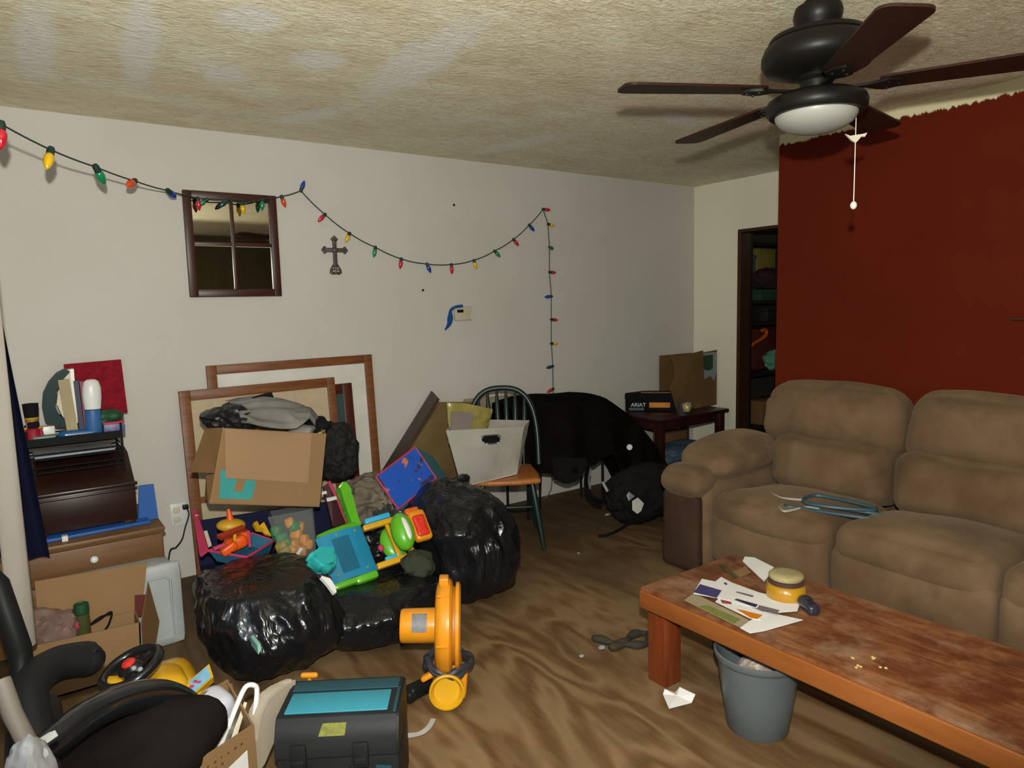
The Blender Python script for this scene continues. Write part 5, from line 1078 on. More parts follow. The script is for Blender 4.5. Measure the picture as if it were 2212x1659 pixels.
# ================================================================== YELLOW BLOWER
bl_ = thing('air_blower', 'yellow inflatable-toy air blower standing on the floor before the trash bags', 'blower', (-3.72, -1.93, 0))
e1 = Vector((0.80, -0.60, 0)); e2 = Vector((0.60, 0.80, 0))   # e1 along the disc axis (to the right), e2 away from the camera
bc0 = Vector((-3.693, -1.930, 0.274))
Mb = Matrix(((e1.x, e2.x, 0, bc0.x), (e1.y, e2.y, 0, bc0.y), (0, 0, 1, bc0.z), (0, 0, 0, 1))) @ Matrix.Rotation(radians(5), 4, 'Z') @ Matrix.Rotation(radians(2), 4, 'Y')
XM = Matrix.Rotation(radians(90), 4, 'Y')
Rb = 0.168
b = MB(Mb); b.lathe([(0, -0.042), (Rb*0.80, -0.042), (Rb*0.93, -0.034), (Rb, -0.015), (Rb, 0.010), (Rb*0.95, 0.018), (Rb*.86, 0.022), (Rb*0.84, 0.012), (Rb*0.66, 0.012), (0, 0.012)], XM, 48); part(b, 'volute', 'amber_plastic', bl_)
b = MB(Mb); b.lathe([(Rb*0.82, 0.030), (Rb*0.92, 0.032), (Rb*0.93, 0.044), (Rb*0.86, 0.050), (Rb*0.72, 0.044), (Rb*.70, 0.032), (Rb*.82, 0.030)], XM, 48); part(b, 'guard_ring', 'amber_plastic', bl_)
b = MB(Mb); b.lathe([(0, 0.020), (Rb*0.83, 0.020), (Rb*0.83, 0.034), (0, 0.034)], XM, 40); part(b, 'inlet_screen', 'amber_dark', bl_)
b = MB(Mb); b.lathe([(0, -0.040), (0.064, -0.040), (0.062, -0.165), (0.058, -0.172), (0, -0.174)], XM, 32); part(b, 'motor_tube', 'orange_plastic' if False else 'amber_plastic', bl_)
M['sticker'] = mat('sticker', (0.40, 0.40, 0.42), 0.5, (0.30, 0.30, 0.32), 90)
def stk(u, v):
    a = radians(150+60*u)+0.0; r = 0.0648; return Vector((-0.125+0.055*v, -r*sin(a-radians(60)), r*cos(a-radians(60))*1.0))
b = MB(Mb); b.grid(lambda u, v: Vector((-0.128+0.055*v, 0.0652*cos(radians(183+62*(1-u))), -0.0652*sin(radians(183+62*(1-u))))), 8, 4, thick=0.0012); part(b, 'sticker', 'sticker', bl_, label='silver sticker')
b = MB(Mb); b.box((-0.012, 0, Rb+0.006), (0.036, 0.05, 0.03), bev=0.006); part(b, 'top_lug', 'amber_plastic', bl_)
for a in (-60, 0, 60):
    b = MB(Mb); b.box((-0.012, -Rb*cos(radians(a)), Rb*sin(radians(a))), (0.045, 0.012, 0.006), rot=(radians(-a), 0, 0), bev=0.002); part(b, 'housing_clip', 'amber_plastic', bl_)
oc_ = Vector((-3.761, -2.030, 0.076)); 
b = MB(); d_ = (CAM-oc_); d_.z = 0.35; d_.normalize(); q = Matrix.Translation(oc_) @ d_.to_track_quat('Z', 'Y').to_matrix().to_4x4()
b.lathe([(0.045, -0.10), (0.052, -0.10), (0.054, -0.02), (0.064, -0.012), (0.064, 0.004), (0.058, 0.008), (0.052, -0.002), (0.046, -0.012), (0, -0.014)], q, 32); part(b, 'outlet_cap', 'yellow_plastic', bl_)
b = MB(); b.rbox((bc0.x+.01, bc0.y+0.01, 0.085), (0.09, 0.12, 0.15), 0.03, 7, rot=(0, 0, -0.62)); part(b, 'outlet_neck', 'amber_plastic', bl_)
ft = Vector((-3.651, -1.960, 0.052))
b = MB(); b.rbox((ft.x, ft.y, 0.055), (0.035, 0.09, 0.105), 0.012, 5, rot=(0, 0.1, -0.6)); part(b, 'foot', 'amber_plastic', bl_); b = MB(); b.rbox(Vector((-3.795, -1.950, 0.114)), (0.05, 0.03, 0.02), 0.008, 5, rot=(0, -0.5, -.6)); part(b, 'foot', 'amber_plastic', bl_)
M['cord_grey'] = mat('cord_grey', (0.035, 0.035, 0.045), 0.5)
pts = []
for k in range(60):
    a = 2*pi*2*k/60; pts.append(Vector((bc0.x+0.0, bc0.y+0.0, 0))+e1*(0.082+0.005*sin(k*.9))*cos(a)+e2*(0.098+0.005*sin(k*1.3))*sin(a)+Vector((0, 0, 0.125+0.012*sin(k*0.7)+0.014*k/60-0.03*cos(a)*0.3)))
b = MB(); b.tube(pts, 0.0125, 8); part(b, 'wound_cord', 'cord_grey', bl_, label='dark grey cord wound round the neck')
pa = Vector((-3.745, -1.867, 0.040)); pb2 = Vector((-3.838, -1.889, 0.028))
b = MB(); b.rbox((pa+pb2)/2, (0.12, 0.055, 0.05), 0.016, 7, rot=(0, 0.08, math.atan2((pa-pb2).y, (pa-pb2).x))); b.rbox(pb2, (0.05, 0.046, 0.045), 0.014, 6, rot=(0, 0, 0.3))
tag(b.build('black_plug', 'black_plastic'), 'black plug block on the floor at the foot of the yellow blower', 'plug')

# ================================================================== SPINDLE CHAIR
cc = Vector((-2.525, -0.655, 0)); cy = radians(-31)
ch = thing('spindle_chair', 'dark green spindle back chair with an orange wood seat', 'chair', tuple(cc))
Mc = Matrix.Translation(cc) @ Matrix.Rotation(cy, 4, 'Z')     # chair faces -Y in its own frame
b = MB(Mc); b.rbox((-0.01, 0, 0.425), (0.41, 0.41, 0.035), 0.016, 12, warp=lambda p: Vector((p.x*(1-0.10*max(0, p.y/0.21)), p.y-0.03*(1-(p.x/0.22)**2)*(1 if p.y < 0 else -0.2), p.z-0.006*(1-(p.x/.22)**2)*(1-(p.y/.21)**2) if p.z > 0 else p.z))); part(b, 'seat', 'orange_wood', ch)
for sx_ in (-1, 1):
    for sy_ in (-1, 1):
        top = Vector((sx_*0.145, sy_*0.13, 0.412)); bot = Vector((sx_*0.205, sy_*0.205-0.0, 0.0))
        b = MB(Mc); P = [top.lerp(bot, f_) for f_ in (0, .15, .3, .5, .7, .85, 1)]; b.tube(P, [0.014, 0.019, 0.021, 0.019, 0.017, 0.015, 0.012], 12); part(b, 'leg', 'green_paint', ch)
for sx_ in (-1, 1): 
    b = MB(Mc); b.tube([(sx_*0.175, -0.165, 0.20), (sx_*0.178, 0, 0.21), (sx_*0.175, 0.165, 0.20)], [0.008, 0.012, 0.008], 10); part(b, 'stretcher', 'green_paint', ch)
b = MB(Mc); b.tube([(-0.177, 0, 0.21), (0, 0, 0.212), (0.177, 0, 0.21)], [0.008, 0.012, 0.008], 10); part(b, 'stretcher', 'green_paint', ch)
def hoop(t_):   # t in 0..1 from left seat to right seat
    a = pi*(1-t_); x = 0.225*cos(a)*(1.0); s_ = sin(a)
    zz = 0.44+0.49*(s_**0.55); xx = 0.225*math.copysign(abs(cos(a))**0.75, cos(a))
    return Vector((xx, 0.165+0.10*(zz-0.44)/0.49, zz))
b = MB(Mc); b.tube([hoop(k/36) for k in range(37)], 0.0175, 12); part(b, 'back_hoop', 'green_paint', ch)
for k in range(6):
    x = -0.15+0.06*k; zt = 0.44+0.49*((1-(abs(x)/0.225)**(2/0.75))**0.5)**0.55 if abs(x) < .225 else 0.5
    b = MB(Mc); yb_ = 0.155; yt = 0.165+0.10*(zt-0.44)/0.49; L_ = zt-0.44
    b.tube([(x*0.85, yb_, 0.435), (x*.88, yb_+(yt-yb_)*.35, 0.44+L_*.35), (x*.93, yb_+(yt-yb_)*.55, 0.44+L_*.55), (x*.97, yb_+(yt-yb_)*.75, 0.44+L_*.75), (x, yt, zt)], [0.007, 0.009, 0.019, 0.016, 0.006], 10); part(b, 'spindle', 'green_paint', ch)
# tote with a yellow bag
M['tote_white'] = mat('tote_white', (0.72, 0.70, 0.635), 0.75, (0.64, 0.62, 0.56), 5, bump=(9, 0.45, 0.02))
tt = thing('tote_bag', 'cream white canvas tote with a cut-out handle on the spindle chair seat', 'tote bag', (-2.62, -0.72, 0.444))
tl, trr, br_, bl0 = [Vector(p) for p in ((-3.033, -0.820, 0.783), (-2.440, -0.740, 0.721), (-2.516, -0.760, 0.418), (-2.934, -0.800, 0.492))]
tb4 = [Vector(p) for p in ((-2.859, -0.640, 0.806), (-2.278, -0.580, 0.723), (-2.376, -0.600, 0.373), (-2.809, -0.640, 0.452))]
zb_ = 0.4455
for p in (br_, bl0, tb4[2], tb4[3]): p.z = zb_
def sag(p, q, n=10): return [p.lerp(q, i/n) for i in range(n+1)]
def face(TL, TR, BR, BL, amp, sd, hole=None, t=0.004):
    def fn(u, v):
        p = TL.lerp(TR, u).lerp(BL.lerp(BR, u), v); e = u*(1-u)*4*v*(1-v)*4
        p.y += amp*(-0.8*e)+0.012*nz((u*3, v*3, sd), 1.0, sd)*min(1, 4*v); return p
    b = MB(); nu, nv = 41, 31
    V = [[b.bm.verts.new(fn(i/(nu-1), j/(nv-1))) for j in range(nv)] for i in range(nu)]
    fs = []
    for i in range(nu-1):
        for j in range(nv-1):
            if hole:
                u = (i+.5)/(nu-1); v = (j+.5)/(nv-1)
                if ((u-hole[0])/hole[2])**4+((v-hole[1])/hole[3])**4 < 1: continue
            fs.append(b.bm.faces.new((V[i][j], V[i+1][j], V[i+1][j+1], V[i][j+1])))
    bmesh.ops.solidify(b.bm, geom=fs, thickness=t); return b
part(face(tl, trr, br_, bl0, 0.03, 2, hole=(0.53, 0.21, 0.12, 0.075)), 'front_face', 'tote_white', tt, ang=60)
part(face(tb4[0], tb4[1], tb4[2], tb4[3], -0.02, 3), 'back_face', 'tote_white', tt, ang=60)
part(face(trr, tb4[1], tb4[2], br_, 0.0, 4), 'gusset', 'tote_white', tt, ang=60)
part(face(tb4[0], tl, bl0, tb4[3], 0.0, 5), 'gusset', 'tote_white', tt, ang=60)
b = MB(); b.slab([bl0, br_, tb4[2], tb4[3]], 0.003); part(b, 'base', 'tote_white', tt)
b = MB(); hc = tl.lerp(trr, 0.57).lerp(bl0.lerp(br_, .57), 0.21)
P = []
for k in range(24):
    a = 2*pi*k/24; u = 0.53+0.13*math.copysign(abs(cos(a))**.5, cos(a)); v = 0.21+0.085*math.copysign(abs(sin(a))**.5, sin(a)); P.append(tl.lerp(trr, u).lerp(bl0.lerp(br_, u), v)+Vector((0, -0.012, 0)))
b.tube(P, 0.004, 6, True); M['grey_trim'] = mat('grey_trim', (0.10, 0.10, 0.11), 0.6); part(b, 'handle_trim', 'grey_trim', tt, label='dark handle edge')
b = MB(); b.rbox(hc+Vector((0.01, 0.075, -0.02)), (0.17, 0.05, 0.13), 0.02, 6); tag(b.build('tote_shade_block', 'black_fabric'), 'added dark block for the shade inside the white tote, seen through its handle hole', 'pouch')  # added block, its black stands for the shaded inside of the tote
M['yellow_film'] = mat('yellow_film', (0.62, 0.53, 0.17), 0.25, (0.50, 0.42, 0.13), 6, bump=(12, 0.6, 0.02), coat=0.5)
M['grey_contents'] = mat('grey_contents', (0.22, 0.18, 0.155), 0.6)
YB = [Vector(p) for p in ((-2.972, -0.740, 0.923), (-2.832, -0.730, 0.902), (-2.641, -0.710, 0.848), (-2.648, -0.700, 0.822), (-2.697, -0.700, 0.725), (-2.848, -0.720, 0.719), (-2.968, -0.740, 0.738)) ]
yl = thing('yellow_plastic_bag', 'translucent yellow plastic bag sticking out of the white tote', 'bag', tuple((YB[5]+YB[6])/2+Vector((0, 0, -0.06))))
def yb_f(side):
    def fn(u, v):
        a = YB[0].lerp(YB[1], min(1, u*2)) if u < .5 else YB[1].lerp(YB[2], u*2-1)
        c = YB[6].lerp(YB[5], min(1, u*2)) if u < .5 else YB[5].lerp(YB[4], u*2-1)
        p = a.lerp(c+Vector((0, 0, -0.05)), v); e = sin(pi*u)**.6*sin(pi*min(1, v*.6+.2))
        p.y += side*(0.028*e)+0.012*ridge((u*2.5, v*2.5, side), 1.3, 6); return p
    return fn
b = MB(); b.grid(yb_f(-1), 24, 18, thick=0.0015); b.grid(yb_f(1), 24, 18, thick=0.0015); part(b, 'film', 'yellow_film', yl, ang=70)
b = MB(); b.slab([(-2.982, -0.785, 0.882), (-2.828, -0.780, 0.854), (-2.857, -0.780, 0.740), (-2.990, -0.785, 0.757)], 0.012); bmesh.ops.bevel(b.bm, geom=b.bm.edges[:], offset=0.005, segments=2, affect='EDGES'); part(b, 'contents', 'grey_contents', yl, label='greyish contents')
# tilted drawer-like wooden box behind the chair
M['board_olive'] = mat('board_olive', (0.17, 0.115, 0.045), 0.7, (0.12, 0.075, 0.026), 5); M['plank_dark'] = mat('plank_dark', (0.045, 0.016, 0.007), 0.5, (0.03, 0.011, 0.005), 6)
bd_ = thing('tilted_wooden_box', 'dark brown wooden box tipped on its edge behind the spindle chair', 'box', (-2.75, -0.3, 0.1))
T1, T2, T3 = Vector((-2.805, -0.360, 0.889)), Vector((-3.130, -0.420, 0.534)), Vector((-2.034, -0.060, 0.811))
dnn = (T2-T1).normalized(); 
b = MB(); b.slab([T1, T1+(T2-T1)*1.9, T1+(T2-T1)*1.9+Vector((0.10, 0.24, 0.02)), T1+Vector((0.09, 0.24, 0.015))], 0.018); part(b, 'side_plank', 'plank_dark', bd_)
q_ = [T1+Vector((0.015, 0.02, -.02)), T1+(T2-T1)*1.85+Vector((.015, .02, 0)), Vector((-2.703, -0.360, 0.078)), Vector((-2.549, -0.300, 0.345)), Vector((-2.495, -0.300, 0.837))]
b = MB(); b.slab(q_, 0.012); part(b, 'face_board', 'board_olive', bd_, label='olive brown face')
M['canvas_taupe'] = mat('canvas_taupe', (0.30, 0.255, 0.185), 0.8)
b = MB(); b.slab([(-2.498, -0.160, 0.839), (-2.55, -0.13, 0.30), (-1.99, -0.13, 0.30), (-2.063, -0.130, 0.827)], 0.02)
tag(b.build('taupe_canvas', 'canvas_taupe'), 'taupe canvas leaning on the wall behind the chair spindles', 'canvas')
b = MB(); b.slab([(-2.685, -0.460, 0.344), (-2.582, -0.460, 0.326), (-2.580, -0.460, 0.168), (-2.684, -0.460, 0.189)], 0.02); b.cyl((-2.62, -0.475, 0.002), (-2.62, -0.475, 0.2), 0.01, n=6)
tag(b.build('brown_plank', 'orange_wood'), 'orange brown plank end under the spindle chair seat', 'plank')

# ================================================================== BLACK DRAPED SEAT
M['drape'] = M['brown_black_fabric']
XS = [-2.29, -2.14, -1.95, -1.75, -1.62, -1.48, -1.38, -1.28, -1.18, -1.12, -1.07]
ZT = [0.80, 0.835, 0.835, 0.825, 0.82, 0.74, 0.67, 0.55, 0.43, 0.33, 0.22]
ZH = [0.38, 0.35, 0.34, 0.35, 0.42, 0.06, 0.02, 0.02, 0.02, 0.02, 0.02]
YFR = [-0.40, -0.50, -0.58, -0.60, -0.60, -0.60, -0.62, -0.64, -0.66, -0.68, -0.70]
def lerpl(A, t_):
    k = min(int(t_), len(A)-2); return A[k]+(A[k+1]-A[k])*(t_-k)
def drape(u, v):
    t_ = u*(len(XS)-1); x = lerpl(XS, t_); zt = lerpl(ZT, t_); zh = lerpl(ZH, t_); yf_ = lerpl(YFR, t_)
    if v < 0.35:
        w_ = v/0.35; y = -0.13+(yf_+0.13)*w_; z = zt-0.02*abs(2*w_-1)**3
    else:
        w_ = (v-0.35)/0.65; y = yf_-0.05*w_-0.035*sin(u*34+2*sin(u*9))*w_; z = zt-0.015+(zh-zt+0.015)*w_
    if v < 0.03: z -= 0.25
    r_ = 0.02*nz((x*3, v*4, 1.0), 1.3, 3); return Vector((x, y+r_, z+0.012*nz((x*4, y*4, 2), 1.2, 5)))
bs = thing('draped_bench', 'bench hidden under a black cloth drape in front of the white wall', 'bench', (-1.75, -0.38, 0))
b = MB(); b.grid(drape, 90, 36, thick=0.005); part(b, 'drape', 'drape', bs, ang=180)
b = MB(); b.box((-1.87, -0.33, 0.79), (0.60, 0.30, 0.03)); part(b, 'bench_top', 'black_plastic', bs)
for x, y in ((-2.20, -0.20), (-2.17, -0.40), (-1.52, -0.20), (-1.52, -0.44)):
    b = MB(); b.tube([(x, y, 0.78), (x, y, 0.0)], 0.010, 8); part(b, 'leg', 'black_plastic', bs)
# slack sack hanging below the hem
b = MB(); b.slab([(-2.133, -0.600, 0.472), (-1.836, -0.600, 0.419), (-1.850, -0.600, 0.350), (-1.909, -0.600, 0.283), (-2.023, -0.600, 0.267), (-2.128, -0.600, 0.326)], 0.05); bmesh.ops.bevel(b.bm, geom=b.bm.edges[:], offset=0.015, segments=2, affect='EDGES')
hs = thing('hanging_pouch', 'black pouch with a white label hanging below the black drape', 'pouch', tuple(Vector((-1.986, -0.580, 0.257))))
part(b, 'pouch_body', 'black_fabric', hs, ang=60)
b = MB(); b.slab([(-2.020, -0.604, 0.390), (-1.963, -0.604, 0.391), (-1.956, -0.604, 0.364), (-2.012, -0.604, 0.358)], 0.002); part(b, 'label_patch', 'paper', hs, label='white label')
b = MB(); b.tube(smooth_path([(-2.095, -0.450, 0.362), (-2.103, -0.450, 0.235), (-2.109, -0.450, 0.124), (-2.068, -0.400, 0.062)]), 0.009, 7); tag(b.build('hanging_strap', 'black_fabric'), 'black strap hanging straight down by the spindle chair', 'strap')
b = MB(); b.tube(smooth_path([(-1.763, -0.120, 0.251), (-1.722, -0.100, 0.171), (-1.718, -0.080, 0.066), (-1.757, -0.060, 0.004), (-1.791, -0.030, -0.010)]), 0.004, 6); tag(b.build('loose_cord', 'grey_trim'), 'thin dark cord looping down the white wall under the drape', 'cord')
# heap of black bags by the sofa
def heap(name, label, c, r, sd, cat='bag', m='black_fabric', amp=.25, flat=None):
    o = lump(c, r, sd, amp, 5, flat=flat).build(name, m); tag(o, label, cat); return o
bp = thing('backpack', 'black backpack with white tags slumped on the floor below the drape', 'backpack', (-1.48, -0.80, 0))
b = lump((-1.57, -0.90, 0.19), (0.29, 0.17, 0.19), 44, 0.18, 5, flat=-0.187); part(b, 'pack_body', 'black_fabric', bp, ang=180)
b = MB(); P = smooth_path([(-2.106, -0.950, 0.482), (-2.165, -0.990, 0.411), (-2.186, -1.020, 0.341), (-2.152, -1.040, 0.281), (-2.075, -1.030, 0.242)], 6); ribbon(b, P, 0.035, (0, -1, 0), 0.006); part(b, 'shoulder_strap', 'black_fabric', bp)
b = MB(); ribbon(b, [(-2.100, -0.960, 0.448), (-2.143, -0.990, 0.393), (-2.151, -1.010, 0.338)], 0.016, (0, -1, 0), 0.004); part(b, 'strap_lining', 'paper_grey', bp)
b = MB(); b.slab([(-1.894, -1.110, 0.237), (-1.829, -1.090, 0.241), (-1.776, -1.090, 0.193), (-1.832, -1.120, 0.162), (-1.874, -1.130, 0.155), (-1.914, -1.130, 0.187)], 0.004); part(b, 'wash_tag', 'paper', bp, label='white tag')
b = MB(); b.slab([(-1.925, -1.090, 0.274), (-1.905, -1.090, 0.291), (-1.857, -1.090, 0.255), (-1.926, -1.110, 0.243)], 0.004); part(b, 'wash_tag', 'paper_grey', bp)
b = MB(); b.slab([(-2.133, -1.090, 0.391), (-2.117, -1.090, 0.394), (-2.095, -1.110, 0.337), (-2.111, -1.110, 0.331)], 0.004); part(b, 'reflective_strip', 'paper_grey', bp)
heap('black_jacket', 'black jacket heaped between the backpack and the sofa arm', (-1.17, -1.05, 0.15), (0.20, 0.22, 0.15), 45, 'clothing', 'brown_black_fabric', 0.25, -0.145)
heap('black_coat', 'dark coat bundled under the end table corner', (-0.82, -0.86, 0.12), (0.16, 0.18, 0.12), 46, 'clothing', 'brown_black_fabric', 0.25, -0.115)
b = MB(); P = (-1.505, -0.700, 0.458); b.cyl(Vector(P)+Vector((0, 0.004, 0)), Vector(P)+Vector((-0.003, -0.004, 0.001)), 0.020, n=20); tag(b.build('round_badge', 'paper'), 'small round white badge on the black drape', 'badge')
b = MB(); b.tube(smooth_path([(-2.047, -0.966, 0.008), (-1.997, -0.985, 0.008), (-1.848, -0.955, 0.008), (-1.653, -0.878, 0.008)]), [0.013]+[0.009]*18, 7) if False else b.tube(smooth_path([(-2.047, -0.966, 0.008), (-1.997, -0.985, 0.008), (-1.848, -0.955, 0.008), (-1.653, -0.878, 0.008)], 6), 0.010, 7)
tag(b.build('floor_strap', 'black_fabric'), 'dark strap lying on the floor in front of the backpack', 'strap')

# ================================================================== END TABLE AND BOXES
et = thing('end_table', 'dark mahogany end table in the far corner', 'table', (-0.61, -0.30, 0))
ex0, ex1, ey0, ey1, ez1 = -1.02, -0.20, -0.54, -0.06, 0.575
b = MB(); b.box(((ex0+ex1)/2, (ey0+ey1)/2, ez1-0.014), (ex1-ex0, ey1-ey0, 0.028), bev=0.009); part(b, 'table_top', 'mahogany', et)
for c, s_ in ((((ex0+ex1)/2, ey0+0.05, ez1-0.062), (ex1-ex0-.12, 0.02, 0.07)), (((ex0+ex1)/2, ey1-0.05, ez1-0.062), (ex1-ex0-.12, 0.02, 0.07)), ((ex0+0.05, (ey0+ey1)/2, ez1-0.062), (0.02, ey1-ey0-.12, 0.07)), ((ex1-0.05, (ey0+ey1)/2, ez1-0.062), (0.02, ey1-ey0-.12, 0.07))):
    b = MB(); b.box(c, s_, bev=0.003); part(b, 'apron', 'mahogany', et)
for x in (ex0+0.055, ex1-0.055):
    for y in (ey0+0.055, ey1-0.055):
        b = MB(); b.box((x, y, 0.275), (0.058, 0.058, 0.55), bev=0.004); part(b, 'leg', 'mahogany', et)
b = MB(); b.box(((ex0+ex1)/2, (ey0+ey1)/2, 0.13), (ex1-ex0-.08, ey1-ey0-.08, 0.02), bev=0.004); part(b, 'lower_shelf', 'mahogany', et)
M['dusk_blue'] = mat('dusk_blue', (0.055, 0.085, 0.12), 0.6, (0.04, 0.06, 0.09), 5)
o = lump((-0.62, -0.36, 0.235), (0.27, 0.14, 0.095), 51, 0.2, 4, flat=-0.0945); tag(o.build('blue_grey_bag', 'dusk_blue'), 'blue grey bag stuffed on the lower shelf of the end table', 'bag')
b = MB(); b.box((-0.52, -0.19, 0.26), (0.30, 0.12, 0.24), bev=0.01); tag(b.build('brown_carton', 'cardboard_dark'), 'brown carton under the end table top', 'box')
# black boot box with white and orange print
bx = thing('boot_box', 'black boot box printed white and orange on the end table', 'box', (-0.80, -0.38, ez1))
e_ = [Vector(p) for p in ((-0.906, -0.055, 0.577), (-0.646, -0.348, 0.577))]
L4 = (e_[1]-e_[0]); L4.z = 0; wd = L4.length; exb = L4.normalized(); eyb = Vector((-exb.y, exb.x, 0))
dpb, hb = 0.24, 0.125
Mx = Matrix(((exb.x, eyb.x, 0, e_[0].x), (exb.y, eyb.y, 0, e_[0].y), (0, 0, 1, 0.5765), (0, 0, 0, 1)))
b = MB(Mx); b.box((wd/2, dpb/2, hb/2), (wd, dpb, hb), bev=0.003); part(b, 'box_base', 'matte_black', bx)
b = MB(Mx); b.box((wd/2, dpb/2, hb-0.004), (wd+.008, dpb+.008, 0.035), bev=0.003); part(b, 'box_lid', 'matte_black', bx)
Mtx = Mx @ Matrix.Translation((0.045, -0.0015, 0.038)) @ Matrix.Rotation(pi/2, 4, 'X')
sx_ = wd/0.40
M['print_white'] = mat('print_white', (0.55, 0.55, 0.55), 0.6); M['print_orange'] = mat('print_orange', (0.55, 0.17, 0.004), 0.6)
part(text_mesh('ARIAT', 0.044*sx_, Mtx), 'brand_print', 'print_white', bx, label='white lettering ARIAT')
b = MB(Mx); b.box((wd*0.70, -0.0015, 0.052), (wd*0.42, 0.002, 0.042)); part(b, 'orange_panel', 'print_orange', bx, label='orange panel')
part(text_mesh('WORK', 0.036*sx_, Mx @ Matrix.Translation((wd*0.53, -0.003, 0.040)) @ Matrix.Rotation(pi/2, 4, 'X'), 0.0004), 'panel_print', 'toy_orange', bx)
b = MB(Mx); b.box((wd*0.62, dpb*0.42, hb+0.0145), (wd*0.60, 0.035, 0.001)); part(b, 'lid_panel', 'print_orange', bx)
part(text_mesh('ARIAT WORK', 0.040*sx_, Mx @ Matrix.Translation((wd*0.30, dpb*0.42+0.02, hb+0.0145)), 0.0004), 'lid_print', 'print_white', bx)
b = MB(Mx); b.box((0.09, -0.0015, 0.018), (0.12, 0.002, 0.022)); part(b, 'size_label', 'dusk_blue', bx)
# tall torn-open brown carton in the corner
kb = thing('brown_paper_carton', 'tall worn brown carton with a green and white panel at the room corner', 'box', (-0.35, -0.28, ez1))
M['kraft'] = mat('kraft', (0.155, 0.085, 0.026), 0.85, (0.12, 0.062, 0.018), 4, bump=(12, 0.3, 0.01))
b = MB(); b.slab([(-0.693, -0.340, 1.024), (-0.617, -0.345, 1.012), (-0.307, -0.345, 1.049), (-0.286, -0.345, 0.720), (-0.33, -0.345, 0.5765), (-0.62, -0.345, 0.5765), (-0.698, -0.345, 0.772), (-0.638, -0.345, 0.853), (-0.655, -0.345, 0.947)], 0.010); part(b, 'front_panel', 'kraft', kb)
kx = Vector((-0.307, -0.345, 1.049)).x
ke = Vector((-0.085, -0.320, 1.040))
b = MB(); b.slab(facecam([(kx, -0.345, 1.03), (kx, -0.345, 0.5765), (ke.x, -0.32, 0.5765), (ke.x, -0.32, ke.z)]), 0.008); part(b, 'side_panel', 'kraft', kb)
b = MB(); b.slab([(kx-.24, -0.10, 1.01), (kx-.24, -0.10, 0.5765), (kx+0.16, -0.10, 0.5765), (kx+0.16, -0.10, 1.01)], 0.008); part(b, 'back_panel', 'kraft', kb)
def kq(a, z): return Vector((kx+(ke.x-kx)*a, -0.3455+0.025*a, z))
b = MB(); b.slab(facecam([kq(.02, 1.025), kq(.02, .80), kq(.55, .83), kq(.8, .78), kq(.98, .86), kq(.98, 1.025)]), 0.002, 0.0015); part(b, 'white_print', 'paper_grey', kb, label='pale printed panel')
b = MB(); b.slab(facecam([kq(.06, 1.005), kq(.08, .89), kq(.45, .875), kq(.70, .89), kq(.70, 1.005)]), 0.002, 0.003); part(b, 'green_print', 'dark_green', kb, label='dark green print')
jg = thing('dark_mug', 'dark mug between the boot box and the brown carton', 'mug', tuple(Vector((-0.763, -0.529, 0.577))))
q = Matrix.Translation(Vector((-0.763, -0.529, 0.577))); M['mug_grey'] = mat('mug_grey', (0.05, 0.045, 0.05), 0.3, coat=0.3)
b = MB(q); b.lathe([(0, 0), (0.034, 0), (0.040, 0.02), (0.040, 0.10), (0.036, 0.10), (0.034, 0.01), (0, 0.008)], n=20); part(b, 'mug_body', 'mug_grey', jg)
b = MB(q); b.tube(smooth_path([(0.02, -0.034, 0.09), (0.04, -0.055, 0.10), (0.046, -0.06, 0.07), (0.03, -0.042, 0.03)]), 0.006, 7); part(b, 'mug_handle', 'mug_grey', jg)
jo = lump(Vector((-0.781, -0.590, 0.650)), (0.035, 0.03, 0.035), 61, .3, 3); tag(jo.build('tinsel_ball', 'brass'), 'small dull gold ball resting against the brown carton', 'ball')
# ================================================================== SOFA
t = NT('sofa_suede'); co = t.coord()
s1 = t.ramp(t.noise(co, 2.3, 4, 0.6), [(0.30, (0.100, 0.060, 0.032)), (0.55, (0.165, 0.105, 0.060)), (0.75, (0.21, 0.145, 0.085))])
s2 = t.ramp(t.noise(t.coord((1, 1, 1), (1, .4, 2)), 3.3, 4, 0.65), [(0.52, (0, 0, 0)), (0.74, (1, 1, 1))])
s1 = t.mix(t.math('MULTIPLY', s2, 0.7), s1, (0.075, 0.044, 0.025))
t.set(s1, 0.92, spec=0.12); t.b.inputs['Sheen Weight'].default_value = 0.25; t.b.inputs['Sheen Tint'].default_value = (0.5, 0.4, 0.28, 1)
t.bump(t.noise(co, 35, 4), 0.25, 0.006); M['sofa_suede'] = t.m
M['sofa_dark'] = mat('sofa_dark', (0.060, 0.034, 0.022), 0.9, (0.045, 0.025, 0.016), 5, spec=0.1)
sf = thing('sofa', 'long brown suede recliner sofa against the red wall', 'sofa', (-1.55, -2.7, 0))
SW = 0.66
Y0 = -1.80     # inner face of the left arm
def crinkle(sd, a=0.010, fq=4.0):
    return lambda p: p+Vector((a*nz(p, fq, sd), a*nz(p, fq, sd+1), a*nz(p, fq, sd+2)))
yend = Y0-3*SW
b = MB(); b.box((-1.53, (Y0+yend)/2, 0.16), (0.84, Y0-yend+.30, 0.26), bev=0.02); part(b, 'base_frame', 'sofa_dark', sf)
b = MB(); b.box((-1.17, (Y0+yend)/2, 0.45), (0.16, Y0-yend+.44, 0.84), bev=0.04); part(b, 'back_frame', 'sofa_suede', sf)
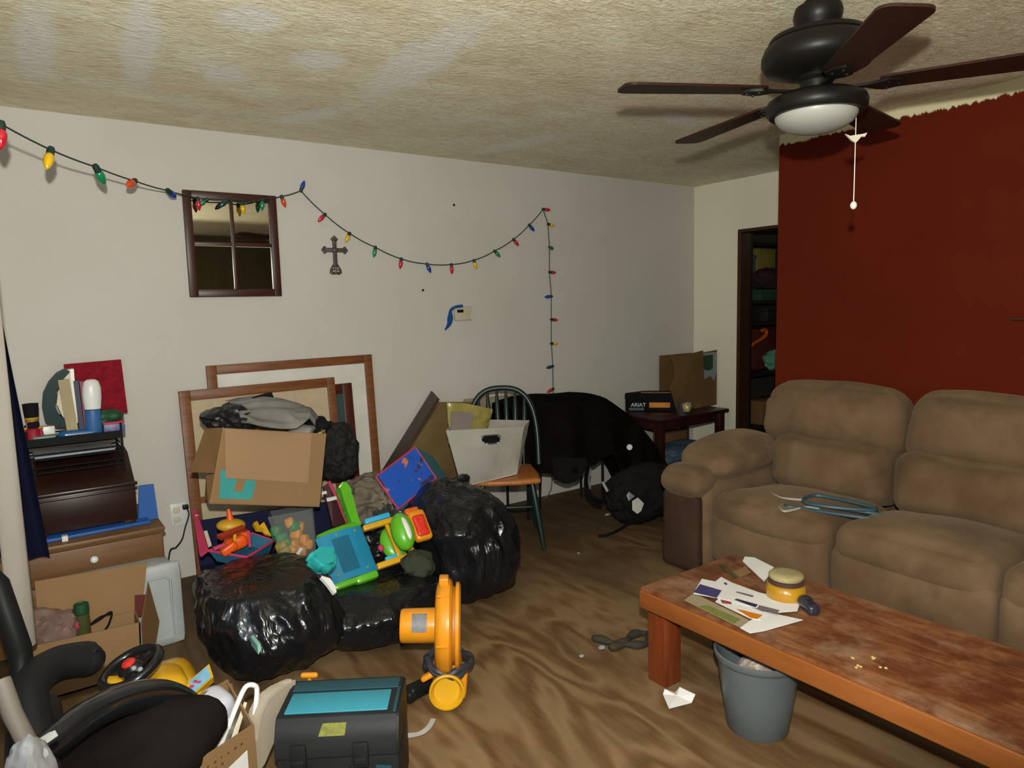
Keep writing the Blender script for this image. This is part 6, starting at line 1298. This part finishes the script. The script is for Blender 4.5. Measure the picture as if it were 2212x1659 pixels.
for k in range(3):
    yc = Y0-SW*(k+0.5); sd = 10*k
    hz = 0.018 if k == 0 else 0.0
    b = MB(); b.rbox((-1.72, yc, 0.345), (0.62, SW-0.006, 0.19), 0.075, 14, (0.03, 0.0, 0.045), rot=(0, radians(5), 0), warp=crinkle(sd+1, 0.012)); part(b, 'seat_cushion', 'sofa_suede', sf)
    b = MB(); b.rbox((-1.965, yc, 0.225), (0.14, SW-0.012, 0.27), 0.05, 12, (0.04, 0, 0.01), warp=crinkle(sd+2, 0.010)); part(b, 'footrest_panel', 'sofa_suede', sf)
    b = MB(); b.rbox((-1.395, yc, 0.545), (0.26, SW-0.004, 0.30), 0.08, 13, (0.05, 0, 0.02), rot=(0, radians(12), 0), warp=crinkle(sd+3, 0.018, 5)); part(b, 'lumbar_cushion', 'sofa_suede', sf)
    wdt = SW+ (0.14 if k in (0,) else 0.0); ycc = yc+(0.07 if k == 0 else 0)
    b = MB(); b.rbox((-1.275, ycc, 0.80), (0.27, wdt-0.004, 0.36), 0.10, 14, (0.06, 0, 0.02), rot=(0, radians(14), 0), warp=(lambda sd: (lambda p: crinkle(sd+4, 0.016, 4)(Vector((p.x, p.y*(1-0.10*max(0, p.z/0.18)), p.z)))))(sd)); part(b, 'head_cushion', 'sofa_suede', sf)
for sgn, ya in ((1, -1.655), (-1, yend-0.145)):
    b = MB(); b.rbox((-1.60, ya, 0.27), (0.86, 0.27, 0.48), 0.05, 12, (0, 0.01, 0), warp=crinkle(71, 0.008)); ar = part(b, 'arm', 'sofa_suede', sf)
    b = MB(); b.rbox((-1.66, ya, 0.585), (0.56, 0.33, 0.17), 0.08, 14, (0.03, 0.02, 0.04), rot=(0, radians(-3), 0), warp=crinkle(72, 0.012)); part(b, 'arm_pad', 'sofa_suede', ar)
    b = MB(); b.rbox((-2.015, ya+.005, 0.495), (0.20, 0.275, 0.15), 0.07, 12, (0.02, 0.0, 0.02), warp=crinkle(73, 0.008)); part(b, 'arm_knuckle', 'sofa_suede', ar)
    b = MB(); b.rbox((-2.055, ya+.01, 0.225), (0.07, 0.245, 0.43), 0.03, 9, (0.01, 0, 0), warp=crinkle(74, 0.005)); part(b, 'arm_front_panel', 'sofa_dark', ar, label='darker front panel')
for y in (-1.64, -2.8, yend-.12):
    for x in (-1.90, -1.2):
        b = MB(); b.cyl((x, y, 0.0), (x, y, 0.035), 0.025, n=14); part(b, 'foot', 'black_plastic', sf)
# teal hangers lying on the first seat
M['teal_hanger'] = mat('teal_hanger', (0.022, 0.085, 0.105), 0.45, (0.05, 0.075, 0.10), 14)
M['pale_hook'] = mat('pale_hook', (0.42, 0.40, 0.36), 0.4)
def seatz(u, v, up=0.0): return None
HZ = 0.468
for lab, bar, hook, mm in (('teal flat clothes hanger on the sofa seat, uppermost of the two', [(-1.841, -2.229, 0.485), (-1.758, -2.244, 0.487), (-1.734, -2.384, 0.485), (-1.730, -2.507, 0.480), (-1.779, -2.524, 0.480), (-1.879, -2.398, 0.484), (-1.910, -2.276, 0.485)], [(-1.892, -2.049, 0.475), (-1.871, -2.059, 0.478), (-1.906, -2.150, 0.480), (-1.870, -2.247, 0.485)], 'teal_hanger'),
                            ('teal clothes hanger with a pale underside on the sofa seat, lowermost of the two', [(-1.935, -2.185, 0.465), (-1.883, -2.191, 0.466), (-1.852, -2.360, 0.470), (-1.794, -2.506, 0.470), (-1.775, -2.593, 0.465), (-1.831, -2.613, 0.464), (-1.886, -2.512, 0.468), (-1.930, -2.382, 0.468), (-1.953, -2.256, 0.466), (-1.973, -2.214, 0.465)], [(-2.000, -2.198, 0.462), (-2.037, -2.237, 0.462), (-2.027, -2.259, 0.463), (-1.927, -2.287, 0.468), (-1.908, -2.347, 0.469)], 'teal_hanger')):
    c_ = sum((Vector(p) for p in bar), Vector())/len(bar)
    hg = thing('clothes_hanger', lab, 'hanger', tuple(c_), 'hangers on the sofa')
    b = MB(); b.tube(smooth_path(bar+bar[:1], 4)[:-1], 0.009, 7, True); part(b, 'hanger_body', mm, hg)
    b = MB(); b.tube(smooth_path(hook, 5), 0.006, 7); part(b, 'hanger_hook', 'pale_hook', hg)

# ================================================================== COFFEE TABLE
t = NT('table_top_wood'); co = t.coord((1, 1, 1))
g = t.noise(t.coord((7, 1.1, 1), (0, 0, radians(4))), 3.4, 6, 0.65, 1.2)
c1 = t.ramp(g, [(0.28, (0.105, 0.030, 0.010)), (0.5, (0.20, 0.075, 0.028)), (0.72, (0.30, 0.135, 0.062))])
st = t.ramp(t.noise(co, 5.5, 5, 0.65), [(0.47, (0, 0, 0)), (0.60, (1, 1, 1))]); c1 = t.mix(t.math('MULTIPLY', st, 0.7), c1, (0.085, 0.020, 0.007))
sc_ = t.ramp(t.noise(t.coord((1, 1, 1), (0, 0, 1)), 4.2, 5, 0.7), [(0.48, (0, 0, 0)), (0.66, (1, 1, 1))]); c1 = t.mix(t.math('MULTIPLY', sc_, 0.70), c1, (0.30, 0.19, 0.115))
t.set(c1, t.ramp(t.noise(co, 6, 4), [(0.4, (0.22,) * 3), (0.6, (0.6,) * 3)]), spec=0.4); t.bump(g, 0.15, 0.004); M['table_top_wood'] = t.m
t = NT('table_edge_wood'); g = t.noise(t.coord((6, 0.8, 6)), 4.0, 5, 0.6)
t.set(t.ramp(g, [(0.3, (0.205, 0.060, 0.013)), (0.7, (0.275, 0.092, 0.022))]), 0.4, spec=0.3); M['table_edge_wood'] = t.m
t = NT('table_leg_wood'); g = t.noise(t.coord((8, 8, 0.8)), 4.0, 5, 0.6)
t.set(t.ramp(g, [(0.3, (0.11, 0.020, 0.006)), (0.7, (0.19, 0.042, 0.010))]), 0.4, spec=0.4); M['table_leg_wood'] = t.m
tx0, tx1, ty1, ty0, tz = -3.066, -2.515, -2.306, -4.05, 0.38
ct_ = thing('coffee_table', 'long stained wooden coffee table with thick orange edges and square legs', 'coffee table', ((tx0+tx1)/2, (ty0+ty1)/2, 0))
b = MB()
b.slab([(tx0+.004, ty1-.004, tz), (tx1-.004, ty1-.004, tz), (tx1-.004, ty0+.004, tz), (tx0+.004, ty0+.004, tz)][::-1], 0.012)
bmesh.ops.bevel(b.bm, geom=b.bm.edges[:], offset=0.004, segments=2, affect='EDGES')
part(b, 'top_board', 'table_top_wood', ct_)
b = MB(); b.box((tx0+0.019, (ty0+ty1)/2, tz-0.0465), (0.038, ty1-ty0, 0.069), bev=0.006, seg=3); part(b, 'long_rail', 'table_edge_wood', ct_)
b = MB(); b.box((tx1-0.019, (ty0+ty1)/2, tz-0.0465), (0.038, ty1-ty0, 0.069), bev=0.006, seg=3); part(b, 'long_rail', 'table_edge_wood', ct_)
b = MB(); b.box(((tx0+tx1)/2, ty1-0.019, tz-0.0465), (tx1-tx0-.076, 0.038, 0.069), bev=0.006, seg=3); part(b, 'end_rail', 'table_edge_wood', ct_)
b = MB(); b.box(((tx0+tx1)/2, ty0+0.019, tz-0.0465), (tx1-tx0-.076, 0.038, 0.069), bev=0.006, seg=3); part(b, 'end_rail', 'table_edge_wood', ct_)
for x in (tx0+0.085, tx1-0.085):
    for y in (ty1-0.055, ty0+0.06):
        b = MB(); b.box((x-.0035, y, 0.183), (0.088, 0.092, 0.366), bev=0.006); part(b, 'leg', 'table_leg_wood', ct_)
# on the table
zt = tz+0.0025
def sheet(name, label, pts, m, z, t=0.0016, cat='paper', group='papers on the coffee table'):
    b = MB(); P = [Vector(p) for p in pts]
    for i, p in enumerate(P): p.z = z
    b.slab(P, t) if (P[1]-P[0]).cross(P[2]-P[1]).z > 0 else b.slab(P[::-1], t)
    return tag(b.build(name, m), label, cat, group)
def prt(o, pts, m, name='print', h=0.0012):
    P = [Vector(p) for p in pts]
    zz = o.location.z+max(v.co.z for v in o.data.vertices)
    for p in P: p.z = zz+h*0.7
    if (P[1]-P[0]).cross(P[2]-P[1]).z < 0: P = P[::-1]
    b = MB(); b.slab(P, h*0.5); part(b, name, m, o)
M['print_navy'] = mat('print_navy', (0.035, 0.028, 0.12), 0.6, (0.06, 0.05, 0.16), 50); M['print_red'] = mat('print_red', (0.30, 0.04, 0.05), 0.6); M['print_grey'] = mat('print_grey', (0.16, 0.13, 0.14), 0.6); M['print_lime'] = mat('print_lime', (0.20, 0.20, 0.03), 0.6, (0.14, 0.16, 0.05), 20); M['print_dark'] = mat('print_dark', (0.02, 0.02, 0.06), 0.6); M['print_tan'] = mat('print_tan', (0.32, 0.26, 0.16), 0.6)
f1 = sheet('flyer', 'yellow green flyer at the bottom of the papers on the coffee table', [(-3.031, -2.497, 0.380), (-2.955, -2.480, 0.380), (-2.989, -2.753, 0.380), (-3.054, -2.749, 0.380)], 'print_tan', zt+0.001)
prt(f1, [(-3.037, -2.562, 0.380), (-3.001, -2.581, 0.380), (-3.004, -2.719, 0.380), (-3.051, -2.726, 0.380)], 'print_lime', 'lime_print')
f2 = sheet('letter', 'blank white sheet at the near side of the papers on the coffee table', [(-3.060, -2.757, 0.380), (-2.895, -2.733, 0.380), (-2.849, -2.852, 0.380), (-3.019, -2.819, 0.380), (-3.067, -2.801, 0.380)], 'paper', zt+0.003)
f3 = sheet('leaflet', 'white leaflet with an orange band in the middle of the papers', [(-2.964, -2.582, 0.380), (-2.909, -2.565, 0.380), (-2.902, -2.756, 0.380), (-2.965, -2.768, 0.380), (-2.980, -2.738, 0.380)], 'paper', zt+0.0055)
prt(f3, [(-2.957, -2.665, 0.380), (-2.928, -2.752, 0.380), (-2.967, -2.758, 0.380), (-2.978, -2.740, 0.380)], 'print_orange', 'orange_print'); prt(f3, [(-2.937, -2.583, 0.380), (-2.919, -2.617, 0.380), (-2.938, -2.632, 0.380), (-2.957, -2.607, 0.380)], 'print_red', 'red_print')
f4 = sheet('envelope', 'white printed envelope with a navy block at the back of the papers', [(-2.974, -2.492, 0.380), (-2.841, -2.421, 0.380), (-2.823, -2.471, 0.380), (-2.769, -2.456, 0.380), (-2.783, -2.514, 0.380), (-2.782, -2.635, 0.380), (-2.746, -2.776, 0.380), (-2.814, -2.808, 0.380), (-2.883, -2.770, 0.380), (-2.938, -2.572, 0.380)], 'paper', zt+0.0085)
prt(f4, [(-2.966, -2.487, 0.380), (-2.889, -2.452, 0.380), (-2.874, -2.540, 0.380), (-2.941, -2.570, 0.380)], 'print_navy', 'navy_print'); prt(f4, [(-2.905, -2.619, 0.380), (-2.891, -2.620, 0.380), (-2.876, -2.696, 0.380), (-2.902, -2.704, 0.380)], 'print_dark', 'dark_print')
prt(f4, [(-2.876, -2.701, 0.380), (-2.857, -2.768, 0.380), (-2.892, -2.781, 0.380), (-2.909, -2.713, 0.380)], 'print_grey', 'grey_print'); prt(f4, [(-2.848, -2.582, 0.380), (-2.838, -2.580, 0.380), (-2.822, -2.640, 0.380), (-2.838, -2.647, 0.380)], 'print_grey', 'grey_print'); prt(f4, [(-2.813, -2.501, 0.380), (-2.802, -2.499, 0.380), (-2.808, -2.517, 0.380), (-2.821, -2.518, 0.380)], 'print_navy', 'navy_print')
b = MB(); pts = [(-2.562, -2.402, 0.385), (-2.522, -2.384, 0.390), (-2.523, -2.431, 0.400), (-2.526, -2.523, 0.387), (-2.599, -2.553, 0.384), (-2.670, -2.579, 0.384)]
b.slab([Vector(p) for p in pts], 0.004); tag(b.build('receipt', 'paper'), 'curled white receipt at the far end of the coffee table by the jar', 'paper')
b = MB(); ribbon(b, [(-2.641, -2.357, 0.383), (-2.692, -2.423, 0.392), (-2.701, -2.459, 0.386), (-2.722, -2.486, 0.383)], 0.022, (0, 0, 1), 0.002); M['wrapper'] = mat('wrapper', (0.05, 0.085, 0.06), 0.3, (0.24, 0.16, 0.08), 30); tag(b.build('wrapper', 'wrapper'), 'dark green crumpled wrapper at the far end of the coffee table', 'wrapper')
b = MB(); pts = [(-2.682, -2.446, 0.385), (-2.594, -2.439, 0.388), (-2.631, -2.491, 0.386), (-2.701, -2.495, 0.386)]; b.slab([Vector(p) for p in pts][::-1], 0.003); tag(b.build('wrapper', 'cardboard'), 'tan paper scrap next to the dark green wrapper', 'wrapper')
M['dark_varnish'] = mat('dark_varnish', (0.10, 0.024, 0.009), 0.3)
# jar
jc = Vector((-2.733, -2.711, 0.380)); jc.z = tz+0.0005
jr = thing('glass_jar', 'amber glass candle jar with a dull brass lid on the coffee table', 'jar', tuple(jc)); q = Matrix.Translation(jc)
M['amber_wax'] = mat('amber_wax', (0.46, 0.24, 0.012), 0.3, (0.36, 0.18, 0.01), 6, coat=0.6)
b = MB(q); b.lathe([(0, 0), (0.058, 0), (0.068, 0.010), (0.070, 0.030), (0.066, 0.052), (0.054, 0.062), (0, 0.062)], n=36); part(b, 'jar_glass', 'amber_wax', jr)
M['jar_brown'] = mat('jar_brown', (0.07, 0.035, 0.03), 0.25, coat=0.5)
b = MB(q); b.lathe([(0.0, 0.0622), (0.062, 0.0625), (0.060, 0.074), (0.054, 0.076), (0, 0.076)], n=36); part(b, 'jar_neck', 'jar_brown', jr, label='dark brown neck')
b = MB(q); b.lathe([(0, 0.0765), (0.056, 0.077), (0.060, 0.082), (0.060, 0.090), (0.052, 0.098), (0.03, 0.100), (0, 0.100)], n=36); part(b, 'jar_lid', 'brass', jr, label='dull brass lid')
rm = Vector((-2.769, -2.825, 0.390)); b = MB(); b.rbox((rm.x, rm.y, tz+0.021), (0.045, 0.085, 0.040), 0.016, 7, rot=(0.05, 0, -0.55)); b.ell((rm.x+.016, rm.y+0.024, tz+0.026), (0.026, 0.030, 0.022))
M['dark_blue_grey'] = mat('dark_blue_grey', (0.022, 0.024, 0.04), 0.25, coat=0.4); tag(b.build('key_fob', 'dark_blue_grey'), 'glossy dark rounded gadget right of the papers on the coffee table', 'gadget')
M['drip'] = mat('drip', (0.55, 0.40, 0.14), 0.15, coat=0.6)
random.seed(5)
for i, (p, lab) in enumerate((((-2.959, -3.086, 0.380), 'largest amber wax drip on the coffee table'), ((-2.993, -3.115, 0.380), 'lower amber wax drip on the coffee table'), ((-2.905, -3.115, 0.380), 'small wax drip at the back right on the coffee table'), ((-2.942, -3.164, 0.380), 'rightmost wax drip on the coffee table'))):
    b = MB()
    for k in range(3): b.ell((p[0]+random.uniform(-.008, .008), p[1]+random.uniform(-.008, .008), tz+0.001), (0.005, 0.005, 0.0025), sub=2)
    tag(b.build('wax_drip', 'drip'), lab, 'wax drip', 'wax drips on the coffee table')

# ================================================================== BUCKET AND FLOOR LITTER
bkc = Vector((-2.955, -2.755, 0)); bk = thing('waste_bucket', 'grey plastic waste bucket under the coffee table', 'bucket', tuple(bkc)); q = Matrix.Translation(bkc)
b = MB(q); b.lathe([(0, 0.006), (0.095, 0.006), (0.098, 0.0), (0.102, 0.004), (0.118, 0.12), (0.134, 0.245), (0.142, 0.250), (0.146, 0.262), (0.146, 0.272), (0.140, 0.275), (0.134, 0.268), (0.128, 0.24), (0.112, 0.12), (0.097, 0.012), (0, 0.012)], n=44); part(b, 'bucket_body', 'bucket_grey', bk)
M['trash_white'] = mat('trash_white', (0.48, 0.44, 0.42), 0.6, (0.22, 0.13, 0.08), 22)
for i, (dx, dy, dz_, r0, mk, nm, lab, ct__) in enumerate(((0.0, 0.0, 0.165, (0.082, 0.082, 0.075), 'trash_white', 'crumpled_paper', 'crumpled white paper filling the grey bucket', 'paper'),)):
    o = lump(bkc+Vector((dx, dy, dz_)), r0, 81+i, .16, 5); tag(o.build(nm, mk), lab, ct__)
M['stick_tan'] = mat('stick_tan', (0.30, 0.19, 0.06), 0.6)
b = MB(); b.slab([(-3.029, -2.770, 0.240), (-3.016, -2.784, 0.240), (-3.039, -2.828, 0.200), (-3.055, -2.816, 0.200)], 0.012); tag(b.build('cardboard_strip', 'stick_tan'), 'tan cardboard strip among the rubbish in the grey bucket', 'cardboard')
b = MB(); b.slab([(-3.048, -2.754, 0.220), (-3.041, -2.763, 0.230), (-3.074, -2.794, 0.210), (-3.073, -2.758, 0.200)], 0.010); tag(b.build('brown_wrapper', 'brick_red'), 'brown red wrapper among the rubbish in the grey bucket', 'wrapper')
b = MB(); W5 = [(-3.071, -2.432, 0.006), (-3.056, -2.427, 0.020), (-3.029, -2.453, 0.008), (-3.016, -2.464, 0.030), (-3.004, -2.528, 0.026), (-3.033, -2.535, 0.008), (-3.121, -2.506, 0.005)]
cW = sum((Vector(p) for p in W5), Vector())/7; cW.z = 0.014
vs_ = [b.bm.verts.new(Vector(p)) for p in W5]; c_ = b.bm.verts.new(cW)
fs = [b.bm.faces.new((vs_[i], vs_[(i+1) % 7], c_)) for i in range(7)]
bmesh.ops.recalc_face_normals(b.bm, faces=fs); bmesh.ops.solidify(b.bm, geom=fs, thickness=0.002)
tag(b.build('paper_scrap', 'paper', smooth=False), 'folded white paper scrap at the foot of the coffee table leg', 'paper')
b = MB(); ribbon(b, [(-3.968, -2.058, 0.008), (-3.933, -2.086, 0.010), (-3.902, -2.102, 0.016), (-3.863, -2.082, 0.014), (-3.828, -2.046, 0.010)], lambda u: 0.030-0.012*u, (0, 0, 1), 0.004); tag(b.build('paper_strip', 'paper'), 'curved white strip on the floor right of the tool case', 'paper')
M['sock_dark'] = mat('sock_dark', (0.018, 0.026, 0.022), 0.8, (0.04, 0.025, 0.012), 10)
b = MB(); b.tube(smooth_path([(-2.988, -1.949, 0.012), (-2.969, -1.990, 0.014), (-2.948, -2.054, 0.016), (-2.903, -2.069, 0.016), (-2.848, -2.043, 0.014), (-2.795, -2.046, 0.012), (-2.776, -2.083, 0.012), (-2.829, -2.128, 0.012), (-2.880, -2.118, 0.012), (-2.917, -2.084, 0.014), (-2.978, -2.071, 0.016), (-2.994, -2.069, 0.012)], 5), [0.010+0.010*abs(sin(i*.35)) for i in range(56)], 9)
tag(b.build('dark_cloth_toy', 'sock_dark', ang=180), 'limp dark green cloth toy with a loop on the floor left of the coffee table', 'toy')
for p, r, lab in (((-3.116, -2.028, 0.004), 0.011, 'white crumb on the floor left of the dark cloth toy'), ((-3.006, -2.030, 0.004), 0.016, 'pale fluff on the floor touching the dark cloth toy'), ((-1.694, -0.672, 0.006), 0.018, 'pale fluff on the floor in front of the backpack'), ((-2.335, -1.108, 0.004), 0.010, 'white crumb on the far floor before the strap')):
    tag(lump((p[0], p[1], r*.45), (r, r*0.8, r*.45), int(r*5000), .3, 2).build('crumb', 'paper_grey'), lab, 'crumb')
for p, lab in (((-1.819, -1.303, 0.006), 'dark lump on the floor nearest the sofa arm front'), ((-1.479, -1.068, 0.006), 'dark lump on the floor at the side of the sofa arm')):
    tag(lump((p[0], p[1], 0.010), (0.024, 0.02, 0.010), 7, .3, 2).build('crumb', 'sock_dark'), lab, 'crumb')
# light switch-like bracket on the red wall at the right edge
b = MB(); b.box((XP-0.012, -2.845, 1.335), (0.024, 0.11, 0.016), bev=0.004); tag(b.build('wall_hook_bar', 'wood_red'), 'dark slim bar mounted on the red wall at the right edge', 'bracket')
